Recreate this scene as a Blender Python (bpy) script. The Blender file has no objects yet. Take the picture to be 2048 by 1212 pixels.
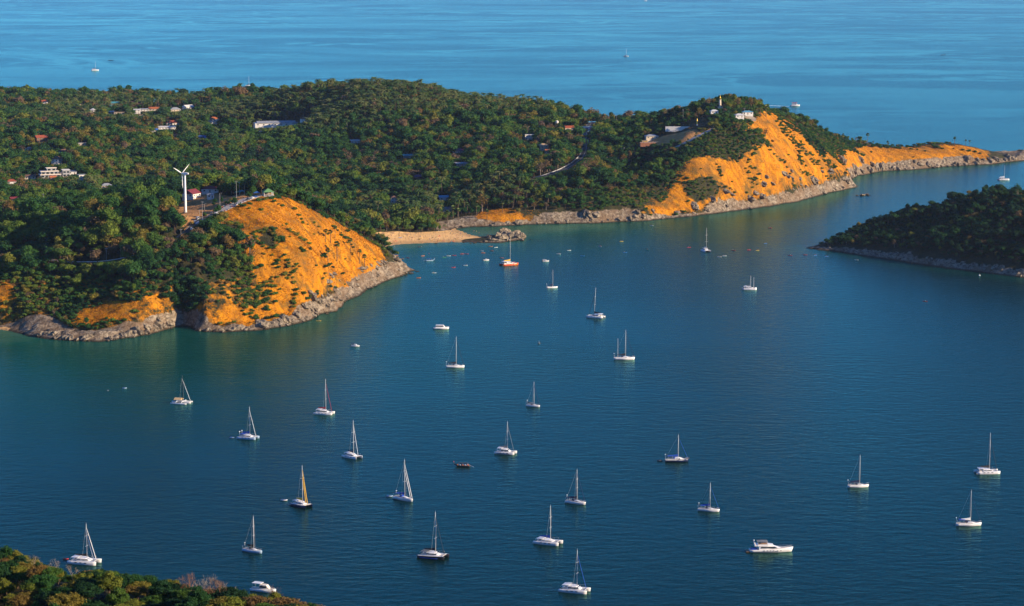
import bpy, bmesh, math, random, time
import numpy as np
from mathutils import Vector, Matrix
T0 = time.time()
R = math.radians
rng = np.random.default_rng(7)
random.seed(7)
scene = bpy.context.scene
COL = scene.collection

# ------------------------------------------------------------------ camera
F, CX, CY, CAMZ = 4840.0, 1024.0, 606.0, 300.0        # focal length and centre in photo pixels (2048 wide)
PITCH = math.atan(726.0 / F)
cam_d = bpy.data.cameras.new('camera')
cam_d.sensor_width = 36.0
cam_d.lens = 36.0 * F / 2048.0
cam_d.clip_start, cam_d.clip_end = 1.0, 200000.0
cam = bpy.data.objects.new('camera', cam_d)
cam.location = (0, 0, CAMZ)
cam.rotation_euler = (math.pi / 2 - PITCH, 0, 0)
COL.objects.link(cam)
scene.camera = cam

# ------------------------------------------------------------------ sky and sun
SUN_AZ, SUN_EL = R(108), R(20)                        # azimuth clockwise from +Y (the view direction)
world = bpy.data.worlds.new('World')
scene.world = world
world.use_nodes = True
wn = world.node_tree.nodes
sky = wn.new('ShaderNodeTexSky')
sky.sky_type = 'NISHITA'
sky.sun_disc = False
sky.sun_elevation = SUN_EL
sky.sun_rotation = SUN_AZ
sky.altitude = 300
sky.air_density = 0.7
sky.dust_density = 0.0
sky.ozone_density = 10.0
wn['Background'].inputs['Strength'].default_value = 0.13
world.node_tree.links.new(sky.outputs[0], wn['Background'].inputs['Color'])
sun_d = bpy.data.lights.new('sun', 'SUN')
sun_d.energy = 5.0
sun_d.angle = R(0.5)
sun_d.color = (1.0, 0.80, 0.56)
sun = bpy.data.objects.new('sun', sun_d)
sv = Vector((math.sin(SUN_AZ) * math.cos(SUN_EL), math.cos(SUN_AZ) * math.cos(SUN_EL), math.sin(SUN_EL)))
sun.rotation_euler = sv.to_track_quat('Z', 'Y').to_euler()
sun.location = (600, -300, 900)
COL.objects.link(sun)
vs = scene.view_settings
vs.view_transform = 'Standard'
vs.look = 'None'
vs.exposure = 0.75
vs.gamma = 1.0
vs.use_curve_mapping = False
scene.cycles.max_bounces = 5
scene.cycles.diffuse_bounces = 2
scene.cycles.glossy_bounces = 2
scene.cycles.transmission_bounces = 3
scene.cycles.volume_bounces = 0
scene.cycles.transparent_max_bounces = 6
scene.cycles.caustics_reflective = False
scene.cycles.caustics_refractive = False
scene.cycles.use_denoising = True

# ------------------------------------------------------------------ helpers
def tag(o, label=None, cat=None, group=None, kind=None):
    if label: o['label'] = label
    if cat: o['category'] = cat
    if group: o['group'] = group
    if kind: o['kind'] = kind
    return o

def link(o, parent=None):
    COL.objects.link(o)
    if parent is not None:
        o.parent = parent
    return o

def empty(name, loc=(0, 0, 0), rz=0.0, scale=1.0):
    o = bpy.data.objects.new(name, None)
    o.empty_display_size = 0.5
    o.location = loc
    o.rotation_euler = (0, 0, rz)
    o.scale = (scale,) * 3
    return link(o)

def mesh_data(name, verts, faces, mats=None, midx=None, smooth=False):
    me = bpy.data.meshes.new(name)
    if isinstance(verts, np.ndarray):
        verts = verts.tolist()
    if isinstance(faces, np.ndarray):
        faces = faces.tolist()
    me.from_pydata(verts, [], faces)
    for m in (mats if isinstance(mats, (list, tuple)) else [mats] if mats else []):
        me.materials.append(m)
    if midx is not None:
        me.polygons.foreach_set('material_index', np.asarray(midx, dtype=np.int32))
    if smooth:
        me.polygons.foreach_set('use_smooth', np.ones(len(me.polygons), dtype=bool))
    return me

def copy_tree(o, parent=None):
    c = o.copy()
    COL.objects.link(c)
    c.parent = parent
    for ch in o.children:
        copy_tree(ch, c)
    return c

class MB:
    """collects simple shapes that become ONE mesh object"""
    def __init__(self):
        self.v, self.f = [], []
    def add(self, vs, fs):
        n = len(self.v)
        self.v += [tuple(p) for p in vs]
        self.f += [tuple(i + n for i in q) for q in fs]
        return self
    def box(self, x0, x1, y0, y1, z0, z1, rz=0.0, c=(0, 0, 0)):
        vs = [(x, y, z) for z in (z0, z1) for y in (y0, y1) for x in (x0, x1)]
        if rz:
            co, si = math.cos(rz), math.sin(rz)
            vs = [(c[0] + (x - c[0]) * co - (y - c[1]) * si, c[1] + (x - c[0]) * si + (y - c[1]) * co, z) for x, y, z in vs]
        return self.add(vs, [(0, 2, 3, 1), (4, 5, 7, 6), (0, 1, 5, 4), (2, 6, 7, 3), (0, 4, 6, 2), (1, 3, 7, 5)])
    def tube(self, pts, radii, n=6, cap=True):
        pts = [Vector(p) for p in pts]
        if not isinstance(radii, (list, tuple)):
            radii = [radii] * len(pts)
        rings = []
        for i, p in enumerate(pts):
            d = (pts[min(i + 1, len(pts) - 1)] - pts[max(i - 1, 0)])
            d = d.normalized() if d.length > 1e-9 else Vector((0, 0, 1))
            a = d.cross(Vector((0, 0, 1)) if abs(d.z) < 0.9 else Vector((1, 0, 0))).normalized()
            b = d.cross(a)
            rings.append([p + (a * math.cos(2 * math.pi * k / n) + b * math.sin(2 * math.pi * k / n)) * radii[i] for k in range(n)])
        vs = [q for r in rings for q in r]
        fs = []
        for i in range(len(pts) - 1):
            for k in range(n):
                fs.append((i * n + k, i * n + (k + 1) % n, (i + 1) * n + (k + 1) % n, (i + 1) * n + k))
        if cap:
            fs.append(tuple(range(n))[::-1])
            fs.append(tuple(range((len(pts) - 1) * n, len(pts) * n)))
        return self.add(vs, fs)
    def lathe(self, prof, n=12, c=(0, 0, 0)):
        vs = [(c[0] + r * math.cos(2 * math.pi * k / n), c[1] + r * math.sin(2 * math.pi * k / n), c[2] + z) for r, z in prof for k in range(n)]
        fs = [(i * n + k, i * n + (k + 1) % n, (i + 1) * n + (k + 1) % n, (i + 1) * n + k) for i in range(len(prof) - 1) for k in range(n)]
        fs += [tuple(range(n))[::-1], tuple(range((len(prof) - 1) * n, len(prof) * n))]
        return self.add(vs, fs)
    def loft(self, secs, caps=True):
        """secs: equal-length closed loops of points"""
        n = len(secs[0])
        vs = [p for s in secs for p in s]
        fs = [(i * n + k, i * n + (k + 1) % n, (i + 1) * n + (k + 1) % n, (i + 1) * n + k) for i in range(len(secs) - 1) for k in range(n)]
        if caps:
            fs += [tuple(range(n))[::-1], tuple(range((len(secs) - 1) * n, len(secs) * n))]
        return self.add(vs, fs)
    def prism(self, poly, z0, z1):
        n = len(poly)
        vs = [(x, y, z0) for x, y in poly] + [(x, y, z1) for x, y in poly]
        return self.add(vs, [tuple(range(n))[::-1], tuple(range(n, 2 * n))] + [(k, (k + 1) % n, n + (k + 1) % n, n + k) for k in range(n)])
    def data(self, name, mat, smooth=False):
        me = mesh_data(name, self.v, self.f, mat, smooth=smooth)
        bm = bmesh.new()
        bm.from_mesh(me)
        bmesh.ops.recalc_face_normals(bm, faces=bm.faces)
        bm.to_mesh(me)
        bm.free()
        return me
    def build(self, name, mat, parent=None, smooth=False):
        return link(bpy.data.objects.new(name, self.data(name, mat, smooth)), parent)

HAZE = 1.3e-5
# ---- noise in numpy
def _hash(ix, iy, seed):
    h = (ix.astype(np.int64) * 374761393 + iy.astype(np.int64) * 668265263 + seed * 974711) & 0x7fffffff
    h = ((h ^ (h >> 13)) * 1274126177) & 0x7fffffff
    h = ((h ^ (h >> 16)) * 1911520717) & 0x7fffffff
    return (h & 0xffff) / 65535.0
def vnoise(x, y, seed=0):
    x = np.asarray(x, float); y = np.asarray(y, float)
    ix, iy = np.floor(x), np.floor(y)
    fx, fy = x - ix, y - iy
    fx = fx * fx * fx * (fx * (fx * 6 - 15) + 10); fy = fy * fy * fy * (fy * (fy * 6 - 15) + 10)
    a, b = _hash(ix, iy, seed), _hash(ix + 1, iy, seed)
    c, d = _hash(ix, iy + 1, seed), _hash(ix + 1, iy + 1, seed)
    return (a + (b - a) * fx) * (1 - fy) + (c + (d - c) * fx) * fy
def fbm(x, y, scale, oct=4, seed=0, gain=0.5):
    s, a, t = 0.0, 1.0, 0.0
    x = np.asarray(x, float) / scale; y = np.asarray(y, float) / scale
    for o in range(oct):
        s = s + a * vnoise(x, y, seed + o * 17); t += a
        a *= gain; x, y = x * 2.03 + 11.3, y * 2.03 - 5.7
    return s / t
def sstep(a, b, x):
    t = np.clip((np.asarray(x, float) - a) / (b - a), 0, 1)
    return t * t * (3 - 2 * t)

# ---- picture <-> ground
FWD = np.array([0, math.cos(PITCH), -math.sin(PITCH)])
UPV = np.array([0, math.sin(PITCH), math.cos(PITCH)])
def ray(px, py):
    d = FWD * F + np.array([1.0, 0, 0]) * (px - CX) - UPV * (py - CY)
    return d / np.linalg.norm(d)
def at_z(px, py, z=0.0):
    d = ray(px, py)
    t = (z - CAMZ) / d[2]
    return np.array([d[0] * t, d[1] * t, z])
def project(p):
    v = np.array([p[0], p[1], p[2] - CAMZ])
    dz = v @ FWD
    return CX + F * v[0] / dz, CY - F * (v @ UPV) / dz
def in_poly(x, y, poly):
    x = np.asarray(x, float); y = np.asarray(y, float)
    r = np.zeros(x.shape, bool)
    n = len(poly)
    j = n - 1
    for i in range(n):
        xi, yi = poly[i][0], poly[i][1]; xj, yj = poly[j][0], poly[j][1]
        if yi != yj:
            r ^= ((yi > y) != (yj > y)) & (x < (xj - xi) * (y - yi) / (yj - yi) + xi)
        j = i
    return r
def dist_poly(x, y, poly, closed=True):
    x = np.asarray(x, float); y = np.asarray(y, float)
    d = np.full(x.shape, 1e18)
    n = len(poly)
    for i in range(n if closed else n - 1):
        ax, ay = poly[i][0], poly[i][1]; bx, by = poly[(i + 1) % n][0], poly[(i + 1) % n][1]
        ex, ey = bx - ax, by - ay
        L = ex * ex + ey * ey + 1e-12
        t = np.clip(((x - ax) * ex + (y - ay) * ey) / L, 0, 1)
        d = np.minimum(d, (x - ax - t * ex) ** 2 + (y - ay - t * ey) ** 2)
    return np.sqrt(d)

# ---- materials
def mat_new(name):
    m = bpy.data.materials.new(name)
    m.use_nodes = True
    nt = m.node_tree
    return m, nt, nt.nodes['Principled BSDF']
def nd(nt, typ, **kw):
    n = nt.nodes.new('ShaderNode' + typ)
    for k, v in kw.items():
        if k.startswith('i_'):
            n.inputs[int(k[2:])].default_value = v
        else:
            setattr(n, k, v)
    return n
def noise_node(nt, vec, scale, detail=4.0, rough=0.55, dist=0.0):
    n = nt.nodes.new('ShaderNodeTexNoise')
    n.inputs['Scale'].default_value = scale
    n.inputs['Detail'].default_value = detail
    n.inputs['Roughness'].default_value = rough
    n.inputs['Distortion'].default_value = dist
    if vec is not None: nt.links.new(vec, n.inputs['Vector'])
    return n
def ramp(nt, fac, stops, interp='LINEAR'):
    r = nt.nodes.new('ShaderNodeValToRGB')
    r.color_ramp.interpolation = interp
    e = r.color_ramp.elements
    while len(e) < len(stops): e.new(0.5)
    for k, (p, c) in enumerate(stops):
        e[k].position = p
        e[k].color = (*c, 1) if len(c) == 3 else c
    if fac is not None: nt.links.new(fac, r.inputs['Fac'])
    return r
def mix(nt, fac, a, b, typ='MIX'):
    m = nt.nodes.new('ShaderNodeMix')
    m.data_type = 'RGBA'; m.blend_type = typ
    for s, v in ((m.inputs[0], fac), (m.inputs[6], a), (m.inputs[7], b)):
        if hasattr(v, 'is_output') or isinstance(v, bpy.types.NodeSocket): nt.links.new(v, s)
        elif isinstance(v, (int, float)): s.default_value = v
        else: s.default_value = (*v, 1) if len(v) == 3 else v
    return m.outputs[2]
def mth(nt, op, a, b=None, c=None):
    m = nt.nodes.new('ShaderNodeMath'); m.operation = op
    for i, v in enumerate((a, b, c)):
        if v is None: continue
        if isinstance(v, bpy.types.NodeSocket): nt.links.new(v, m.inputs[i])
        else: m.inputs[i].default_value = v
    return m.outputs[0]
_pm = {}
def paint(name, col, rough=0.5, metal=0.0, var=0.08, scale=3.0, spec=0.5):
    """a painted / weathered plain surface with slight mottling"""
    if name in _pm: return _pm[name]
    m, nt, b = mat_new(name)
    tc = nd(nt, 'TexCoord')
    n = noise_node(nt, tc.outputs['Object'], scale, 5, 0.6)
    lo = tuple(max(0, c * (1 - var * 2)) for c in col); hi = tuple(min(1, c * (1 + var)) for c in col)
    r = ramp(nt, n.outputs['Fac'], [(0.3, lo), (0.7, hi)])
    nt.links.new(r.outputs[0], b.inputs['Base Color'])
    b.inputs['Roughness'].default_value = rough
    b.inputs['Metallic'].default_value = metal
    b.inputs['Specular IOR Level'].default_value = spec
    _pm[name] = m
    return m
# ------------------------------------------------------------------ land heights
# shorelines traced on the water (z = 0), back shores set in metres
SH_MAIN_PX = [(0, 660), (40, 668), (80, 674), (120, 681), (200, 684), (260, 676), (300, 668), (345, 656), (368, 650), (385, 653), (397, 662), (450, 665),
    (520, 661), (570, 653), (615, 641), (640, 627), (668, 622), (690, 603), (730, 585), (757, 566), (800, 553), (830, 541), (795, 535), (766, 523),
    (752, 508), (763, 495), (800, 489), (850, 486), (900, 484), (945, 485), (1000, 486), (1045, 480), (1052, 472), (1000, 471), (965, 474), (935, 466),
    (915, 458), (940, 454), (1000, 452), (1060, 449), (1120, 448),
    (1200, 446), (1300, 441), (1400, 431), (1480, 421), (1530, 414), (1580, 406), (1620, 396), (1680, 381), (1717, 373), (1690, 364), (1715, 352),
    (1760, 343), (1830, 339), (1900, 333), (1990, 328), (2046, 321)]
SH_MAIN = [tuple(at_z(x, y)[:2]) for x, y in SH_MAIN_PX]
SH_MAIN += [(740, 3460), (620, 3430), (520, 3410), (460, 3390), (400, 3400), (310, 3440), (180, 3540), (60, 3640), (-60, 3740), (-200, 3880), (-400, 4150),
    (-600, 4400), (-900, 4520), (-1300, 4500), (-1900, 4300), (-1900, 2300), (-1000, 2000), (-620, 1930), (-480, 1880), (-430, 1862)]
def wob(poly, amp, step, seed):
    out = []
    for i in range(len(poly)):
        a = np.array(poly[i]); b = np.array(poly[(i + 1) % len(poly)])
        L = np.linalg.norm(b - a); n = max(1, int(L / step))
        nn = np.array([-(b - a)[1], (b - a)[0]]) / max(L, 1e-6)
        for k in range(n):
            p = a + (b - a) * k / n
            w = (fbm(p[0], p[1], 28, 3, seed) - 0.5) * 2 * amp
            out.append(tuple(p + nn * w))
    return out
POLY_MAIN = wob(SH_MAIN, 5.0, 12, 3)
CT_PX = [(535, 390, 85), (470, 402, 80), (400, 432, 73), (370, 424, 74), (430, 405, 76), (378, 392, 73), (420, 388, 74), (600, 405, 72), (650, 430, 58),
    (700, 455, 40), (740, 480, 22), (760, 500, 8), (500, 520, 45), (450, 600, 20), (600, 500, 50), (600, 580, 22), (680, 560, 15), (700, 500, 32),
    (540, 440, 70), (300, 440, 73), (200, 425, 70), (100, 440, 62), (0, 450, 55), (374, 466, 64), (311, 498, 54), (260, 515, 48), (137, 524, 44), (46, 511, 44),
    (200, 620, 16), (300, 605, 22), (400, 560, 36), (400, 622, 14), (100, 620, 14), (0, 600, 20), (20, 560, 32),
    (100, 345, 38), (213, 372, 27), (23, 364, 30), (30, 401, 25), (250, 340, 32), (300, 280, 35), (82, 279, 42), (200, 230, 32), (330, 215, 34), (350, 260, 36),
    (430, 240, 36), (553, 262, 38), (650, 250, 55), (600, 210, 69), (790, 190, 88), (700, 194, 81), (880, 201, 81), (950, 213, 72), (1050, 218, 68), (1150, 237, 60),
    (1190, 242, 57), (800, 250, 62), (800, 320, 32), (700, 330, 26), (650, 390, 13), (800, 400, 11), (850, 440, 6), (800, 476, 2.0), (900, 470, 2.5), (770, 485, 2.0), (1000, 300, 50),
    (1000, 380, 26), (1000, 430, 10), (1172, 300, 56), (1172, 270, 58), (1130, 340, 47), (1085, 352, 40), (1200, 400, 22), (1200, 430, 9), (1303, 282, 68),
    (1243, 300, 59), (1370, 254, 84), (1440, 217, 93), (1500, 240, 91), (1560, 242, 84), (1600, 260, 64), (1650, 268, 52), (1700, 280, 38), (1800, 293, 24),
    (1870, 286, 26), (1915, 286, 25), (1950, 293, 19), (1990, 311, 9), (1500, 330, 46), (1400, 340, 46), (1400, 400, 15), (1600, 340, 31), (1600, 300, 51), (1300, 350, 39),
    (1300, 412, 14), (1700, 320, 22), (1500, 390, 14), (1620, 370, 14), (1750, 322, 14), (1850, 318, 12), (1930, 316, 9),
    (300, 196, 30), (150, 197, 20), (0, 192, 25), (500, 186, 56), (620, 190, 74), (2030, 318, 3), (480, 358, 24), (600, 350, 24), (300, 340, 30),
    (920, 484, 2), (1000, 480, 3)]
CTRL = [tuple(at_z(x, y, z)) for x, y, z in CT_PX]
CTRL += [(-250, 2380, 32), (-130, 2330, 24), (-350, 2330, 32), (-550, 2320, 32), (-450, 2550, 24), (-800, 2300, 40), (-1200, 2600, 60), (-1500, 3300, 40), (-1300, 4100, 15),
    (-850, 4440, 8), (-560, 4300, 12), (-350, 4000, 22), (-150, 3700, 45), (0, 3560, 38), (120, 3470, 36), (250, 3350, 50), (340, 3220, 56), (440, 3330, 12),
    (-900, 2000, 20), (-620, 1990, 20), (-1700, 3000, 60), (560, 3340, 12), (330, 3340, 30)]
CTRL = np.array(CTRL)
class RBF:
    def __init__(s, pts, c=70.0, lam=0.0006):
        s.p, s.c = pts, c
        x = pts[:, :2]
        d = np.sqrt(((x[:, None] - x[None]) ** 2).sum(-1) + c * c)
        n = len(pts)
        A = np.zeros((n + 1, n + 1)); A[:n, :n] = d - np.eye(n) * lam * c * 8; A[:n, n] = 1; A[n, :n] = 1
        s.w = np.linalg.solve(A, np.append(pts[:, 2], 0))
    def __call__(s, x, y):
        x = np.asarray(x, float); y = np.asarray(y, float)
        r = np.full(x.shape, s.w[-1])
        for (a, b, _), w in zip(s.p, s.w):
            r = r + w * np.sqrt((x - a) ** 2 + (y - b) ** 2 + s.c ** 2)
        return r
RBX = RBF(CTRL)
class Raster:
    """a slow field sampled once on a grid and read back by interpolation"""
    def __init__(s, fn, x0, x1, y0, y1, st):
        s.x0, s.y0, s.st = x0, y0, st
        X, Y = np.meshgrid(np.arange(x0, x1 + st, st), np.arange(y0, y1 + st, st))
        s.Z = fn(X.ravel(), Y.ravel()).reshape(X.shape)
    def __call__(s, x, y):
        u = np.clip((np.asarray(x, float) - s.x0) / s.st, 0, s.Z.shape[1] - 1.001); v = np.clip((np.asarray(y, float) - s.y0) / s.st, 0, s.Z.shape[0] - 1.001)
        i, j = u.astype(int), v.astype(int); a, b = u - i, v - j
        Z = s.Z
        return (Z[j, i] * (1 - a) + Z[j, i + 1] * a) * (1 - b) + (Z[j + 1, i] * (1 - a) + Z[j + 1, i + 1] * a) * b
RB = Raster(RBX, -1920, 800, 1500, 4700, 14.0)
def signed(poly):
    return lambda x, y: np.where(in_poly(x, y, poly), 1.0, -1.0) * dist_poly(x, y, poly)
SDM = Raster(signed(POLY_MAIN), -1920, 800, 1500, 4700, 5.0)
BEACH_C = [at_z(x, y)[:2] for x, y in ((760, 495), (800, 489), (850, 486), (900, 484), (950, 484), (935, 466), (915, 460))]
BEACH2_C = [at_z(x, y)[:2] for x, y in ((-60, 662), (-20, 663))]
BEACH_P = [tuple(at_z(x, y, 1.2)[:2]) for x, y in ((722, 492), (735, 476), (780, 470), (840, 467), (890, 462), (912, 455), (938, 463), (968, 478), (940, 488), (850, 490), (800, 493), (762, 500), (745, 512))]
def beach_d(x, y):
    """metres inside (positive) or outside the traced sand"""
    return np.maximum(np.where(in_poly(x, y, BEACH_P), 1.0, -1.0) * dist_poly(x, y, BEACH_P), 14 - dist_poly(x, y, BEACH2_C, False))
SPIT_C = [at_z(x, y)[:2] for x, y in ((950, 483), (1000, 478), (1048, 475))]
LAWN_C = at_z(425, 408, 75)
LAWN = lambda x, y: 1 - sstep(45, 90, np.hypot(x - LAWN_C[0], y - LAWN_C[1]))
RBD = Raster(beach_d, -720, 200, 1700, 2700, 4.0)
def h_main(x, y, detail=True):
    """height of the main headland; negative in the water"""
    x = np.asarray(x, float); y = np.asarray(y, float)
    d = SDM(x, y); ins = d > 0; d = np.abs(d)
    base = np.maximum(RB(x, y), 1.0)
    sand = sstep(-26, 2, RBD(x, y))
    spit = 1 - sstep(14, 30, dist_poly(x, y, SPIT_C, False))
    cl = np.maximum(base, 6.5) * sstep(-3, 13, d)
    n1 = np.abs(fbm(x, y, 20, 3, 41) - 0.5) * 2
    fis = 1 - np.clip(np.abs(fbm(x, y, 13, 2, 45) - 0.5) * 9, 0, 1)
    w = sstep(np.where(x > 300, 5, 9), np.where(x > 300, 15, 26), d)
    cl = (cl * (0.78 + 0.45 * n1) - fis * 2.6 * sstep(1, 6, d) + (fbm(x, y, 5, 2, 47) - .5) * 2.4) * (1 - w) + base * w
    sd = np.minimum(np.maximum(base, 2.5), 0.3 + d * 0.05)
    z = cl * (1 - sand) + sd * sand
    z = z * (1 - spit) + np.minimum(z, 1.6) * spit
    if detail:
        veg = sstep(25, 70, d) * (1 - 0.85 * LAWN(x, y))
        u, v = x * 0.743 + y * 0.669, -x * 0.669 + y * 0.743
        z = z - sstep(18, 45, d) * (1 - np.clip(np.abs(fbm(u, v * 0.22, 22, 3, 15) - 0.5) * 6, 0, 1)) * 2.4 * (z > 6)
        z = z + veg * ((fbm(x, y, 70, 4, 11) - 0.5) * 9 + (fbm(x, y, 170, 2, 14) - 0.5) * 10 * sstep(2250, 2500, y) * sstep(60, 160, d) * (1 - sstep(150, 260, x)) + (fbm(x, y, 18, 3, 12) - 0.5) * 2.2)
    return np.where(ins, z, -0.4 - d * 0.16)

SH_ISLE = [tuple(at_z(x, y)[:2]) for x, y in ((1612, 497), (1650, 501), (1700, 507), (1760, 516), (1820, 526), (1900, 537), (1980, 547), (2046, 555))]
SH_ISLE += [(560, 2120), (700, 2110), (860, 2180), (930, 2330), (860, 2480), (640, 2550), (470, 2540), (380, 2480), (318, 2405), (290, 2368)]
POLY_ISLE = wob(SH_ISLE, 4.0, 12, 9)
CI = [tuple(at_z(x, y, z)) for x, y, z in ((1690, 474, 9), (1720, 458, 15), (1765, 438, 23), (1820, 427, 31), (1900, 410, 42), (1980, 400, 51), (2048, 398, 54), (1900, 500, 15), (2000, 500, 20),
    (1800, 480, 14), (2000, 448, 36), (1900, 456, 28))]
CI += [(620, 2330, 62), (760, 2320, 60), (600, 2450, 40), (480, 2480, 30), (780, 2220, 40), (640, 2200, 44), (400, 2450, 14), (860, 2350, 35)]
RBI = RBF(np.array(CI), 45.0)
def h_isle(x, y, detail=True):
    x = np.asarray(x, float); y = np.asarray(y, float)
    d = dist_poly(x, y, POLY_ISLE); ins = in_poly(x, y, POLY_ISLE)
    base = np.maximum(RBI(x, y), 2.0)
    z = np.minimum(base, 3.0 + 0.55 * d) * sstep(-2, 9, d) * (0.8 + 0.4 * np.abs(fbm(x, y, 22, 3, 51) - 0.5) * 2)
    if detail: z = z + sstep(15, 50, d) * (fbm(x, y, 50, 4, 21) - 0.5) * 6
    return np.where(ins, z, -0.4 - d * 0.16)

# the wooded hillside below the viewpoint
CH = [(0, 0, 290), (0, -150, 300), (-200, 0, 290), (200, 0, 285), (-500, 0, 300), (0, 150, 236), (150, 200, 205), (-200, 200, 258), (-420, 200, 275), (-420, 400, 215), (100, 330, 150), (0, 420, 128), (-110, 620, 88), (-250, 680, 92), (-400, 640, 130),
      (-400, 850, 40), (-150, 850, 20), (60, 620, 50), (150, 450, 90), (300, 300, 120), (400, 500, 20), (250, 620, 5), (0, 800, 5), (500, 100, 190), (-600, 900, 30), (-700, 600, 130), (-60, 520, 118)]
def at_d(px, py, y):
    d = ray(px, py); t = y / d[1]
    return (d[0] * t, y, CAMZ + d[2] * t)
TH = 6.0
CH += [(a, b, c - TH) for a, b, c in (at_d(0, 1100, 545), at_d(70, 1128, 540), at_d(150, 1150, 525), at_d(230, 1160, 515), at_d(300, 1168, 505), at_d(380, 1190, 495), at_d(470, 1196, 485), at_d(560, 1210, 482), at_d(620, 1222, 480), at_d(680, 1232, 478),
      at_d(0, 1230, 470), at_d(150, 1240, 460), at_d(350, 1250, 445), at_d(-150, 1060, 560), at_d(-150, 1200, 490), at_d(560, 1270, 430))]
RBH = RBF(np.array(CH), 40.0)
def h_hill(x, y):
    x = np.asarray(x, float); y = np.asarray(y, float)
    return np.clip(RBH(x, y) + (fbm(x, y, 30, 3, 61) - 0.5) * 3 - np.maximum(0, y - 880) * 0.3, -14, 306)

_ctr = {}
def ground(px, py, h=None, t0=1500., t1=5200., step=6.0):
    """first point of the ground seen through a photo pixel"""
    h = h or h_main
    d = ray(px, py)
    def gap(t):
        hh = h(d[0] * t, d[1] * t)
        return CAMZ + d[2] * t - np.where(hh < 0, -500.0, hh)
    t = np.arange(t0, t1, step)
    k = np.where(gap(t) < 0)[0]
    if len(k) == 0: return None
    k = max(k[0], 1)
    ts = np.linspace(t[k - 1], t[k], 12)
    f = np.where(gap(ts) < 0)[0]
    tt = ts[f[0]] if len(f) else ts[-1]
    return np.array([d[0] * tt, d[1] * tt, float(h(d[0] * tt, d[1] * tt))])
def gpoly(pts, h=None):
    out = []
    for x, y in pts:
        g = ground(x, y, h)
        out.append(tuple(g[:2]) if g is not None else tuple(at_z(x, y)[:2]))
    return out

# ---- land cover traced through the picture onto the ground
G_MILL = gpoly([(420, 432), (470, 402), (535, 388), (560, 392), (600, 408), (650, 432), (700, 458), (745, 484), (772, 520), (760, 550), (700, 590), (640, 625), (560, 640), (480, 655), (400, 655),
    (420, 635), (450, 600), (470, 585), (505, 560), (500, 520), (480, 490), (440, 460)])
G_CAPE = gpoly([(1490, 243), (1560, 236), (1600, 255), (1625, 285), (1700, 286), (1800, 296), (1870, 292), (1975, 302), (1975, 318), (1850, 320), (1740, 336), (1700, 352), (1640, 375), (1560, 398),
    (1480, 412), (1380, 425), (1300, 432), (1290, 415), (1330, 395), (1350, 365), (1375, 330), (1395, 312), (1440, 318), (1480, 325), (1500, 300), (1545, 295), (1530, 275), (1490, 262)])
G_LOW = gpoly([(930, 448), (960, 425), (1010, 415), (1045, 430), (1100, 432), (1200, 438), (1290, 430), (1300, 440), (1100, 447), (1000, 450)])
G_LEFT = [gpoly(q) for q in ([(130, 640), (190, 615), (215, 600), (280, 618), (260, 640), (200, 650), (150, 655)], [(0, 560), (30, 575), (25, 610), (0, 620)], [(285, 590), (330, 580), (335, 610), (300, 620)])]
BROWN = [tuple(at_z(x, y, z)[:2]) for x, y, z in ((350, 440, 73), (352, 412, 74), (368, 396, 74), (425, 389, 75), (470, 392, 78), (505, 392, 82), (482, 402, 80), (440, 420, 76), (405, 438, 73))]
BROWN2 = gpoly([(1285, 292), (1300, 280), (1345, 268), (1400, 262), (1405, 275), (1370, 285), (1320, 292)])
PATCH_G = [gpoly(q) for q in ([(445, 452), (470, 448), (485, 456), (480, 466), (455, 466)], [(505, 470), (540, 462), (552, 478), (545, 500), (520, 485)], [(425, 540), (485, 548), (520, 572), (545, 598), (532, 612), (480, 614), (440, 604)])]
GREEN_CAPE = gpoly([(1350, 298), (1400, 275), (1440, 258), (1500, 285), (1545, 292), (1500, 305), (1480, 325), (1440, 318), (1390, 318), (1360, 312)])
GREEN_CAPE2 = gpoly([(1365, 368), (1400, 350), (1440, 368), (1465, 385), (1440, 398), (1400, 408), (1372, 395)])
GREEN_RIDGE = gpoly([(1575, 242), (1610, 255), (1660, 268), (1720, 280), (1735, 290), (1680, 300), (1640, 305), (1615, 285)])

def grass_mask(x, y):
    m = in_poly(x, y, G_MILL) | in_poly(x, y, G_CAPE) | in_poly(x, y, G_LOW)
    for q in G_LEFT: m |= in_poly(x, y, q)
    for q in PATCH_G + [GREEN_CAPE, GREEN_CAPE2, GREEN_RIDGE]: m &= ~in_poly(x, y, q)
    return m
ROADS = []   # (points with height, half width)
def road_path(pts, z=None):
    g = [ground(x, y) for x, y in pts]
    return [np.array(p) for p in g]
RD_MILL = road_path([(20, 506), (46, 511), (92, 519), (137, 524), (183, 525), (214, 523), (260, 514), (311, 498), (351, 482), (374, 466), (388, 452), (392, 443), (410, 436), (432, 427), (455, 415), (480, 403), (500, 396), (525, 389)])
RD_SADDLE = road_path([(1182, 246), (1174, 262), (1171, 280), (1173, 298), (1166, 314), (1150, 328), (1128, 340), (1105, 348), (1085, 353), (1062, 357)])
RD_CAPE = road_path([(1425, 257), (1405, 268), (1385, 278), (1362, 290), (1345, 297)])
def resample(p, step):
    p = np.array(p); L = np.r_[0, np.cumsum(np.linalg.norm(np.diff(p[:, :2], axis=0), axis=1))]
    s = np.arange(0, L[-1], step)
    q = np.stack([np.interp(s, L, p[:, k]) for k in range(3)], 1)
    for _ in range(6):
        q[1:-1] = (q[:-2] + 2 * q[1:-1] + q[2:]) / 4
    return q
RD_MILL, RD_SADDLE, RD_CAPE = resample(RD_MILL, 4), resample(RD_SADDLE, 4), resample(RD_CAPE, 4)
ROADS = [(RD_MILL, 4.2), (RD_SADDLE, 4.5), (RD_CAPE, 3.0)]
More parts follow.
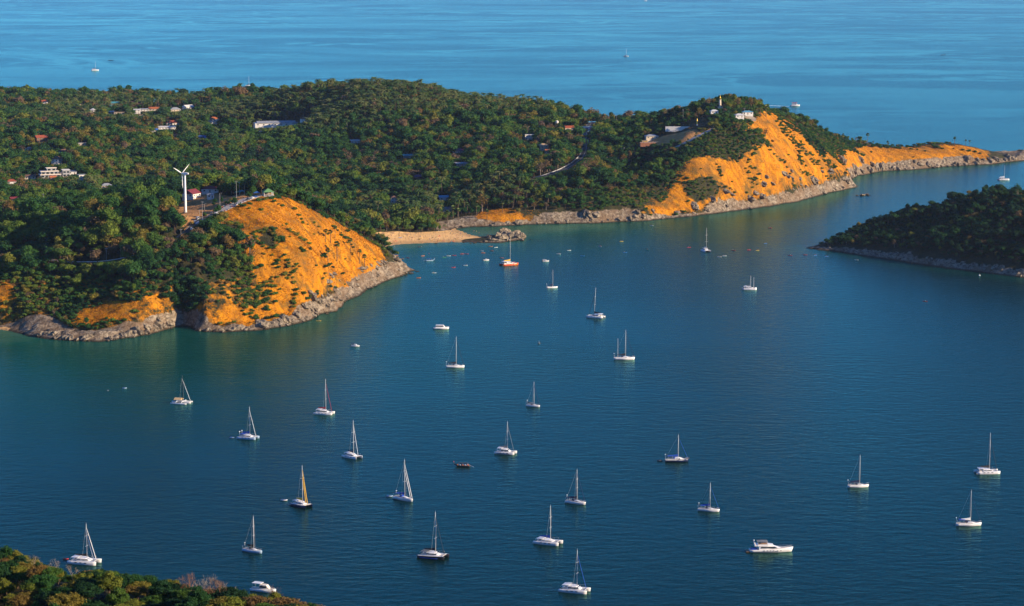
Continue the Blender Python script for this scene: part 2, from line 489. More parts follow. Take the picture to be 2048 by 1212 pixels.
def carve(x, y, z):
    """level the ground under the roads and the turbine's lawn"""
    for q, w in ROADS:
        m = (x > q[:, 0].min() - 30) & (x < q[:, 0].max() + 30) & (y > q[:, 1].min() - 30) & (y < q[:, 1].max() + 30)
        if not m.any(): continue
        xs, ys = x[m], y[m]
        best = np.full(xs.shape, 1e9); bz = np.zeros(xs.shape)
        for a, b, c in q:
            dd = (xs - a) ** 2 + (ys - b) ** 2
            k = dd < best
            best = np.where(k, dd, best); bz = np.where(k, c, bz)
        f = 1 - sstep(w + 2, w + 10, np.sqrt(best))
        z[m] = z[m] * (1 - f) + (bz - 0.25) * f
    return z

def grid_mesh(name, xs, ys, hfun, mat, attrs=None, cut=-6.0):
    X, Y = np.meshgrid(xs, ys)
    Z = hfun(X.ravel(), Y.ravel())
    x, y = X.ravel(), Y.ravel()
    nx, ny = len(xs), len(ys)
    idx = np.arange(nx * ny).reshape(ny, nx)
    q = np.stack([idx[:-1, :-1], idx[:-1, 1:], idx[1:, 1:], idx[1:, :-1]], -1).reshape(-1, 4)
    keep = (Z[q] > cut).any(1)
    q = q[keep]
    used = np.unique(q)
    rm = np.full(nx * ny, -1); rm[used] = np.arange(len(used))
    me = bpy.data.meshes.new(name)
    V = np.stack([x, y, Z], 1)[used]
    q = rm[q]
    me.vertices.add(len(V)); me.vertices.foreach_set('co', V.ravel())
    me.loops.add(q.size); me.loops.foreach_set('vertex_index', q.ravel().astype(np.int32))
    me.polygons.add(len(q)); me.polygons.foreach_set('loop_start', np.arange(0, q.size, 4, dtype=np.int32))
    me.polygons.foreach_set('use_smooth', np.ones(len(q), bool))
    me.update(calc_edges=True)
    for nm, fn in (attrs or {}).items():
        a = me.attributes.new(nm, 'FLOAT', 'POINT')
        a.data.foreach_set('value', np.asarray(fn(V[:, 0], V[:, 1], V[:, 2]), dtype=np.float32))
    me.materials.append(mat)
    return link(bpy.data.objects.new(name, me))

# ---- ground material: forest soil, dry golden grass, rock, sand, bare earth
def land_material(name):
    m, nt, b = mat_new(name)
    geo = nd(nt, 'NewGeometry'); pos = geo.outputs['Position']
    def att(n):
        a = nd(nt, 'Attribute'); a.attribute_name = n
        return a.outputs['Fac']
    n_big = noise_node(nt, pos, 0.03, 5, 0.6).outputs['Fac']
    n_med = noise_node(nt, pos, 0.16, 5, 0.65).outputs['Fac']
    n_fin = noise_node(nt, pos, 0.7, 4, 0.7).outputs['Fac']
    mp = nd(nt, 'Mapping'); nt.links.new(pos, mp.inputs['Vector'])
    mp.inputs['Rotation'].default_value = (0, 0, R(-42))
    mp2 = nd(nt, 'Mapping'); nt.links.new(mp.outputs[0], mp2.inputs['Vector']); mp2.inputs['Scale'].default_value = (1.0, 0.17, 0.4)
    n_str = noise_node(nt, mp2.outputs[0], 0.22, 5, 0.65, 0.6).outputs['Fac']
    soil = ramp(nt, n_med, [(0.3, (0.022, 0.026, 0.010)), (0.55, (0.045, 0.042, 0.016)), (0.75, (0.09, 0.06, 0.025))]).outputs[0]
    gr = ramp(nt, n_str, [(0.25, (0.20, 0.07, 0.008)), (0.42, (0.44, 0.155, 0.004)), (0.56, (0.62, 0.235, 0.003)), (0.75, (0.74, 0.31, 0.006))]).outputs[0]
    gr = mix(nt, ramp(nt, n_fin, [(0.3, (0, 0, 0)), (0.62, (1, 1, 1))]).outputs[0], mix(nt, 0.30, gr, (0.26, 0.115, 0.02)), gr)
    gr = mix(nt, ramp(nt, n_big, [(0.50, (0, 0, 0)), (0.66, (1, 1, 1))]).outputs[0], gr, mix(nt, 0.6, gr, (0.17, 0.085, 0.022)))
    gr = mix(nt, ramp(nt, noise_node(nt, pos, 0.055, 6, 0.7).outputs['Fac'], [(0.50, (0, 0, 0)), (0.63, (0.8, 0.8, 0.8))]).outputs[0], gr, (0.13, 0.085, 0.02))
    col = mix(nt, ramp(nt, mth(nt, 'ADD', att('grass'), mth(nt, 'MULTIPLY', mth(nt, 'SUBTRACT', n_med, 0.5), 0.9)), [(0.42, (0, 0, 0)), (0.58, (1, 1, 1))]).outputs[0], soil, gr)
    brown = ramp(nt, n_med, [(0.3, (0.36, 0.17, 0.055)), (0.7, (0.56, 0.30, 0.11))]).outputs[0]
    col = mix(nt, ramp(nt, mth(nt, 'ADD', att('brown'), mth(nt, 'MULTIPLY', mth(nt, 'SUBTRACT', n_med, 0.5), 0.4)), [(0.42, (0, 0, 0)), (0.58, (1, 1, 1))]).outputs[0], col, brown)
    # rock
    mr = nd(nt, 'Mapping'); nt.links.new(pos, mr.inputs['Vector']); mr.inputs['Rotation'].default_value = (R(25), R(20), R(30)); mr.inputs['Scale'].default_value = (1, 0.35, 1.6)
    n_rk = noise_node(nt, mr.outputs[0], 0.28, 7, 0.68, 0.5).outputs['Fac']
    rock = ramp(nt, n_rk, [(0.3, (0.04, 0.031, 0.023)), (0.45, (0.18, 0.14, 0.098)), (0.6, (0.36, 0.295, 0.21)), (0.8, (0.54, 0.47, 0.36))]).outputs[0]
    sep = nd(nt, 'SeparateXYZ'); nt.links.new(pos, sep.inputs[0])
    wetf = mth(nt, 'SUBTRACT', 1.0, mth(nt, 'SMOOTH_MIN', mth(nt, 'MAXIMUM', mth(nt, 'SUBTRACT', mth(nt, 'ADD', sep.outputs['Z'], n_med), 0.9), 0.0), 1.0, 0.3))
    mv = nd(nt, 'Mapping'); nt.links.new(pos, mv.inputs['Vector']); mv.inputs['Scale'].default_value = (1, 1, 0.10)
    n_vs = noise_node(nt, mv.outputs[0], 0.32, 5, 0.7, 0.3).outputs['Fac']
    rock = mix(nt, ramp(nt, n_vs, [(0.36, (1, 1, 1)), (0.47, (0, 0, 0))]).outputs[0], rock, (0.03, 0.024, 0.018))
    rock = mix(nt, ramp(nt, n_big, [(0.42, (0, 0, 0)), (0.62, (0.7, 0.7, 0.7))]).outputs[0], rock, (0.17, 0.10, 0.05))
    rock = mix(nt, wetf, rock, (0.045, 0.032, 0.018))
    rf = mth(nt, 'ADD', att('rock'), mth(nt, 'MULTIPLY', mth(nt, 'SUBTRACT', n_med, 0.5), 1.1))
    col = mix(nt, ramp(nt, rf, [(0.44, (0, 0, 0)), (0.56, (1, 1, 1))]).outputs[0], col, rock)
    sand = ramp(nt, n_med, [(0.3, (0.80, 0.45, 0.16)), (0.7, (0.88, 0.56, 0.24))]).outputs[0]
    sand = mix(nt, mth(nt, 'MULTIPLY', wetf, 0.6), sand, (0.20, 0.13, 0.07))
    col = mix(nt, ramp(nt, att('sand'), [(0.4, (0, 0, 0)), (0.6, (1, 1, 1))]).outputs[0], col, sand)
    nt.links.new(col, b.inputs['Base Color'])
    b.inputs['Roughness'].default_value = 0.9
    b.inputs['Specular IOR Level'].default_value = 0.15
    bp = nd(nt, 'Bump'); bp.inputs['Strength'].default_value = 0.9; bp.inputs['Distance'].default_value = 2.2
    hh = mth(nt, 'ADD', mth(nt, 'MULTIPLY', n_rk, 0.7), mth(nt, 'MULTIPLY', n_fin, 0.35))
    nt.links.new(hh, bp.inputs['Height']); nt.links.new(bp.outputs[0], b.inputs['Normal'])
    return m
M_LAND = land_material('land_ground')
def a_sand(x, y, z):
    return sstep(-5, 3, beach_d(x, y) + (fbm(x, y, 9, 2, 4) - .5) * 8) * sstep(10, 18, dist_poly(x, y, SPIT_C, False))
PT = at_z(775, 560)
def a_rock(x, y, z):
    d = np.abs(SDM(x, y))
    w = np.where((x > -40) & (x < 230), 5, 9) + np.where((x > -40) & (x < 230), 9, 24) * sstep(0.42, 0.75, fbm(x, y, 60, 2, 77)) + 24 * (1 - sstep(20, 75, np.hypot(x - PT[0], y - PT[1])))
    return (1 - sstep(w * 0.7, w * 1.25, d)) * (1 - sstep(9, 15, z))
def soft(poly, edge=12.0):
    def f(x, y, z):
        d = dist_poly(x, y, poly); i = in_poly(x, y, poly)
        return np.clip(0.5 + np.where(i, d, -d) / edge, 0, 1)
    return f
def a_grass(x, y, z):
    d = np.zeros(x.shape)
    for q in [G_MILL, G_CAPE, G_LOW] + G_LEFT: d = np.maximum(d, soft(q, 26.)(x, y, z))
    for q in PATCH_G + [GREEN_CAPE, GREEN_CAPE2, GREEN_RIDGE]: d = np.minimum(d, 1 - soft(q, 22.)(x, y, z))
    dry = 0.47 * ((y < 2010) & (x < -180)) * (1 - sstep(30, 46, z if z is not None else 0 * x)) if z is not None else 0
    return np.maximum(d, dry)
def a_brown(x, y, z):
    d = np.maximum(soft(BROWN)(x, y, z), soft(BROWN2)(x, y, z))
    for q, w in ROADS:
        d = np.maximum(d, 1 - sstep(w - .5, w + 2.5, dist_poly(x, y, q[::3], False)) * 1.0)
    return d
def rows(segs):
    out = []
    for a, b, s0, s1 in segs:
        y = a
        while y < b:
            out.append(y); y += s0 + (s1 - s0) * (y - a) / (b - a)
    return np.array(out)
xs = np.r_[np.arange(-1900, -700, 26.), np.arange(-700, -470, 5.0), np.arange(-470, -60, 2.5), np.arange(-60, 760, 4.0)]
ys = rows([(1760, 2000, 2.2, 2.4), (2000, 2300, 2.6, 3.6), (2300, 3450, 4.2, 6.5), (3450, 4600, 8, 22)])
h_land = lambda x, y: carve(x, y, h_main(x, y))
land = grid_mesh('headland', xs, ys, h_land, M_LAND, dict(sand=a_sand, rock=a_rock, grass=a_grass, brown=a_brown))
tag(land, kind='structure')
def a_rock_i(x, y, z):
    d = dist_poly(x, y, POLY_ISLE)
    return 1 - sstep(5, 11, d + (fbm(x, y, 14, 2, 8) - .5) * 6)
isle = grid_mesh('island_hill', np.arange(260, 960, 5.), np.arange(2080, 2580, 5.), h_isle, M_LAND, dict(rock=a_rock_i))
tag(isle, kind='structure')
hill = grid_mesh('hillside', np.arange(-800, 560, 10.), np.arange(-300, 960, 10.), h_hill, M_LAND, {}, cut=-12)
tag(hill, kind='structure')
print('land', time.time() - T0)

# ---- the sea
def water_material():
    m, nt, b = mat_new('sea_water')
    geo = nd(nt, 'NewGeometry'); pos = geo.outputs['Position']
    a = nd(nt, 'Attribute'); a.attribute_name = 'shallow'
    n_big = noise_node(nt, pos, 0.004, 3, 0.5).outputs['Fac']
    sh = mth(nt, 'ADD', a.outputs['Fac'], mth(nt, 'MULTIPLY', mth(nt, 'SUBTRACT', noise_node(nt, pos, 0.02, 3, 0.6).outputs['Fac'], 0.5), mth(nt, 'MULTIPLY', a.outputs['Fac'], 0.5)))
    col = ramp(nt, sh, [(0.0, (0.0, 0.014, 0.012)), (0.3, (0.0, 0.044, 0.034)), (0.65, (0.003, 0.085, 0.060)), (1.0, (0.07, 0.16, 0.10))]).outputs[0]
    # wind lanes and slicks: calmer strips where the ripples lie down
    def lanes(sx, sy, rz, wid, lo, detail, dist):
        mp = nd(nt, 'Mapping'); nt.links.new(pos, mp.inputs['Vector']); mp.inputs['Scale'].default_value = (sx, sy, 1); mp.inputs['Rotation'].default_value = (0, 0, R(rz))
        sl = noise_node(nt, mp.outputs[0], 1.0, detail, 0.6, dist).outputs['Fac']
        return ramp(nt, mth(nt, 'ABSOLUTE', mth(nt, 'SUBTRACT', sl, lo)), [(0.0, (1, 1, 1)), (wid, (0, 0, 0))]).outputs[0]
    line = mth(nt, 'MAXIMUM', lanes(0.00045, 0.0011, 10, 0.022, 0.50, 5, 1.4), lanes(0.0008, 0.0016, -6, 0.018, 0.53, 4, 1.0))
    mp3 = nd(nt, 'Mapping'); nt.links.new(pos, mp3.inputs['Vector']); mp3.inputs['Scale'].default_value = (0.0012, 0.0024, 1)
    patch = ramp(nt, noise_node(nt, mp3.outputs[0], 1.0, 5, 0.6, 0.7).outputs['Fac'], [(0.44, (0, 0, 0)), (0.64, (1, 1, 1))]).outputs[0]
    sx_ = nd(nt, 'SeparateXYZ'); nt.links.new(pos, sx_.inputs[0])
    open_sea = nd(nt, 'MapRange'); open_sea.inputs[1].default_value = 3300; open_sea.inputs[2].default_value = 4300; nt.links.new(sx_.outputs['Y'], open_sea.inputs[0])
    line = mth(nt, 'MULTIPLY', line, open_sea.outputs[0])
    calm = mth(nt, 'MAXIMUM', line, mth(nt, 'MULTIPLY', patch, 0.55))
    mw = nd(nt, 'Mapping'); nt.links.new(pos, mw.inputs['Vector']); mw.inputs['Rotation'].default_value = (0, 0, R(14)); mw.inputs['Scale'].default_value = (0.55, 1.0, 1)
    w1 = noise_node(nt, mw.outputs[0], 0.16, 3, 0.55, 0.3).outputs['Fac']
    w2 = noise_node(nt, mw.outputs[0], 0.60, 3, 0.6, 0.2).outputs['Fac']
    hgt = mth(nt, 'ADD', mth(nt, 'MULTIPLY', w1, 1.0), mth(nt, 'MULTIPLY', w2, 0.35))
    bp = nd(nt, 'Bump')
    bp.inputs['Distance'].default_value = 1.6
    nt.links.new(mth(nt, 'MULTIPLY', mth(nt, 'SUBTRACT', 1.0, mth(nt, 'MULTIPLY', calm, 0.93)), mth(nt, 'ADD', 0.38, mth(nt, 'MULTIPLY', open_sea.outputs[0], 0.16))), bp.inputs['Strength'])
    nt.links.new(hgt, bp.inputs['Height'])
    nt.nodes.remove(b)
    df = nd(nt, 'BsdfDiffuse'); nt.links.new(col, df.inputs['Color'])
    gl = nd(nt, 'BsdfGlossy'); gl.inputs['Color'].default_value = (0.42, 0.87, 0.75, 1)
    nt.links.new(mth(nt, 'SUBTRACT', 0.20, mth(nt, 'MULTIPLY', calm, 0.11)), gl.inputs['Roughness']); nt.links.new(bp.outputs[0], gl.inputs['Normal'])
    fr = nd(nt, 'Fresnel'); fr.inputs['IOR'].default_value = 1.17; nt.links.new(bp.outputs[0], fr.inputs['Normal'])
    ms = nd(nt, 'MixShader'); nt.links.new(fr.outputs[0], ms.inputs[0]); nt.links.new(df.outputs[0], ms.inputs[1]); nt.links.new(gl.outputs[0], ms.inputs[2])
    nt.links.new(ms.outputs[0], nt.nodes['Material Output'].inputs['Surface'])
    return m
def a_shallow(x, y, z):
    d = dist_poly(x, y, POLY_MAIN)
    s = (1 - sstep(4, 60, d)) * 0.40
    bz = BEACH_C + [at_z(1000, 470)[:2], at_z(1150, 452)[:2]]
    s = np.maximum(s, (1 - sstep(0, 110, dist_poly(x, y, bz, False))) * 0.85)
    s = np.maximum(s, (1 - sstep(0, 260, dist_poly(x, y, bz, False))) * 0.46)
    b2 = [(-1000, 1960), (-620, 1900), (-480, 1850), (-405, 1835)]
    s = np.maximum(s, (1 - sstep(10, 130, dist_poly(x, y, b2, False))) * 0.85)
    s = np.maximum(s, (1 - sstep(0, 600, dist_poly(x, y, b2, False))) * 0.52)
    s = np.maximum(s, (1 - sstep(3, 40, dist_poly(x, y, POLY_ISLE))) * 0.25)
    return s
M_SEA = water_material()
def spaced(lo, a, b, hi, s):
    l, x = [], s
    k = a
    while k > lo: l.append(k); x *= 1.35; k -= x
    l.append(lo); l = l[::-1][:-1] + list(np.arange(a, b, s))
    k, x = b, s
    while k < hi: l.append(k); x *= 1.35; k += x
    return np.array(l + [hi])
sea = grid_mesh('sea', spaced(-60000, -900, 1000, 60000, 14.), spaced(-40000, 1500, 3500, 90000, 14.), lambda x, y: np.zeros(x.shape), M_SEA, dict(shallow=a_shallow), cut=-1)
tag(sea, kind='structure')
# ---- the air: a thin even haze
hz = MB().box(-64000, 64000, -44000, 94000, -16, 330).build('haze', None)
hm = bpy.data.materials.new('haze_air'); hm.use_nodes = True
hn = hm.node_tree; hn.nodes.remove(hn.nodes['Principled BSDF'])
pv = hn.nodes.new('ShaderNodeVolumePrincipled'); pv.inputs['Color'].default_value = (0.60, 0.76, 1.0, 1); pv.inputs['Density'].default_value = HAZE; pv.inputs['Anisotropy'].default_value = 0.2
hn.links.new(pv.outputs[0], hn.nodes['Material Output'].inputs['Volume'])
hz.data.materials.append(hm)
tag(hz, kind='stuff')
print('sea', time.time() - T0)
# ------------------------------------------------------------------ shore rocks
def rock_material():
    m, nt, b = mat_new('shore_rock')
    geo = nd(nt, 'NewGeometry'); pos = geo.outputs['Position']
    mr = nd(nt, 'Mapping'); nt.links.new(pos, mr.inputs['Vector']); mr.inputs['Rotation'].default_value = (R(25), R(35), R(30)); mr.inputs['Scale'].default_value = (1, 0.3, 0.8)
    n1 = noise_node(nt, mr.outputs[0], 0.5, 7, 0.7, 0.6).outputs['Fac']
    n2 = noise_node(nt, pos, 0.12, 4, 0.6).outputs['Fac']
    c = ramp(nt, n1, [(0.30, (0.03, 0.024, 0.018)), (0.42, (0.15, 0.118, 0.08)), (0.56, (0.32, 0.26, 0.18)), (0.78, (0.52, 0.45, 0.34))]).outputs[0]
    c = mix(nt, ramp(nt, n2, [(0.45, (0, 0, 0)), (0.68, (1, 1, 1))]).outputs[0], c, mix(nt, 0.6, c, (0.08, 0.06, 0.045)))
    sep = nd(nt, 'SeparateXYZ'); nt.links.new(pos, sep.inputs[0])
    wet = ramp(nt, mth(nt, 'MULTIPLY', mth(nt, 'ADD', sep.outputs['Z'], mth(nt, 'MULTIPLY', mth(nt, 'SUBTRACT', n1, 0.5), 3.0)), 0.5), [(0.25, (1, 1, 1)), (0.7, (0, 0, 0))]).outputs[0]
    c = mix(nt, wet, c, (0.04, 0.028, 0.015))
    nt.links.new(c, b.inputs['Base Color']); b.inputs['Roughness'].default_value = 0.88; b.inputs['Specular IOR Level'].default_value = 0.2
    bp = nd(nt, 'Bump'); bp.inputs['Strength'].default_value = 0.8; bp.inputs['Distance'].default_value = 1.2
    nt.links.new(n1, bp.inputs['Height']); nt.links.new(bp.outputs[0], b.inputs['Normal'])
    return m
M_ROCK = rock_material()
from mathutils import noise as mnoise
def boulder_data(seed, sub=3, sx=1.0, sy=0.7, sz=0.7, jag=0.35):
    bm = bmesh.new(); bmesh.ops.create_icosphere(bm, subdivisions=sub, radius=1)
    o = Vector((seed * 7.3, seed * 3.1, 0))
    for v in bm.verts:
        p = v.co.copy(); q = Vector((p.x * sx, p.y * sy, p.z * sz))
        n = mnoise.ridged_multi_fractal(p * 0.9 + o, 1.0, 2.1, 4, 1.0, 2.0) * 0.16 * jag / .35
        c = mnoise.cell(p * 1.7 + o) * 0.20 * jag / .35
        st = mnoise.noise(Vector((p.x * .8, p.y * 2.6, p.z * .8)) + o) * .16
        v.co = q * (0.82 + n + c + st)
    bm.normal_update()
    me = bpy.data.meshes.new('boulder'); bm.to_mesh(me); bm.free()
    me.materials.append(M_ROCK)
    return me
BLD = [boulder_data(k, 3, 1, .55 + .1 * (k % 4), .6 + .1 * (k % 3), .3 + .07 * (k % 3)) for k in range(9)]
def boulder(parent, p, s, rz, tilt=0.0, zs=1.0):
    o = bpy.data.objects.new('boulder', BLD[random.randrange(9)])
    o.location = p; o.rotation_euler = (random.uniform(-.25, .25), tilt, rz); o.scale = (s, s * random.uniform(.7, 1.1), s * zs * random.uniform(.75, 1.2))
    return link(o, parent)
def shore_rocks(parent, px_line, hfun, n, smin, smax, inset, zs=1.0):
    P = np.array([at_z(x, y)[:2] for x, y in px_line]); P = np.c_[P, np.zeros(len(P))]
    L = np.r_[0, np.cumsum(np.linalg.norm(np.diff(P, axis=0), axis=1))]
    for k in range(n):
        u = L[-1] * (k + random.uniform(.1, .9)) / n
        x, y = np.interp(u, L, P[:, 0]), np.interp(u, L, P[:, 1])
        x2, y2 = np.interp(u + 3, L, P[:, 0]), np.interp(u + 3, L, P[:, 1])
        x1, y1 = np.interp(u - 3, L, P[:, 0]), np.interp(u - 3, L, P[:, 1])
        t = np.array([x2 - x1, y2 - y1]); t /= np.linalg.norm(t) + 1e-9
        nn = np.array([-t[1], t[0]])
        if hfun(np.array([x + nn[0] * 8]), np.array([y + nn[1] * 8]))[0] < hfun(np.array([x - nn[0] * 8]), np.array([y - nn[1] * 8]))[0]: nn = -nn
        r = random.random() ** 1.3
        a, b = x + nn[0] * inset * r, y + nn[1] * inset * r
        s = random.uniform(smin, smax) * (0.65 + .5 * r)
        z = max(-.6, float(hfun(np.array([a]), np.array([b]))[0])) - s * .30
        boulder(parent, (a, b, z), s, math.atan2(nn[1], nn[0]) + random.uniform(-.5, .5), -random.uniform(.05, .45), zs)
shore_rocks(land, [(80, 674), (120, 681), (200, 684), (260, 676), (300, 668), (345, 656)], h_land, 36, 2.2, 6.0, 7, .9)
shore_rocks(land, [(397, 662), (450, 665), (520, 661), (570, 653), (615, 641), (640, 627), (668, 622)], h_land, 40, 2.2, 6.5, 8, .9)
shore_rocks(land, [(668, 622), (690, 603), (730, 585), (757, 566), (800, 553), (830, 541)], h_land, 60, 2.0, 5.5, 13, .5)
shore_rocks(land, [(915, 458), (1000, 452), (1120, 448), (1200, 446), (1300, 441)], h_land, 34, 2.5, 5.5, 7, .8)
shore_rocks(land, [(1300, 441), (1400, 431), (1480, 421), (1530, 414), (1620, 396), (1680, 381), (1717, 373)], h_land, 56, 2.5, 7.5, 14, .7)
shore_rocks(land, [(1690, 364), (1715, 352), (1760, 343), (1830, 339), (1900, 333), (1990, 328), (2046, 321)], h_land, 44, 3, 8, 11, 1.0)
shore_rocks(isle, [(1612, 497), (1650, 501), (1700, 507), (1760, 516), (1820, 526), (1900, 537), (1980, 547), (2046, 555)], h_isle, 60, 1.5, 4, 7, .7)
def outcrop(label, specs):
    c = at_z(specs[0][0], specs[0][1])
    t = empty('rock_outcrop', tuple(c)); tag(t, label, 'rocks')
    for x, y, s, z, zs in specs:
        p = at_z(x, y) - c
        boulder(t, (p[0], p[1], z * .7), s * .85, random.uniform(0, 6), random.uniform(-.3, .3), zs)
outcrop('jagged brown rock islet at the end of the sandy spit', [(1005, 480, 9, 1.5, 1.1), (985, 482, 7, .8, .9), (972, 484, 5, .3, .7), (1015, 477, 8.5, 4.5, 1.3), (1008, 474, 7, 5.0, 1.2), (1025, 478, 7.5, 2.5, 1.1), (1038, 478, 6.5, 2.2, 1.0), (1046, 477, 5, 1.5, 1.0), (995, 478, 6.5, 3.0, 1.1),
    (1032, 474, 6, 3.4, 1.1), (962, 485, 3.5, 0, .6), (950, 486, 3, 0, .5), (1018, 482, 5.5, .5, .8), (1044, 481, 4, .3, .8), (1000, 484, 5, .3, .6), (1060, 479, 2.2, -.5, .5), (1075, 482, 2.0, -.6, .5), (1085, 481, 1.8, -.7, .5), (1012, 471, 6, 6.0, 1.3), (978, 478, 5, 1.5, .9)])
outcrop('low rounded rock standing in the water off the cape', [(1726, 391, 6.5, -.5, .5), (1733, 390, 5, -.4, .5), (1716, 392, 5, -1.2, .4), (1740, 391, 3, -.8, .4)])
outcrop('small dark rocks awash off the golden point', [(836, 543, 3, -.5, .5), (822, 547, 3.2, -.4, .5), (812, 552, 2.5, -.4, .5), (655, 627, 4.5, -.4, .5)])
outcrop('dark rocks in the shallows along the beach', [(838, 494, 2.2, -.5, .6), (872, 487, 2.0, -.3, .6), (898, 483, 2.4, -.1, .7), (897, 486, 1.8, -.3, .6), (928, 485, 2.2, -.2, .6), (940, 487, 2.2, -.4, .5), (770, 512, 3.0, .2, .7), (776, 515, 2.6, -.2, .7)])
# ------------------------------------------------------------------ roads
M_ASPH = paint('asphalt', (0.075, 0.073, 0.072), 0.9, var=0.15, scale=0.4, spec=0.2)
M_CONC = paint('concrete', (0.38, 0.36, 0.33), 0.85, var=0.12, scale=0.5, spec=0.2)
M_WLINE = paint('road_paint_white', (0.72, 0.72, 0.70), 0.7, var=0.1)
M_WHITE = paint('white_render', (0.74, 0.70, 0.63), 0.75, var=0.08, scale=0.5, spec=0.2)
M_CREAM = paint('cream_render', (0.66, 0.54, 0.38), 0.8, var=0.1, scale=0.5, spec=0.2)
M_GREY = paint('grey_render', (0.36, 0.35, 0.33), 0.8, var=0.12, scale=0.5, spec=0.2)
M_GLASS = paint('dark_glass', (0.02, 0.03, 0.035), 0.12, var=0.2, scale=1.0, spec=0.6)
M_WOOD = paint('brown_wood', (0.20, 0.10, 0.05), 0.8, var=0.2, scale=1.0)
M_METAL = paint('grey_metal', (0.42, 0.43, 0.44), 0.45, 0.6, var=0.1)
def tile_mat(name, col, rough=0.7):
    """roof covering: rows of tiles or corrugated sheet as fine relief"""
    if name in _pm: return _pm[name]
    m, nt, b = mat_new(name)
    tc = nd(nt, 'TexCoord')
    w = nd(nt, 'TexWave'); w.inputs['Scale'].default_value = 1.6; w.inputs['Distortion'].default_value = 0.4; w.bands_direction = 'X'
    nt.links.new(tc.outputs['Object'], w.inputs['Vector'])
    n = noise_node(nt, tc.outputs['Object'], 0.9, 5, 0.65)
    c = ramp(nt, n.outputs['Fac'], [(0.28, tuple(x * 0.62 for x in col)), (0.55, col), (0.8, tuple(min(1, x * 1.25 + 0.02) for x in col))]).outputs[0]
    nt.links.new(c, b.inputs['Base Color'])
    b.inputs['Roughness'].default_value = rough
    bp = nd(nt, 'Bump'); bp.inputs['Strength'].default_value = 0.5; bp.inputs['Distance'].default_value = 0.08
    nt.links.new(w.outputs['Fac'], bp.inputs['Height']); nt.links.new(bp.outputs[0], b.inputs['Normal'])
    _pm[name] = m
    return m
ROOF = dict(red=tile_mat('roof_red', (0.34, 0.075, 0.03)), orange=tile_mat('roof_orange', (0.48, 0.14, 0.04)), maroon=tile_mat('roof_maroon', (0.20, 0.028, 0.035)), blue=tile_mat('roof_blue', (0.025, 0.13, 0.42)),
    teal=tile_mat('roof_teal', (0.06, 0.30, 0.34)), grey=tile_mat('roof_grey', (0.30, 0.32, 0.34)), green=tile_mat('roof_green', (0.13, 0.30, 0.10)), white=tile_mat('roof_white', (0.66, 0.65, 0.62)),
    brown=tile_mat('roof_brown', (0.17, 0.09, 0.06)), purple=tile_mat('roof_purple', (0.16, 0.06, 0.13)), skyblue=tile_mat('roof_skyblue', (0.10, 0.34, 0.50)), tan=tile_mat('roof_tan', (0.42, 0.30, 0.18)))
def ribbon(path, off0, off1, dz):
    p = np.array(path)
    d = np.gradient(p[:, :2], axis=0); d /= np.linalg.norm(d, axis=1)[:, None]
    n = np.stack([-d[:, 1], d[:, 0]], 1)
    V = []
    for k in range(len(p)):
        for o in (off0, off1): V.append((p[k, 0] + n[k, 0] * o, p[k, 1] + n[k, 1] * o, p[k, 2] + dz))
    return V, [(2 * k, 2 * k + 1, 2 * k + 3, 2 * k + 2) for k in range(len(p) - 1)]
def make_road(path, w, mat):
    mb = MB()
    V1, F1 = ribbon(path, -w, w, 0.08)
    mb.add(V1, F1)
    for s in (-w, w):
        a, _ = ribbon(path, s, s, 0.08); b, _ = ribbon(path, s * 1.08, s * 1.08, -1.2)
        top, bot = a[::2], b[::2]
        n = len(top)
        mb.add(top + bot, [(k, k + 1, n + k + 1, n + k) for k in range(n - 1)])
    return tag(mb.build('road', mat), kind='structure')
r1 = make_road(RD_MILL[:int(len(RD_MILL) * 0.80)], 3.6, M_ASPH)
r1b = make_road(RD_MILL[int(len(RD_MILL) * 0.80) - 1:], 4.2, M_CONC)
r2 = make_road(RD_SADDLE, 4.6, M_ASPH)
r3 = make_road(RD_CAPE, 3.0, M_CONC)
for rd, path, offs in ((r1, RD_MILL[:int(len(RD_MILL) * 0.80)], (-3.3, 3.3)), (r2, RD_SADDLE, (-4.2, 0.0, 4.2))):
    for o in offs:
        V, Fc = ribbon(path, o - 0.12, o + 0.12, 0.086)
        tag(MB().add(V, Fc).build('lane_marking', M_WLINE, rd), kind='structure')
def guard_rail(path, off, label, hgt=0.9):
    p = np.array(path)
    t = empty('guard_rail', tuple(p[len(p) // 2]))
    tag(t, label, 'guard rail', 'white guard rails along the roads')
    o = np.array(t.location)
    a, _ = ribbon(path, off, off + 0.05, 0); a = np.array(a[::2]) - o
    mb = MB()
    top = [tuple(q + [0, 0, hgt]) for q in a]; bot = [tuple(q + [0, 0, hgt - 0.45]) for q in a]
    b2, _ = ribbon(path, off + 0.12, off + 0.12, 0); b2 = np.array(b2[::2]) - o
    top2 = [tuple(q + [0, 0, hgt]) for q in b2]; bot2 = [tuple(q + [0, 0, hgt - 0.45]) for q in b2]
    n = len(a)
    mb.add(top + bot + top2 + bot2, [(k, k + 1, n + k + 1, n + k) for k in range(n - 1)] + [(2 * n + k, 2 * n + k + 1, 3 * n + k + 1, 3 * n + k) for k in range(n - 1)] + [(k, k + 1, 2 * n + k + 1, 2 * n + k) for k in range(n - 1)])
    mb.build('rail', M_WLINE, t)
    pd = MB().box(-.07, .07, -.07, .07, -0.6, hgt).data('post', M_METAL)
    for q in a[::2]:
        c = bpy.data.objects.new('post', pd); c.location = q; link(c, t)
    return t
cut = int(len(RD_MILL) * 0.66)
guard_rail(RD_MILL[2:cut], -3.9, 'long white guard rail along the wooded road below the wind turbine')
guard_rail(RD_SADDLE[int(len(RD_SADDLE) * .42):], -4.9, 'white guard rail curving along the hill road near the saddle')

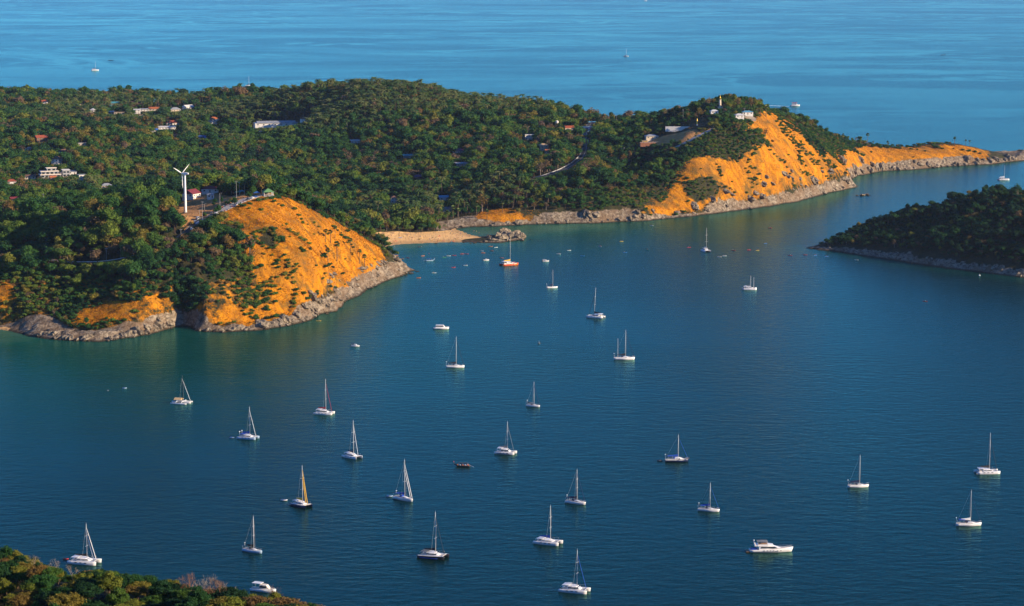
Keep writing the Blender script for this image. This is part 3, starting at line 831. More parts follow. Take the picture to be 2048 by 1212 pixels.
# ------------------------------------------------------------------ buildings
CLEAR = []      # (x, y, z, half width, sight height): ground kept open round each building
def put(px, py, sink=0.0):
    g, k = ground(px, py), 0
    while g is None and k < 40:
        k += 1
        g = ground(px, py + k)
    return np.array([g[0], g[1], float(h_land(np.array([g[0]]), np.array([g[1]]))[0]) - sink])
def clear(p, hw, vis=1.5, dep=8):
    CLEAR.append((p[0], p[1], p[2], hw, vis, dep))
def roof_mb(kind, w, d, z, rh, ov=0.7):
    mb = MB()
    x, y = w / 2 + ov, d / 2 + ov
    if kind == 'gable':
        v = [(-x, -y, z), (x, -y, z), (x, y, z), (-x, y, z), (-x, 0, z + rh), (x, 0, z + rh)]
        mb.add(v, [(0, 1, 5, 4), (2, 3, 4, 5), (0, 4, 3), (1, 2, 5), (0, 3, 2, 1)])
    elif kind == 'hip':
        r = max(0.0, w / 2 - d / 2)
        v = [(-x, -y, z), (x, -y, z), (x, y, z), (-x, y, z), (-r - .1, 0, z + rh), (r + .1, 0, z + rh)]
        mb.add(v, [(0, 1, 5, 4), (1, 2, 5), (2, 3, 4, 5), (3, 0, 4), (0, 3, 2, 1)])
    elif kind == 'shed':
        v = [(-x, -y, z), (x, -y, z), (x, y, z + rh), (-x, y, z + rh)]
        v += [(a, b, c + 0.22) for a, b, c in v]
        mb.add(v, [(0, 3, 2, 1), (4, 5, 6, 7), (0, 1, 5, 4), (1, 2, 6, 5), (2, 3, 7, 6), (3, 0, 4, 7)])
    else:
        mb.box(-x + .3, x - .3, -y + .3, y - .3, z, z + 0.35)
    return mb
WIN = {}
def window(parent, x, y, z, w, h, face, mat=None):
    """a framed window standing slightly proud of the wall; face: 'f' (towards -y), 'b', 'l', 'r'"""
    key = (w, h)
    if key not in WIN:
        f = MB()
        f.box(-w / 2 - .1, w / 2 + .1, -.05, .02, h / 2, h / 2 + .1).box(-w / 2 - .1, w / 2 + .1, -.05, .02, -h / 2 - .1, -h / 2)
        f.box(-w / 2 - .1, -w / 2, -.05, .02, -h / 2, h / 2).box(w / 2, w / 2 + .1, -.05, .02, -h / 2, h / 2)
        WIN[key] = (f.data('window', M_WLINE), MB().box(-w / 2, w / 2, -.03, .015, -h / 2, h / 2).data('pane', M_GLASS))
    fr = bpy.data.objects.new('window', WIN[key][0])
    fr.location = (x, y, z); fr.rotation_euler[2] = dict(f=0, b=math.pi, l=-math.pi / 2, r=math.pi / 2)[face]
    link(fr, parent)
    link(bpy.data.objects.new('pane', WIN[key][1]), fr)
def house(px, py, w, d, st, kind, roof, wall, rz, label, cat='house', rh=None, group=None, vis=0.3, dep=8, sh=3.0, name='house', wins=True):
    """w along the house's x, d along y; rz turns its front (-y) about the vertical"""
    p = put(px, py) + [0, 0, 1.2]
    t = empty(name, tuple(p), rz)
    tag(t, label, cat, group)
    H = st * sh
    MB().box(-w / 2, w / 2, -d / 2, d / 2, -4.0, H).build('wall', wall, t)
    rh = rh if rh is not None else (d * 0.3 if kind in ('gable', 'hip') else 1.0 if kind == 'shed' else 0)
    roof_mb(kind, w, d, H + 0.003, rh).build('roof', ROOF[roof], t)
    if kind == 'gable':
        for s in (-1, 1):
            x = s * (w / 2)
            g = MB().add([(x, -d / 2, H + .01), (x, d / 2, H + .01), (x, 0, H + rh * .86), (x - s * .1, -d / 2, H + .01), (x - s * .1, d / 2, H + .01), (x - s * .1, 0, H + rh * .86)], [(0, 1, 2), (3, 5, 4), (0, 3, 4, 1), (1, 4, 5, 2), (2, 5, 3, 0)])
            g.build('gable_wall', wall, t)
    if wins:
        n = max(2, int(w / 4)); m = max(1, int(d / 4.5))
        for s in range(st):
            z = s * sh + sh * 0.55
            for k in range(n):
                xx = -w / 2 + (k + .5) * w / n
                if s == 0 and k == n // 2:
                    MB().box(xx - .5, xx + .5, -d / 2 - .05, -d / 2 + .02, 0, 2.1).build('door', M_WOOD, t)
                else:
                    window(t, xx, -d / 2, z, 1.5, 1.2, 'f')
            for k in range(m):
                yy = -d / 2 + (k + .5) * d / m
                window(t, w / 2, yy, z, 1.3, 1.2, 'r'); window(t, -w / 2, yy, z, 1.3, 1.2, 'l')
    clear(p, max(w, d) * 0.5 + 1.5, vis, dep)
    return t
# village and scattered houses (photo pixel of the base, width, depth, storeys ...)
HS = [
 (23, 370, 11, 8, 1, 'hip', 'red', M_WHITE, .25, 'white bungalow with red hipped roof below the grey villa'),
 (106, 362, 7, 6, 1, 'gable', 'orange', M_WOOD, .4, 'small wooden house with orange gabled roof in front of the grey villa'),
 (145, 350, 9, 7, 1, 'shed', 'grey', M_WHITE, .2, 'small pale house with flat grey roof beside the grey villa'),
 (164, 362, 9, 7, 2, 'flat', 'grey', M_WHITE, .5, 'white two storey house with flat roof right beside the villa'),
 (213, 378, 12, 8, 1, 'hip', 'grey', M_CREAM, .3, 'cream bungalow with grey hipped roof among trees beyond the turbine lawn'),
 (82, 286, 14, 10, 2, 'gable', 'red', M_WOOD, .5, 'large wooden house with steep red gabled roofs in the trees'),
 (127, 309, 11, 8, 1, 'gable', 'brown', M_WHITE, 1.2, 'white house with brown gabled roof uphill of the grey villa'),
 (166, 293, 12, 6, 1, 'flat', 'white', M_CREAM, .2, 'low cream house with flat white roof in the woods'),
 (56, 303, 7, 6, 1, 'shed', 'white', M_WHITE, .2, 'tiny white hut with sloped roof deep in the woods'),
 (30, 406, 10, 8, 1, 'gable', 'maroon', M_GREY, .5, 'grey house with maroon gabled roof half sunk in trees'),
 (114, 330, 12, 9, 2, 'gable', 'brown', M_WHITE, 1.35, 'tall white gabled house with dark roof right behind the villa'),
 (60, 360, 12, 7, 1, 'gable', 'brown', M_CREAM, .2, 'long low cream house with brown roof left of the orange roofed house'),
 (265, 212, 26, 12, 1, 'gable', 'maroon', M_GREY, .2, 'long hall with maroon roof in the far village'),
 (318, 208, 22, 12, 1, 'gable', 'skyblue', M_GREY, .2, 'hall with sky blue gabled roof in the far village'),
 (342, 210, 26, 8, 1, 'shed', 'white', M_GREY, .1, 'long low shed with white roof behind the far village'),
 (376, 219, 16, 10, 1, 'gable', 'white', M_WHITE, .9, 'white house with pale gabled roof at the end of the far village'),
 (310, 223, 18, 9, 1, 'gable', 'orange', M_CREAM, .1, 'cream house with orange gabled roof in the far village'),
 (350, 224, 16, 10, 1, 'hip', 'grey', M_CREAM, .4, 'cream house with grey hipped roof in the far village'),
 (239, 230, 16, 8, 1, 'flat', 'tan', M_CREAM, .1, 'low tan house with flat roof in the palm grove'),
 (223, 229, 9, 8, 1, 'shed', 'white', M_WHITE, .1, 'small white house beside the low tan house'),
 (186, 229, 9, 8, 2, 'hip', 'white', M_WHITE, .3, 'white two storey house with white hipped roof in the palm grove'),
 (163, 217, 12, 9, 1, 'gable', 'tan', M_WHITE, .9, 'white house with tan gabled roof at the grove edge'),
 (287, 238, 14, 8, 1, 'gable', 'tan', M_CREAM, .6, 'cream house with tan gabled roof among coconut palms'),
 (274, 229, 10, 8, 2, 'shed', 'white', M_WHITE, .2, 'narrow white two storey house among coconut palms'),
 (289, 224, 13, 7, 1, 'shed', 'grey', M_WHITE, .2, 'white house with sloped grey sheet roof among palms'),
 (345, 251, 18, 11, 1, 'hip', 'red', M_WHITE, .3, 'white house with red hipped roof near the warehouse'),
 (334, 260, 24, 8, 1, 'shed', 'white', M_WHITE, .25, 'long low shed with white sheet roof near the warehouse'),
 (309, 266, 9, 7, 1, 'gable', 'blue', M_GREY, .3, 'small hut with blue roof left of the long white shed'),
 (351, 278, 16, 9, 1, 'hip', 'orange', M_WOOD, .15, 'wooden house with bright orange hipped roof downhill of the white shed'),
 (230, 211, 14, 8, 1, 'gable', 'teal', M_GREY, .1, 'grey house with teal roof at the back of the village'),
 (212, 217, 18, 7, 1, 'shed', 'teal', M_GREY, .1, 'long shed with sloped teal roof at the back of the village'),
 (87, 208, 11, 9, 1, 'gable', 'red', M_WHITE, .8, 'lone house with small red roof near the far shore'),
 (427, 248, 14, 10, 2, 'hip', 'orange', M_WHITE, .5, 'tall white house with orange hipped roof left of the warehouse'),
 (416, 281, 13, 9, 1, 'gable', 'blue', M_GREY, .6, 'house with deep blue gabled roof downhill of the warehouse'),
 (401, 279, 9, 8, 1, 'shed', 'blue', M_GREY, .1, 'lean-to with deep blue sloped roof beside the blue roofed house'),
 (568, 190, 14, 10, 1, 'hip', 'maroon', M_CREAM, .3, 'house with maroon hipped roof on the palm ridge'),
 (610, 244, 12, 8, 1, 'gable', 'brown', M_WHITE, 1.0, 'white gabled house with brown roof right of the warehouse'),
 (1057, 281, 13, 9, 2, 'flat', 'white', M_WHITE, .4, 'white two storey villa with flat roof below the palm ridge'),
 (1086, 303, 11, 8, 2, 'hip', 'tan', M_CREAM, .4, 'cream two storey house with tan roof beside the hill road'),
 (1098, 309, 9, 7, 1, 'gable', 'orange', M_CREAM, .2, 'small cream house with orange roof beside the hill road'),
 (917, 308, 12, 8, 1, 'gable', 'purple', M_WHITE, .8, 'white house with purple brown gabled roof in the dark woods'),
 (922, 334, 14, 9, 1, 'shed', 'grey', M_GREY, .4, 'grey house with sloped grey roof in the dark woods'),
 (816, 318, 12, 7, 1, 'gable', 'teal', M_GREY, .1, 'hut with teal roof in the woods above the beach'),
 (711, 288, 12, 8, 1, 'shed', 'white', M_WHITE, .2, 'white house with flat white roof alone in the woods'),
 (838, 361, 13, 8, 1, 'gable', 'purple', M_WOOD, .3, 'wooden house with purple roof in the woods above the beach'),
 (1137, 262, 13, 9, 1, 'gable', 'red', M_CREAM, .4, 'house with red gabled roof left of the market stalls'),
 (887, 402, 10, 7, 1, 'gable', 'skyblue', M_WHITE, .2, 'white beach house with pale blue roof under the palms'),
 (895, 425, 11, 7, 1, 'gable', 'grey', M_WHITE, .2, 'white beach house with grey roof under the palms'),
 (788, 408, 8, 7, 2, 'hip', 'brown', M_WHITE, .2, 'small white house behind the beach trees'),
]
for a in HS:
    house(*a[:10], group='houses scattered in the woods')
# the red-roofed station houses, their kiosk
house(383, 396, 13, 11, 1, 'gable', 'maroon', M_WHITE, 1.15, 'white station house with maroon gabled roof behind the wind turbine', rh=3.6, dep=3)
house(420, 387, 15, 8, 1, 'hip', 'maroon', M_WHITE, .12, 'long white station house with maroon hipped roof beside the brown lawn', rh=2.4, dep=3)
house(421, 398, 5.5, 5, 1, 'hip', 'grey', M_WHITE, .2, 'little white kiosk with grey roof on the brown lawn', 'kiosk', name='kiosk', dep=3, rh=.8)
# grey villa of three terraced floors
p = put(105, 354); t = empty('terraced_villa', tuple(p), .32); tag(t, 'grey modern villa of three stacked terraces with glass fronts', 'villa')
for k, (x0, x1, y0, y1) in enumerate(((-14, 8, -8, 8), (-13, 6, -5, 9), (-6, 4, -1, 8))):
    z = k * 3.4
    MB().box(x0, x1, y0, y1, z - (3 if k == 0 else 0), z + 3.0).build('storey', M_GREY, t)
    MB().box(x0 - .8, x1 + .8, y0 - 1.0, y1 + .5, z + 3.003, z + 3.4).build('floor_slab', M_WHITE, t)
    MB().box(x0 - .7, x1 + .7, y0 - .95, y0 - .85, z + 3.405, z + 4.2).build('parapet', M_CREAM, t)
    n = int((x1 - x0) / 4)
    for i in range(n): window(t, x0 + (i + .5) * (x1 - x0) / n, y0, z + 1.5, 3.2, 2.0, 'f')
    for i in range(2): window(t, x1, y0 + (i + .5) * (y1 - y0) / 2, z + 1.5, 2.8, 2.0, 'r')
w2 = MB().box(11, 19, -5, 6, -3, 7.6).build('wing', M_GREY, t)
MB().box(10.5, 19.5, -5.5, 6.5, 7.603, 8.0).build('wing_roof', M_WHITE, t)
for k in range(2):
    for i in range(2): window(t, 13 + i * 4, -5, 1.9 + k * 3.6, 3.0, 2.0, 'f')
MB().box(8, 11, -2, 5, -3, 5).build('link_stair', M_CREAM, t)
MB().box(-4, 24, -14, -13.4, -4, 1.0).build('garden_wall', M_CREAM, t)
clear(p, 20, 1.0, 12)
# warehouse
p = put(552, 263) + [0, 0, 5]; t = empty('warehouse', tuple(p), .22); tag(t, 'large cream warehouse with long grey sheet roof in the woods', 'warehouse')
MB().box(-30, 22, -9, 9, -9, 7.5).build('wall', M_WHITE, t)
roof_mb('gable', 52, 18, 7.503, 2.4, 1.0).build('roof', ROOF['grey'], t)
MB().box(22.003, 30, -8, 8, 4, 6.5).build('upper_storey', M_WHITE, t)
MB().box(22.003, 46, -12, 6, -9, 3.9).build('annexe', M_WHITE, t)
MB().box(21, 47, -13, 7, 3.903, 4.3).build('annexe_roof', ROOF['grey'], t)
MB().box(21.5, 31, -9.2, 9.2, 6.503, 6.9).build('canopy_roof', ROOF['grey'], t)
for i in range(4): window(t, 24.5 + i * 5.5, -12, 2.0, 1.8, 1.4, 'f')
for i in range(6): window(t, -26 + i * 8, -9, 5.4, 2.2, 1.2, 'f')
MB().box(41, 43.5, -12.06, -11.99, -0.2, 2.6).build('door', M_GLASS, t)
clear(p, 34, 1.0, 12); clear(p + np.array([34, 0, 0]), 16, -1.0, 14)
# open pavilion on the summit
p = put(536, 393); t = empty('pavilion', tuple(p), .3); tag(t, 'open pavilion with green hipped roof on the golden hilltop', 'pavilion')
roof_mb('hip', 8.6, 8.6, 3.2, 2.9, 0.8).build('roof', ROOF['green'], t)
pd = MB().box(-.17, .17, -.17, .17, -1, 3.3).data('post', M_WHITE)
for x in (-3.9, 0, 3.9):
    for y in (-3.9, 0, 3.9):
        if x or y:
            o = bpy.data.objects.new('post', pd); o.location = (x, y, 0); link(o, t)
MB().box(-4.6, 4.6, -4.6, 4.6, -1.5, 0.15).build('floor_slab', M_GREY, t)
for y in (-4.1, 4.1): MB().box(-4.2, 4.2, y - .04, y + .04, 1.0, 1.1).build('handrail', M_WHITE, t)
clear(p, 9, .3, 3)
# vendor tents near the summit
for k, (x, y, c, lab) in enumerate(((513, 389, 'blue', 'blue vendor tent beside the green roofed pavilion'), (484, 388, 'teal', 'teal vendor tent beside the utility poles on the hilltop'), (476, 390, 'green', 'green vendor tent at the back of the brown lawn'))):
    p = put(x, y); t = empty('vendor_tent', tuple(p), .2 * k); tag(t, lab, 'tent')
    roof_mb('hip', 5, 4, 2.3, 1.2, .2).build('canopy', ROOF[c], t)
    pd = MB().tube([(0, 0, -.4), (0, 0, 2.4)], .05, 5).data('pole', M_METAL)
    for a, b in ((-2.3, -1.8), (2.3, -1.8), (2.3, 1.8), (-2.3, 1.8)):
        o = bpy.data.objects.new('pole', pd); o.location = (a, b, 0); link(o, t)
    MB().box(-1.6, 1.6, -.5, .5, 0, .9).build('counter', M_WOOD, t)
    clear(p, 4, .3, 3)

# wind turbine
p = put(371, 425); t = empty('wind_turbine', tuple(p)); tag(t, 'white three bladed wind turbine on a tall tapered tower', 'wind turbine')
M_TURB = paint('turbine_white', (0.80, 0.79, 0.77), 0.45, var=0.04, scale=0.3)
MB().lathe([(1.28, -1.5), (1.22, 3), (1.05, 15), (0.78, 31.6), (0.74, 32.2)], 20).build('tower', M_TURB, t, True)
MB().lathe([(1.9, -1.6), (1.9, .35)], 16).build('foundation', M_CONC, t)
ax = Vector((-0.87, 0.49, 0)).normalized(); sd = Vector((-ax.y, ax.x, 0))
na = MB()
secs = []
for s, w, hh in ((-2.2, .55, .6), (-1.9, .8, .85), (1.6, .85, .95), (3.6, .6, .7), (3.9, .35, .45)):
    c = Vector((0, 0, 33)) - ax * s
    secs.append([tuple(c + sd * (w * a) + Vector((0, 0, hh * b))) for a, b in ((-1, -.7), (-.7, -1), (.7, -1), (1, -.7), (1, .7), (.7, 1), (-.7, 1), (-1, .7))])
na.loft(secs).build('nacelle', M_TURB, t)
hubc = Vector((0, 0, 33)) + ax * 2.9
hb = empty('rotor', (0, 0, 0)); hb.parent = t
hub = MB()
hub.loft([[tuple(Vector((0, 0, 33)) + ax * (2.2 + q) + (sd * math.cos(a) + Vector((0, 0, 1)) * math.sin(a)) * r) for a in [2 * math.pi * k / 10 for k in range(10)]] for q, r in ((0, .75), (.8, .78), (1.3, .5), (1.55, .1))])
COL.objects.unlink(hb); bpy.data.objects.remove(hb)
hub_o = hub.build('hub', M_TURB, t, True)
for a in (R(-90 - 4), R(30 - 4), R(150 - 4)):
    rd = sd * math.cos(a) + Vector((0, 0, 1)) * math.sin(a)
    ch = ax.cross(rd)
    secs = []
    for q, c, th, tw in ((.3, .35, .30, 0), (1.2, .45, .3, .4), (2.6, 1.05, .22, .35), (6, .85, .15, .2), (10, .55, .08, .08), (12.4, .25, .03, .02), (12.7, .05, .01, 0)):
        cc = ch * math.cos(tw) + ax * math.sin(tw); nn = ax * math.cos(tw) - ch * math.sin(tw)
        o = hubc + rd * q
        secs.append([tuple(o + cc * (c * u) + nn * (th * v)) for u, v in ((-.4, 0), (-.2, 1), (.1, 1), (.6, 0), (.1, -.7), (-.2, -.7))])
    MB().loft(secs).build('blade', M_TURB, t)
clear(p, 5, .2, 3)

# utility and lamp posts
def utility_post(px, py, h, label, arm=True, group='utility posts on the turbine hill', slim=False):
    p = put(px, py); t = empty('utility_post', tuple(p)); tag(t, label, 'post', group)
    MB().tube([(0, 0, -1), (0, 0, h)], [0.2, 0.12] if not slim else [.12, .08], 6).build('pole', M_CONC, t)
    if arm:
        MB().box(-1.1, 1.1, -.06, .06, h - .9, h - .72).build('crossarm', M_METAL, t)
        for x in (-.9, 0, .9): MB().lathe([(.07, h - .72), (.1, h - .6), (.05, h - .45)], 6, (x, 0, 0)).build('insulator', M_WHITE, t)
    else:
        MB().tube([(0, 0, h - .2), (.6, 0, h + .1), (1.2, 0, h)], .06, 5).build('lamp_arm', M_METAL, t)
        MB().box(.9, 1.6, -.12, .12, h - .08, h + .06).build('lamp_head', M_WHITE, t)
for x, y, h, s in ((405, 441, 16.5, 1), (440, 418, 12, 0), (473, 396, 14.5, 1), (479, 390, 11.5, 1), (489, 388, 12.5, 1), (409, 424, 7, 0), (399, 430, 5, 0)):
    utility_post(x, y, h, 'grey utility post with a crossarm on the turbine hilltop' if s else 'slim lamp post with a short arm beside the brown lawn', bool(s), 'utility posts on the turbine hill' if s else 'lamp posts on the turbine hill')
for x, y, h in ((137, 524, 10), (209, 524, 11), (238, 519, 10), (83, 418, 15), (358, 480, 8)):
    utility_post(x + 4, y - 2, h, 'grey utility post beside the wooded road below the turbine', True, 'utility posts by the lower road')

# ---- saddle: market roofs, coaches, terrace restaurant
for k, (x, y, w, d, c, lab) in enumerate(((1166, 256, 16, 7, 'green', 'long market stall with green roof beside the saddle road'), (1180, 254, 18, 7, 'white', 'long market stall with white roof beside the saddle road'),
    (1186, 249, 12, 6, 'skyblue', 'market stall with pale blue roof at the road top'), (1178, 262, 12, 6, 'purple', 'market stall with purple roof beside the parked coaches'), (1150, 262, 9, 6, 'grey', 'market stall with grey roof left of the green roofed stall'))):
    p = put(x, y); t = empty('market_stall', tuple(p), .1); tag(t, lab, 'market stall')
    roof_mb('gable', w, d, 2.8, 1.3, .3).build('roof', ROOF[c], t)
    pd = MB().box(-.1, .1, -.1, .1, -.8, 2.9).data('post', M_METAL)
    for a in (-w / 2, -w / 6, w / 6, w / 2):
        for b in (-d / 2, d / 2):
            o = bpy.data.objects.new('post', pd); o.location = (a, b, 0); link(o, t)
    MB().box(-w / 2 + .5, w / 2 - .5, -d / 2 + .4, -d / 2 + 1.4, 0, .95).build('counter', M_WOOD, t)
    clear(p, w / 2 + 1, .4, 4)
house(1303, 279, 15, 9, 1, 'hip', 'grey', M_CREAM, .2, 'cream restaurant with grey hipped roof on the red earth terrace', 'restaurant', rh=2.0, name='restaurant', dep=4)
p = put(1309, 286); t = empty('viewing_terrace', tuple(p), .1); tag(t, 'brick red viewing terrace with railings below the restaurant', 'terrace')
MB().box(-17, 17, -4, 4, -4, .5).build('deck', paint('red_brick', (0.34, 0.14, 0.07), .85, var=.2, scale=.8), t)
MB().box(-17, 17, -4.05, -3.95, 1.3, 1.42).build('handrail', M_WHITE, t)
pd = MB().box(-.06, .06, -.06, .06, .4, 1.3).data('baluster', M_WHITE)
for k in range(24):
    o = bpy.data.objects.new('baluster', pd); o.location = (-16.8 + k * 1.46, -4, 0); link(o, t)
clear(p, 18, .2, 4)
house(1289, 289, 6, 5, 1, 'flat', 'tan', paint('yellow_render', (0.62, 0.36, 0.05), .8), .1, 'small bright yellow booth at the end of the brick terrace', 'booth', name='booth', dep=3)
p = put(1372, 255); t = empty('promenade', tuple(p), -.05); tag(t, 'long white paved promenade with low wall on the cape', 'promenade')
MB().box(-24, 24, -3, 7, -5, .35).build('paving', M_WHITE, t)
MB().box(-24, 24, -3.3, -3.01, -4, 1.15).build('low_wall', M_WHITE, t)
for x in (-14, -6, 2, 9): MB().lathe([(.6, .35), (.8, 1.2), (.9, 1.25)], 8, (x, -1.5, 0)).build('planter', M_CONC, t)
clear(p, 25, .2, 6)
p = put(1394, 252); t = empty('golden_statue', tuple(p)); tag(t, 'slender golden statue standing on the white promenade', 'statue')
M_GOLD = paint('gold', (0.75, 0.46, 0.06), .35, .5, var=.1)
MB().box(-1.1, 1.1, -1.1, 1.1, .3, 1.6).build('plinth', M_WHITE, t)
MB().lathe([(.8, 1.6), (.95, 2.6), (.7, 4.0), (.85, 5.2), (.9, 6.2), (.45, 6.9), (.5, 7.3), (.4, 7.9), (.08, 8.9)], 10).build('figure', M_GOLD, t, True)
clear(p, 3, .2, 6)
# lighthouse tower with golden top
p = put(1440, 218); t = empty('lighthouse', tuple(p), 0, .72); tag(t, 'slender cream lighthouse with golden top on the wooded cape summit', 'lighthouse')
MB().box(-4, 4, -4, 4, -5, 3.6).build('base', M_CREAM, t)
MB().lathe([(2.3, 3.6), (2.0, 6), (1.7, 14.5)], 12).build('shaft', M_CREAM, t, True)
MB().lathe([(2.0, 14.5), (2.1, 15.2), (1.9, 15.25)], 12).build('gallery', M_WHITE, t)
MB().lathe([(1.5, 15.25), (1.5, 17.6), (1.7, 17.7), (1.2, 19.2), (.5, 20.6), (.16, 21.8), (.1, 24.5)], 12).build('golden_top', M_GOLD, t, True)
for k in range(3): window(t, 0, -1.95 + k * .1, 6 + 2.6 * k, .6, .9, 'f')
clear(p, 7, 1.0, 8)
for k, (x, y, w, d, c, lab) in enumerate(((1494, 231, 13, 7, 'skyblue', 'pale pavilion with sky blue roof on the cape viewpoint'), (1478, 237, 10, 7, 'white', 'white pavilion beside the steps of the cape viewpoint'), (1428, 229, 9, 6, 'white', 'white roofed shelter among trees near the lighthouse'))):
    house(x, y, w, d, 1, 'hip', c, M_WHITE, .2, lab, 'pavilion', name='pavilion', rh=1.6, dep=4)
p = put(1497, 237); t = empty('stone_steps', tuple(p), -.1); tag(t, 'pale terraced steps at the top of the golden cape slope', 'steps')
for k in range(5): MB().box(-9 + k, 9 - k, -5 + k * 1.4, -3.6 + k * 1.4, -3, .5 + k * .5).build('step', M_CREAM, t)
clear(p, 10, .2, 4)
p = put(1114, 264); t = empty('water_tower', tuple(p)); tag(t, 'white water tank on a slim frame above the hill trees', 'water tower')
MB().lathe([(1.7, 11.2), (1.9, 11.6), (1.9, 14), (.3, 14.9)], 12).build('tank', M_WHITE, t)
for a, b in ((-1.2, -1.2), (1.2, -1.2), (1.2, 1.2), (-1.2, 1.2)): MB().box(a - .12, a + .12, b - .12, b + .12, -1, 11.25).build('leg', M_METAL, t)
MB().box(-1.2, 1.2, -1.26, -1.14, 5, 5.2).box(-1.2, 1.2, 1.14, 1.26, 5, 5.2).build('brace', M_METAL, t)
clear(p, 3, 3, 6)
for x, y, h in ((1202, 252, 13), (1233, 254, 16), (1366, 246, 16), (335, 253, 12), (560, 240, 10), (572, 244, 10), (462, 242, 9), (1489, 231, 9)):
    utility_post(x, y, h, 'slim utility post rising above the far trees', True, 'utility posts above the far trees')
print('build', time.time() - T0)
# ------------------------------------------------------------------ vegetation
def foliage_material(name, stops, trans=0.35):
    m, nt, b = mat_new(name)
    a = nd(nt, 'Attribute'); a.attribute_name = 'tint'; a.attribute_type = 'INSTANCER'
    tc = nd(nt, 'TexCoord')
    oi = nd(nt, 'ObjectInfo')
    n = noise_node(nt, tc.outputs['Object'], 0.9, 3, 0.6).outputs['Fac']
    t = mth(nt, 'ADD', a.outputs['Fac'], mth(nt, 'MULTIPLY', mth(nt, 'SUBTRACT', n, 0.5), 0.16))
    c = ramp(nt, t, stops).outputs[0]
    r = ramp(nt, noise_node(nt, tc.outputs['Object'], 2.2, 2, 0.6).outputs['Fac'], [(0.3, (0.72, 0.72, 0.72)), (0.7, (1.22, 1.22, 1.22))]).outputs[0]
    c = mix(nt, 1.0, c, r, 'MULTIPLY')
    nt.links.new(c, b.inputs['Base Color'])
    b.inputs['Roughness'].default_value = 0.75
    b.inputs['Specular IOR Level'].default_value = 0.2
    tr = nd(nt, 'BsdfTranslucent'); nt.links.new(c, tr.inputs['Color'])
    ms = nd(nt, 'MixShader'); ms.inputs[0].default_value = trans
    nt.links.new(b.outputs[0], ms.inputs[1]); nt.links.new(tr.outputs[0], ms.inputs[2])
    nt.links.new(ms.outputs[0], nt.nodes['Material Output'].inputs['Surface'])
    return m
LEAF_STOPS = [(0.0, (0.016, 0.056, 0.022)), (0.30, (0.040, 0.125, 0.026)), (0.50, (0.125, 0.20, 0.026)), (0.68, (0.23, 0.215, 0.03)), (0.84, (0.21, 0.13, 0.035)), (1.0, (0.19, 0.13, 0.085))]
M_LEAF = foliage_material('leaves', LEAF_STOPS)
M_PALM = foliage_material('palm_leaves', [(0.0, (0.03, 0.085, 0.024)), (0.5, (0.09, 0.14, 0.03)), (1.0, (0.24, 0.22, 0.07))], 0.25)
M_BARK = paint('bark', (0.11, 0.075, 0.05), 0.9, var=0.25, scale=1.5, spec=0.1)
M_PBARK = paint('palm_bark', (0.17, 0.125, 0.085), 0.9, var=0.25, scale=2.0, spec=0.1)
M_TWIG = paint('pale_twigs', (0.34, 0.27, 0.20), 0.85, var=0.2, scale=1.0, spec=0.1)
M_TWIGB = paint('brown_twigs', (0.24, 0.12, 0.065), 0.85, var=0.2, scale=1.0, spec=0.1)

def crown_arrays(seed, n, leaf, lobes, rx=4.0, rz=3.0, h=5.0, core=True, small=1.0, corek=0.74):
    """leaf-clump faces over a crown of several uneven lobes"""
    g = np.random.default_rng(seed)
    L = []
    for k in range(lobes):
        a = g.uniform(0, 2 * math.pi); rr = rx * (0.58 if small == 1.0 else 0.80) * math.sqrt(g.uniform(0.02, 1)) if k else 0
        r = rx * g.uniform(0.38, 0.62) * small
        L.append((rr * math.cos(a), rr * math.sin(a), h + g.uniform(-0.45, 0.55) * rz * (1 - rr / rx * 0.9), r, r * rz / rx * g.uniform(0.8, 1.15)))
    V, Fc = [], []
    ar = np.array([l[3] for l in L]) ** 2
    pick = g.choice(len(L), n, p=ar / ar.sum())
    d = g.normal(size=(n, 3)); d[:, 2] += 0.35; d /= np.linalg.norm(d, axis=1)[:, None]
    LL = np.array(L)[pick]
    sh = g.uniform(0.70, 1.08, n) ** 0.7
    lump = 1 + 0.22 * np.sin(d[:, 0] * 7 + pick) * np.sin(d[:, 1] * 6 + 2 * pick) + 0.12 * np.sin(d[:, 2] * 11 + pick)
    C = LL[:, :3] + d * np.stack([LL[:, 3], LL[:, 3], LL[:, 4]], 1) * (sh * lump)[:, None]
    nrm = d + g.normal(size=(n, 3)) * 0.55; nrm[:, 2] += 0.25; nrm /= np.linalg.norm(nrm, axis=1)[:, None]
    t = np.cross(nrm, g.normal(size=(n, 3))); t /= np.linalg.norm(t, axis=1)[:, None]
    bt = np.cross(nrm, t)
    s = leaf * g.uniform(0.6, 1.4, n)
    s2 = s * g.uniform(0.45, 0.9, n)
    q = np.stack([C - t * s[:, None], C - bt * s2[:, None], C + t * s[:, None], C + bt * s2[:, None]], 1)
    q[:, 0] += nrm * (s * -0.35)[:, None]; q[:, 2] += nrm * (s * -0.35)[:, None]
    V = q.reshape(-1, 3); Fc = np.arange(4 * n).reshape(n, 4).tolist()
    V = V.tolist()
    if core:
        bm = bmesh.new(); bmesh.ops.create_icosphere(bm, subdivisions=1, radius=1)
        iv = np.array([v.co[:] for v in bm.verts]); fi = [[v.index for v in f.verts] for f in bm.faces]; bm.free()
        for l in L:
            o = len(V)
            p = iv * np.array([l[3], l[3], l[4]]) * corek + np.array(l[:3])
            V += p.tolist(); Fc += [[i + o for i in f] for f in fi]
    return V, Fc, L

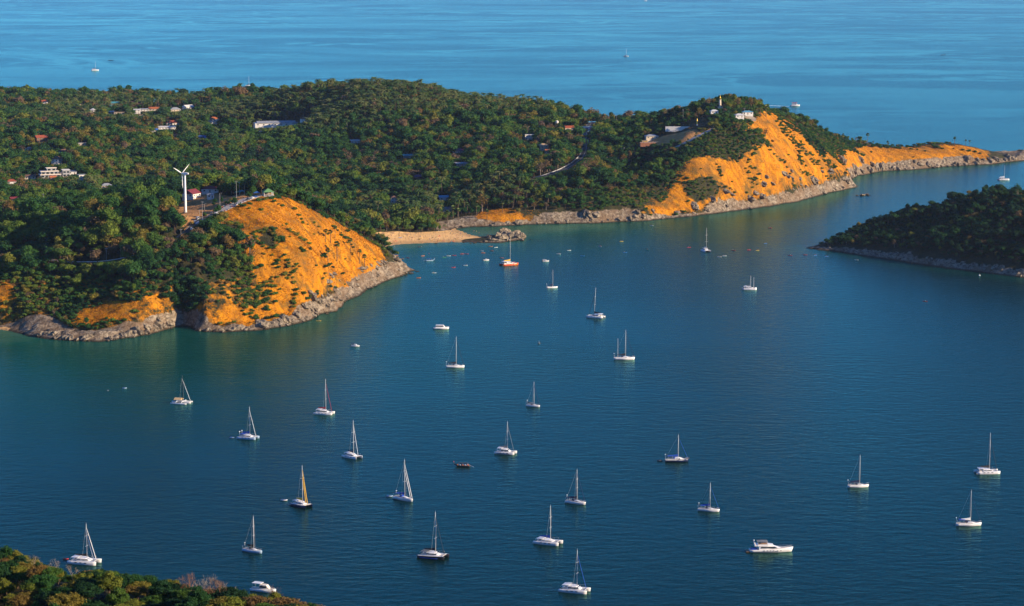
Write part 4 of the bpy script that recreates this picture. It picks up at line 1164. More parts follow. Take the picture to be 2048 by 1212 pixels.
def trunk_mb(L, h, seed, r=0.22):
    g = random.Random(seed)
    mb = MB()
    mid = (g.uniform(-.3, .3), g.uniform(-.3, .3), h * 0.5)
    mb.tube([(0, 0, -0.6), mid, (mid[0] * 1.5, mid[1] * 1.5, h * 0.8)], [r * 1.3, r, r * 0.7], 6)
    for l in L[:5]:
        mb.tube([mid, ((mid[0] + l[0]) / 2, (mid[1] + l[1]) / 2, (mid[2] + l[2]) * 0.52), (l[0], l[1], l[2])], [r * 0.6, r * 0.4, r * 0.15], 5)
    return mb

PROTO = bpy.data.collections.new('tree_sources')      # sources for the far woodland only, not part of the scene itself
def proto_obj(name, me):
    o = bpy.data.objects.new(name, me); PROTO.objects.link(o); return o
def joined(name, parts):
    """parts: (V, F, material) -> one mesh with several materials"""
    V, Fc, mi, mats = [], [], [], []
    for k, (v, f, m) in enumerate(parts):
        o = len(V); V += [tuple(p) for p in v]; Fc += [tuple(i + o for i in q) for q in f]; mi += [k] * len(f); mats.append(m)
    return mesh_data(name, V, Fc, mats, mi)

# -- palms
def fan_leaf(g, c, d, size):
    d = d / np.linalg.norm(d)
    u = np.cross(d, [0, 0, 1.0]); u /= max(np.linalg.norm(u), 1e-6); w = np.cross(u, d)
    base = c + d * size * 0.45
    V, Fc = [tuple(base)], []
    k = 7
    for i in range(k):
        a = (i / (k - 1) - 0.5) * 2.6
        p = base + (d * math.cos(a) + u * math.sin(a)) * size * 0.75 - w * 0.12 * size * math.cos(a) - np.array([0, 0, 0.10 * size])
        V.append(tuple(p))
    for i in range(1, k): Fc.append((0, i, i + 1))
    return V, Fc
def sugar_palm_parts(seed, h=11.0, rad=2.5):
    g = np.random.default_rng(seed)
    V, Fc = [], []
    c = np.array([0, 0, h])
    for k in range(34):
        ph = g.uniform(0, 2 * math.pi); el = math.asin(g.uniform(-0.62, 1.0))
        d = np.array([math.cos(el) * math.cos(ph), math.cos(el) * math.sin(ph), math.sin(el)])
        v, f = fan_leaf(g, c, d, rad * g.uniform(0.75, 1.05) / 1.1)
        o = len(V); V += v; Fc += [tuple(i + o for i in q) for q in f]
    tr = MB().tube([(0, 0, -0.8), (g.uniform(-.15, .15), g.uniform(-.15, .15), h * 0.5), (0, 0, h)], [0.34, 0.24, 0.22], 7)
    return (V, Fc), tr
def coconut_parts(seed, h=12.0, rad=3.6):
    g = np.random.default_rng(seed)
    V, Fc = [], []
    lean = np.array([g.uniform(-1, 1), g.uniform(-1, 1), 0]) * 1.2
    c = np.array([0, 0, h]) + lean
    for k in range(17):
        ph = k * 2.4 + g.uniform(-.2, .2); el = g.uniform(-0.1, 1.1)
        d = np.array([math.cos(ph), math.sin(ph), 0]); up = np.array([0, 0, 1.0])
        side = np.cross(d, up)
        prev = None
        for s in range(5):
            t = s / 4
            p = c + d * rad * t * math.cos(el * (1 - t)) + up * (rad * (math.sin(el) * t - 0.75 * t * t))
            w = 0.48 * math.sin(math.pi * min(1, 0.15 + t * 0.85)) + 0.05
            a, b = p + side * w - up * w * 0.5, p - side * w - up * w * 0.5
            o = len(V); V += [tuple(a), tuple(p), tuple(b)]
            if prev is not None: Fc += [(prev, o, o + 1, prev + 1), (prev + 1, o + 1, o + 2, prev + 2)]
            prev = o
    tr = MB().tube([(0, 0, -0.8), tuple(lean * 0.35 + np.array([0, 0, h * 0.5])), tuple(c)], [0.24, 0.17, 0.14], 6)
    return (V, Fc), tr

# -- far woodland kinds (0..9), in alphabetical order of their names
NK = 7
for k in range(NK):
    V, Fc, L = crown_arrays(100 + k, 330 + 30 * (k % 3), 0.50, 5 + k % 4, 3.6 + 0.5 * (k % 3), [3.0, 2.4, 3.6, 2.0, 3.2, 2.6, 4.2][k], [5.2, 4.6, 6.2, 5.4, 5.0, 4.6, 6.6][k])
    t = trunk_mb(L, 5.0, k)
    proto_obj('source_%02d' % k, joined('broadleaf_far', [(V, Fc, M_LEAF), (t.v, t.f, M_BARK)]))
# a sparse, twiggy crown
V, Fc, L = crown_arrays(140, 150, 0.45, 7, 3.6, 3.2, 5.4, core=False)
t = trunk_mb(L, 6.0, 40)
proto_obj('source_07', joined('sparse_far', [(V, Fc, M_LEAF), (t.v, t.f, M_TWIG)]))
(pv, pf), tr = coconut_parts(3)
proto_obj('source_08', joined('coconut_far', [(pv, pf, M_PALM), (tr.v, tr.f, M_PBARK)]))
(pv, pf), tr = coconut_parts(4, 10.0, 3.2)
proto_obj('source_09', joined('coconut_far', [(pv, pf, M_PALM), (tr.v, tr.f, M_PBARK)]))
# low scrub
for k in range(2):
    V, Fc, L = crown_arrays(150 + k, 130, 0.42, 6, 2.4, 1.3, 1.1)
    proto_obj('source_%d' % (10 + k), joined('scrub_far', [(V, Fc, M_LEAF)]))

def scatter_object(name, P, rot, scl, idx, tint, collection, label=None):
    me = bpy.data.meshes.new(name)
    me.vertices.add(len(P)); me.vertices.foreach_set('co', np.asarray(P, np.float32).ravel())
    for nm, dt, arr in (('rot', 'FLOAT', rot), ('scl', 'FLOAT', scl), ('idx', 'INT', idx), ('tint', 'FLOAT', tint)):
        a = me.attributes.new(nm, dt, 'POINT'); a.data.foreach_set('value', np.asarray(arr, np.float32 if dt == 'FLOAT' else np.int32))
    o = link(bpy.data.objects.new(name, me))
    ng = bpy.data.node_groups.new(name + '_nodes', 'GeometryNodeTree')
    ng.interface.new_socket('Geometry', in_out='INPUT', socket_type='NodeSocketGeometry')
    ng.interface.new_socket('Geometry', in_out='OUTPUT', socket_type='NodeSocketGeometry')
    N = ng.nodes
    gi, go = N.new('NodeGroupInput'), N.new('NodeGroupOutput')
    iop = N.new('GeometryNodeInstanceOnPoints')
    ci = N.new('GeometryNodeCollectionInfo'); ci.inputs['Collection'].default_value = collection
    ci.inputs['Separate Children'].default_value = True; ci.inputs['Reset Children'].default_value = True
    def na(nm, dt):
        a = N.new('GeometryNodeInputNamedAttribute'); a.data_type = dt; a.inputs['Name'].default_value = nm; return a.outputs[0]
    cx = N.new('ShaderNodeCombineXYZ')
    L = ng.links
    L.new(gi.outputs[0], iop.inputs['Points'])
    L.new(ci.outputs[0], iop.inputs['Instance'])
    iop.inputs['Pick Instance'].default_value = True
    L.new(na('idx', 'INT'), iop.inputs['Instance Index'])
    L.new(na('rot', 'FLOAT'), cx.inputs['Z']); L.new(cx.outputs[0], iop.inputs['Rotation'])
    L.new(na('scl', 'FLOAT'), iop.inputs['Scale'])
    L.new(iop.outputs[0], go.inputs[0])
    md = o.modifiers.new('scatter', 'NODES'); md.node_group = ng
    tag(o, kind='stuff')
    return o

# -- where trees stand
def jitter(x0, x1, y0, y1, s, g):
    X, Y = np.meshgrid(np.arange(x0, x1, s), np.arange(y0, y1, s))
    X = X.ravel() + g.uniform(-.42, .42, X.size) * s; Y = Y.ravel() + g.uniform(-.42, .42, Y.size) * s
    return X, Y
for q, w, spans in ((RD_SADDLE, 3.5, ((0, 9999),)), (RD_CAPE, 3, ((0, 9999),)), (RD_MILL, 2.5, ((165, 255), (302, 318), (372, 9999)))):
    for p_ in q[::2]:
        u_ = project(p_)[0]
        if any(a_ <= u_ <= b_ for a_, b_ in spans): CLEAR.append((p_[0], p_[1], p_[2], w, .3, 0))
CLEARA = np.array(CLEAR) if CLEAR else np.zeros((0, 6))
def allowed_height(x, y, z):
    """how tall a plant may be here so that the buildings stay as open to view as they are; 0 keeps the ground free"""
    lim = np.full(x.shape, 99.0)
    for bx, by, bz, hw, vis, dep in CLEARA:
        r = math.hypot(bx, by); ux, uy = bx / r, by / r
        along = (bx - x) * ux + (by - y) * uy          # metres in front of the building
        across = np.abs((x - bx) * -uy + (y - by) * ux)
        lim = np.where((across < hw) & (np.abs(along) < hw * 0.8), 0.0, lim)
        m = (across < hw + 1.0) & (along > 0) & (along < 170)
        slope = (CAMZ - bz) / r
        sight = bz + vis + along * slope - z
        lim = np.where(m, np.minimum(lim, sight), lim)
    return np.maximum(lim, 0)
R_GRASS = Raster(lambda x, y: a_grass(x, y, None), -720, 780, 1780, 3500, 4.0)
BEND = ground(738, 486)
g = np.random.default_rng(5)
PX, PY = [], []
for x0, x1, y0, y1, s in ((-700, 760, 1780, 2500, 5.2), (-900, 760, 2500, 3100, 5.9), (-1300, 600, 3100, 3700, 7.0), (-1500, 300, 3700, 4550, 9.0), (-1500, -700, 1900, 2500, 12), (-1500, -900, 2500, 3100, 12)):
    a, b = jitter(x0, x1, y0, y1, s, g); PX.append(a); PY.append(b)
PX, PY = np.concatenate(PX), np.concatenate(PY)
m = SDM(PX, PY) > 0; PX, PY = PX[m], PY[m]
# only what could be seen from near the viewpoint
m = np.abs(PX) < PY * 0.24 + 150; PX, PY = PX[m], PY[m]
PZ = h_land(PX, PY)
ds = SDM(PX, PY)
gm = np.where(PY < 3490, R_GRASS(PX, PY), 0) + (fbm(PX, PY, 22, 3, 91) - 0.5) * 0.9
sandm = a_sand(PX, PY, PZ); br = np.maximum(soft(BROWN)(PX, PY, PZ), soft(BROWN2)(PX, PY, PZ))
rd = np.full(PX.shape, 1e9)
for q, w in ROADS: rd = np.minimum(rd, dist_poly(PX, PY, q[::3], False) - w)
rock = a_rock(PX, PY, PZ)
ok = (gm < 0.5) & (sandm < 0.3) & (br < 0.4) & (rd > 1.6) & (rock < 0.45) & (PZ > 1.5) & (dist_poly(PX, PY, SPIT_C, False) > 45) & (np.hypot(PX - BEND[0], PY - BEND[1]) > 34)
# thin the woods on the dry lower slopes of the turbine hill
scrubby = ((PY < 2000) & (PZ < 34)) | (in_poly(PX, PY, GREEN_CAPE)) | in_poly(PX, PY, GREEN_CAPE2) | in_poly(PX, PY, GREEN_RIDGE) | (ds < 45) & (PX > 80)
inpatch = np.zeros(PX.shape, bool)
for q in PATCH_G: inpatch |= in_poly(PX, PY, q)
inpatch |= in_poly(PX, PY, G_MILL) & (dist_poly(PX, PY, G_MILL) > 7)
scrubby |= inpatch | (PX > 400)
ok &= ~(scrubby & (fbm(PX, PY, 35, 3, 95) < 0.30) & ~in_poly(PX, PY, GREEN_CAPE))
PX, PY, PZ, ds, scrubby, rd, inpatch = (a[ok] for a in (PX, PY, PZ, ds, scrubby, rd, inpatch))
def scrub_layer():
    X, Y = [], []
    for x0, x1, y0, y1, s in ((-480, -110, 1800, 2200, 3.3), (60, 480, 2560, 3200, 3.6)):
        a, b = jitter(x0, x1, y0, y1, s, g); X.append(a); Y.append(b)
    X, Y = np.concatenate(X), np.concatenate(Y)
    m = SDM(X, Y) > 12; X, Y = X[m], Y[m]
    Z = h_land(X, Y)
    gmm = R_GRASS(X, Y) + (fbm(X, Y, 22, 3, 91) - 0.5) * 0.9
    r = np.full(X.shape, 1e9)
    for q, w in ROADS: r = np.minimum(r, dist_poly(X, Y, q[::3], False) - w)
    green = in_poly(X, Y, GREEN_CAPE) | in_poly(X, Y, GREEN_CAPE2) | in_poly(X, Y, GREEN_RIDGE)
    low = (Y < 2010) & (Z < 44) | (X < 0) & (gmm > .4) & (Y < 2200) | (SDM(X, Y) < 90) & (X > 60) | green
    m = low & ((gmm < .55) | (fbm(X, Y, 18, 3, 99) > .57) & (gmm < 1.1) & (X > 60) | (fbm(X, Y, 12, 3, 98) > .62) & (gmm < .95) & (X < 0)) & (r > 1.5) & (a_rock(X, Y, Z) < .5) & (Z > 2) & (soft(BROWN2)(X, Y, Z) < .4) & ((fbm(X, Y, 16, 3, 96) > .36) | green)
    X, Y, Z, green = X[m], Y[m], Z[m], green[m]; k = len(X)
    t = np.clip(.22 + .7 * (fbm(X, Y, 30, 3, 97) - .45) + g.normal(0, .12, k) + .10 * ~green, 0, 1)
    s = g.uniform(.6, 1.35, k); l = allowed_height(X, Y, Z); s = np.minimum(s, l / 2.6); m = s > .3
    return np.stack([X, Y, Z], 1)[m], s[m], t[m]
n = len(PX)
SC = g.choice([.7, .95, 1.2, 1.55], n, p=[.26, .36, .26, .12]) * g.uniform(.88, 1.12, n) * np.where(PY > 3100, 1.25, 1.08) * (0.75 + 0.6 * fbm(PX, PY, 50, 2, 71))
SC = np.where(ds < 40, SC * (0.45 + 0.55 * ds / 40), SC)
SC = np.where(scrubby, SC * 0.62, SC) * np.where(PX > 120, .74, 1.0)
KI = g.integers(0, NK, n)
dead = fbm(PX, PY, 90, 3, 31)
KI = np.where((g.random(n) < 0.16 * sstep(.45, .6, dead)) , 7, KI)
# palm groves: the ridge behind the warehouse, the far village, the trees behind the beach
pp = np.zeros(n)
for (cx, cy, r, pr) in ((*ground(700, 195)[:2], 330, .62), (*ground(560, 215)[:2], 260, .55), (*ground(300, 215)[:2], 200, .35), (*ground(220, 235)[:2], 170, .35), (*ground(860, 430)[:2], 110, .22), (*ground(940, 415)[:2], 90, .30), (*ground(230, 395)[:2], 60, .25)):
    pp = np.maximum(pp, pr * (1 - sstep(r * .6, r, np.hypot(PX - cx, PY - cy))))
palm = g.random(n) < pp
KI = np.where(palm, 8 + g.integers(0, 2, n), KI)
SC = np.where(palm, g.uniform(1.15, 1.7, n), SC)
low = scrubby & ((g.random(n) < 0.45) | (PX > 470) | inpatch) & ~palm
KI = np.where(low, 10 + g.integers(0, 2, n), KI); SC = np.where(low, g.uniform(.8, 1.4, n), SC)
HT = np.array([8.2, 7.2, 9.8, 7.6, 8.4, 7.4, 10.8, 8.8, 13.5, 11.5, 2.5, 2.5])
lim = allowed_height(PX, PY, PZ)
SC = np.minimum(SC, lim / HT[KI])
swap = (SC < 0.34) & (lim > 1.2) & (KI < 10)
KI = np.where(swap, 10, KI); SC = np.where(swap, np.clip(lim / 2.6, .4, 1.2), SC)
TI = 0.26 + 0.85 * (fbm(PX, PY, 38, 3, 81) - 0.47) + g.normal(0, .09, n)
dry = sstep(.56, .66, fbm(PX, PY, 42, 3, 33))
TI = np.where(g.random(n) < 0.03 + 0.42 * dry, g.uniform(.5, 1.0, n), TI)
TI = np.where(scrubby & (g.random(n) < .18), g.uniform(.55, .9, n), TI)
TI = np.where(palm, g.uniform(.1, .8, n), np.clip(TI, 0.0, 1))
TI = np.where(KI == 7, g.uniform(.7, 1.0, n), TI)
# bright green young plantation in front of the warehouse
pl = gpoly([(380, 255), (430, 250), (480, 258), (560, 285), (640, 300), (560, 305), (450, 285)])
inpl = in_poly(PX, PY, pl)
TI = np.where(inpl, g.uniform(.28, .46, n), TI); KI = np.where(inpl & (KI > 6), 1, KI)
keep = SC > 0.30
PX, PY, PZ, SC, KI, TI, scrubby = (a[keep] for a in (PX, PY, PZ, SC, KI, TI, scrubby))
n = len(PX)
RO = g.uniform(0, 2 * math.pi, n)
# the trees that show largest stand as things of their own
u, v = [], []
P3 = np.stack([PX, PY, PZ + 4 - CAMZ], 1)
dz = P3 @ FWD; U = CX + F * P3[:, 0] / dz; W = CY - F * (P3 @ UPV) / dz
cand = np.where((PY < 2230) & (KI < 7) & (U > 4) & (U < 900) & (W > 400) & (W < 690))[0]
vis = np.zeros(len(cand), bool)
tt = np.linspace(0.80, 0.995, 60)
for j, i in enumerate(cand):
    x, y = PX[i] * tt, PY[i] * tt; zz = CAMZ + (PZ[i] + 5 * SC[i] - CAMZ) * tt
    vis[j] = (zz > h_main(x, y, False) + 2).all()
cand = cand[vis]
order = np.argsort(-(SC[cand] * HT[KI[cand]] / PY[cand]))
NEAR = cand[order[:120]]
mk = np.ones(n, bool); mk[NEAR] = False
SP3, SS, ST = scrub_layer(); ns = len(SP3)
scatter_object('scrub', SP3, g.uniform(0, 6.28, ns), SS, 10 + g.integers(0, 2, ns), ST, PROTO)
wood = scatter_object('woodland', np.stack([PX, PY, PZ], 1)[mk], RO[mk], SC[mk], KI[mk], TI[mk], PROTO)
print('woodland points', int(mk.sum()), time.time() - T0)

# detailed broadleaf meshes for the single trees
def tree_kind(seed, nleaf, leaf, lobes, rx, rz, h, name='crown', small=1.0, corek=.74):
    V, Fc, L = crown_arrays(seed, nleaf, leaf, lobes, rx, rz, h, True, small, corek)
    return mesh_data(name, V, Fc, M_LEAF), trunk_mb(L, h, seed).data('trunk', M_BARK)
MID = [tree_kind(200 + k, 900, 0.36, 7 + k, 3.6 + .5 * (k % 3), [3.0, 2.4, 3.6, 2.0, 3.2, 2.6, 4.2][k], [5.2, 4.6, 6.2, 5.4, 5.0, 4.6, 6.6][k]) for k in range(7)]
def place_tree(kind, loc, rz, s, tint, label, group, name='broadleaf_tree', cat='tree'):
    t = empty(name, loc, rz, s); tag(t, label, cat, group)
    c = link(bpy.data.objects.new('crown', kind[0]), t); c['tint'] = float(tint)
    link(bpy.data.objects.new('trunk', kind[1]), t)
    return t
def tint_word(t): return 'dark green' if t < .22 else 'green' if t < .42 else 'olive green' if t < .6 else 'dry orange brown'
for i in NEAR:
    w = tint_word(TI[i])
    place_tree(MID[KI[i]], (PX[i], PY[i], PZ[i]), RO[i], SC[i], TI[i], f'{w} leafy tree on the wooded slope below the wind turbine', f'{w} trees below the wind turbine')

for px, py, s_ in ((333, 590, 1.2), (341, 602, 1.1), (350, 612, 1.2), (358, 622, 1.1), (366, 630, 1.0), (374, 633, 1.1), (383, 630, 1.1), (390, 622, 1.1), (345, 580, 1.2), (356, 594, 1.3), (367, 606, 1.3), (377, 616, 1.3), (386, 606, 1.2), (395, 612, 1.0), (362, 575, 1.3), (375, 588, 1.3), (388, 590, 1.2), (350, 562, 1.2), (338, 566, 1.1), (400, 598, 1.1), (408, 606, 1.0), (370, 560, 1.2), (384, 570, 1.2), (398, 578, 1.2), (328, 602, .9), (412, 590, 1.1)):
    p = put(px, py)
    place_tree(MID[random.randrange(7)], tuple(p), random.uniform(0, 6), s_, random.uniform(.05, .3), 'dark green tree crowding the little rocky cove below the turbine', 'trees crowding the rocky cove')

# -- island woods
X, Y = jitter(270, 940, 2090, 2560, 5.6, g)
d = dist_poly(X, Y, POLY_ISLE); m = in_poly(X, Y, POLY_ISLE) & (d > 13); X, Y, d = X[m], Y[m], d[m]
Z = h_isle(X, Y); k = len(X)
s = g.uniform(.7, 1.15, k) * np.clip(.45 + d / 60, .45, 1.0); ki = np.where(g.random(k) < .06, 7, g.integers(0, NK, k))
ti = np.clip(.08 + .3 * (fbm(X, Y, 40, 3, 87) - .45) + g.normal(0, .08, k), 0, 1); ti = np.where(g.random(k) < .09, g.uniform(.6, 1, k), ti)
scatter_object('island_woodland', np.stack([X, Y, Z], 1), g.uniform(0, 6.28, k), s, ki, ti, PROTO)

# -- trees on the hillside below the viewpoint
FG = [tree_kind(300 + k, 4600, 0.17, 26 + 2 * k, [3.3, 3.8, 3.0, 4.1, 3.5][k], [2.6, 2.4, 3.2, 2.3, 2.9][k], [4.2, 3.9, 4.8, 4.0, 4.5][k], small=.55, corek=.6) for k in range(5)]
def bare_tree_mb(seed, h=7.0, spread=.9, depth=5, r0=.16):
    g = random.Random(seed); mb = MB()
    def grow(p, d, L, r, k):
        q = p + d * L * .5 + Vector((g.uniform(-.08, .08), g.uniform(-.08, .08), 0)) * L; e = p + d * L
        mb.tube([p, q, e], [r, r * .8, r * .6], 5 if k > 2 else 3, cap=False)
        if k == 0: return
        for _ in range(3 if k > 1 else 4):
            dd = (d + Vector((g.uniform(-1, 1), g.uniform(-1, 1), g.uniform(-.25, .7))) * spread).normalized()
            grow(e, dd, L * g.uniform(.6, .85), r * .58, k - 1)
    grow(Vector((0, 0, -.4)), Vector((g.uniform(-.2, .2), g.uniform(-.2, .2), 1)).normalized(), h * .33, r0, depth)
    return mb
def hill_pt(px, y):
    """hillside point at a photo column and a distance ahead"""
    x = (px - CX) / F * math.hypot(y, 0) * 1.03
    return x, y, float(h_hill(np.array([x]), np.array([y]))[0])
X, Y = jitter(-150, -20, 425, 600, 4.6, g)
Z = h_hill(X, Y)
P3 = np.stack([X, Y, Z + 6 - CAMZ], 1); dz = P3 @ FWD; U = CX + F * P3[:, 0] / dz; W = CY - F * (P3 @ UPV) / dz
sil = np.interp(U, [-60, 0, 40, 70, 140, 200, 260, 310, 380, 450, 520, 560, 590, 640, 680], [1070, 1080, 1098, 1118, 1142, 1132, 1142, 1146, 1160, 1162, 1172, 1180, 1194, 1204, 1214])
m = (U > -70) & (U < 690) & (W < 1330) & (W > sil - 30)
# tall ones may not rise over the outline of the wood
top_ok = np.zeros(len(X)); lim = np.full(len(X), 9.0)
for i in np.where(m)[0]:
    zt = CAMZ + ray(U[i], sil[i] + 2)[2] / ray(U[i], sil[i] + 2)[1] * Y[i]
    lim[i] = zt - Z[i]
m &= lim > 2.2
idx = np.where(m)[0]
HF = [6.8, 6.3, 8.0, 6.3, 7.4]
front = np.argsort(-W[idx])
print('foreground trees', len(idx))
FI = idx[np.argsort(W[idx])]
for i in FI[:180]:
    k = int(g.integers(0, 5)); s = min(g.uniform(.6, 1.0), lim[i] / HF[k])
    ti = float(np.clip(g.choice([.02, .12, .24, .40, .60, .74, .88], p=[.18, .22, .16, .12, .12, .12, .08]) + g.normal(0, .05), 0, 1))
    w = tint_word(ti)
    place_tree(FG[k], (X[i], Y[i], Z[i]), g.uniform(0, 6.28), s, ti, f'{w} leafy tree on the hillside above the nearest catamaran', f'{w} trees on the near hillside')
FC = bpy.data.collections.new('thicket_sources')
for k in range(5): FC.objects.link(bpy.data.objects.new('thicket_source_%d' % k, FG[k][0]))
rest = FI[180:520]
# the same wood goes on beyond both sides of the view
X2, Y2 = jitter(-330, 170, 330, 680, 5.6, g); Z2 = h_hill(X2, Y2)
q = np.stack([X2, Y2, Z2 + 7 - CAMZ], 1); dz = q @ FWD; U2 = CX + F * q[:, 0] / dz; W2 = CY - F * (q @ UPV) / dz
m2 = ((U2 < -75) | (U2 > 700) | (W2 > 1330)) & ~((U2 > -60) & (W2 < 1222) & (U2 < 2100))
X, Y, Z, lim = np.r_[X, X2[m2]], np.r_[Y, Y2[m2]], np.r_[Z, Z2[m2]], np.r_[lim, np.full(int(m2.sum()), 9.0)]
rest = np.r_[rest, np.arange(len(X) - int(m2.sum()), len(X))]; kk = g.integers(0, 5, len(rest))
scatter_object('hillside_thicket', np.stack([X, Y, Z], 1)[rest], g.uniform(0, 6.28, len(rest)), np.minimum(g.uniform(.75, 1.05, len(rest)), lim[rest] / np.array(HF)[kk]), kk, np.clip(g.choice([.02, .12, .24, .40, .60, .74, .88], len(rest)), 0, 1), FC)
BARE = [bare_tree_mb(11, 8.2, .85).data('branches', M_TWIG), bare_tree_mb(14, 7.0, 1.0).data('branches', M_TWIG), bare_tree_mb(17, 7.4, .8).data('branches', M_TWIGB)]
for px, py, y, k, s in ((62, 1112, 512, 0, 1.15), (112, 1122, 500, 1, 1.0), (146, 1140, 498, 1, .8), (385, 1158, 478, 2, 1.0), (425, 1170, 466, 2, 1.15), (460, 1165, 474, 1, .8), (540, 1180, 470, 2, .9), (405, 1150, 482, 1, .9)):
    a = at_d(px, py, y); z = float(h_hill(np.array([a[0]]), np.array([a[1]]))[0])
    top = a[2] - z
    o = link(bpy.data.objects.new('bare_tree', BARE[k])); o.location = (a[0], a[1], z); o.rotation_euler[2] = random.uniform(0, 6); o.scale = (max(.5, top / (8.0 if k == 0 else 6.8)),) * 3
    tag(o, ('pale leafless tree with spreading branches on the near hillside' if k < 2 else 'brown twiggy leafless tree on the near hillside'), 'bare tree', 'leafless trees on the near hillside' if k < 2 else 'brown twiggy trees on the near hillside')

# -- single palms
SP = [sugar_palm_parts(50 + k, [11, 9, 12.5, 10][k], [2.3, 2.1, 2.5, 2.2][k]) for k in range(4)]
SPD = [(mesh_data('crown', v, f, M_PALM), tr.data('trunk', M_PBARK)) for (v, f), tr in SP]
CPD = [(mesh_data('crown', v, f, M_PALM), tr.data('trunk', M_PBARK)) for (v, f), tr in [coconut_parts(60 + k, [11, 9.5, 12.5][k], [3.4, 3.0, 3.7][k]) for k in range(3)]]
def sugar_palm(px, ptop, base, label, group, kinds=SPD, name='sugar_palm'):
    """palm at the ground seen at (px, base) whose crown centre shows at row ptop"""
    p = put(px, base)
    k = random.randrange(len(kinds))
    hh = [11, 9, 12.5, 10] if kinds is SPD else [11, 9.5, 12.5]
    dist = math.hypot(p[0], p[1])
    h = (base - ptop) * dist / F
    s = max(.55, min(1.5, h / hh[k]))
    t = place_tree(kinds[k], tuple(p), random.uniform(0, 6), s, random.uniform(.15, .7), label, group, name, 'palm')
    return t
for px, ptop, base in ((651, 462, 484), (661, 464, 486), (670, 455, 477), (701, 480, 503), (674, 488, 523), (656, 500, 524), (719, 501, 526), (729, 513, 536)):
    sugar_palm(px, ptop, base, 'round headed sugar palm standing on the golden turbine hill slope', 'sugar palms on the golden turbine hill')
for px, ptop, base in ((1521, 213, 232), (1532, 214, 234), (1512, 216, 232), (1503, 220, 233), (1497, 214, 230), (1575, 228, 240), (1570, 231, 240), (1601, 240, 254), (1606, 243, 256), (1633, 253, 264), (1617, 252, 262), (1640, 270, 282), (1686, 269, 282), (1645, 268, 282), (1662, 274, 286), (1735, 269, 288),
    (1705, 283, 292), (1746, 284, 293), (1777, 287, 296), (1775, 284, 295), (1838, 288, 298), (1909, 277, 292), (1931, 281, 294), (1939, 282, 294), (1680, 280, 290), (1665, 283, 292)):
    sugar_palm(px, ptop, base, 'sugar palm standing along the golden cape ridge', 'sugar palms on the cape')
for px, ptop, base in ((1440, 262, 275), (1450, 258, 272), (1456, 254, 268), (1463, 259, 272), (1448, 268, 280), (1432, 266, 278), (1470, 250, 264), (1391, 272, 284), (1376, 279, 290), (1426, 250, 262), (1486, 247, 260), (1393, 265, 276), (1418, 272, 284)):
    sugar_palm(px, ptop, base, 'sugar palm beside the road up to the cape viewpoint', 'sugar palms by the cape road')
for px, ptop, base in ((849, 388, 412), (834, 393, 413), (800, 428, 455), (1004, 370, 405), (975, 378, 404), (1070, 375, 400), (1083, 390, 412), (1097, 386, 410), (1106, 380, 404), (932, 395, 420), (925, 385, 408), (965, 390, 412), (886, 404, 425), (900, 402, 424), (906, 415, 437), (917, 420, 440), (895, 425, 446), (880, 418, 440),
    (870, 395, 418), (935, 408, 430), (953, 410, 432), (974, 422, 440), (928, 352, 376), (990, 385, 408), (1005, 405, 425), (914, 398, 420), (860, 416, 440), (845, 425, 448), (873, 432, 452)):
    sugar_palm(px, ptop, base, 'tall sugar palm in the woods behind the beach', 'sugar palms behind the beach')
for px, ptop, base in ((798, 455, 472), (765, 460, 476), (842, 456, 470), (890, 450, 466), (868, 452, 468), (820, 452, 470), (856, 440, 462)):
    sugar_palm(px, ptop, base, 'coconut palm leaning at the edge of the sandy beach', 'coconut palms on the beach', CPD, 'coconut_palm')

# -- shrubs and little round trees that stand alone
SHR = [mesh_data('shrub', *crown_arrays(400 + k, 420, .24, 6, 2.0, 1.2, 1.0)[:2], M_LEAF) for k in range(3)]
def shrub(px, py, s, tint, label, group):
    p = put(px, py); o = link(bpy.data.objects.new('shrub', SHR[random.randrange(3)])); o.location = tuple(p); o.rotation_euler[2] = random.uniform(0, 6); o.scale = (s, s, s * random.uniform(.7, 1.1)); o['tint'] = float(tint)
    tag(o, label, 'shrub', group)
for px, py, s, ti in ((552, 378 + 152, 1.6, .2), (522, 535, 1.7, .18), (512, 538, 1.4, .25), (556, 537, 1.3, .3), (602, 500, 1.3, .35), (608, 504, 1.2, .3), (647, 512, 1.5, .15), (651, 516, 1.3, .12), (635, 585, 1.3, .45), (645, 560, 1.0, .5), (528, 510, .9, .7), (545, 512, .9, .65), (597, 432, 1.3, .4), (602, 440, 1.2, .5), (606, 448, 1.2, .45), (590, 420, 1.4, .55),
    (573, 450, .9, .5), (553, 458, 1.0, .3), (565, 452, .8, .6), (580, 475, .8, .5), (615, 450, .9, .4), (638, 455, .7, .6), (628, 470, .8, .5), (690, 520, .8, .7), (600, 535, .7, .7), (575, 560, .8, .7), (560, 580, .8, .6), (660, 585, .9, .5), (690, 570, .8, .6), (628, 448, .9, .5), (655, 470, .8, .6), (585, 398, 1.6, .5), (570, 395, 1.7, .55), (556, 398, 1.6, .3), (545, 399, 1.5, .35), (530, 401, 1.5, .6), (516, 403, 1.6, .4), (594, 402, 1.5, .5),
    (500, 409, 1.3, .3), (490, 413, 1.3, .3), (482, 411, 1.2, .4), (498, 418, 1.0, .5)):
    shrub(px, py, s, ti, 'low bush on the golden grass of the turbine hill', 'bushes on the golden turbine hill')
gg = np.random.default_rng(12)
for k in range(60):
    px, py = gg.uniform(1400, 1960), gg.uniform(255, 410)
    q = ground(px, py)
    if q is None or a_grass(q[:1], q[1:2], q[2:3])[0] < .7 or dist_poly(q[:1], q[1:2], POLY_MAIN)[0] < 25: continue
    shrub(px, py, gg.uniform(.8, 1.7), gg.uniform(.2, .9), 'low bush on the golden grass of the cape slope', 'bushes on the golden cape')
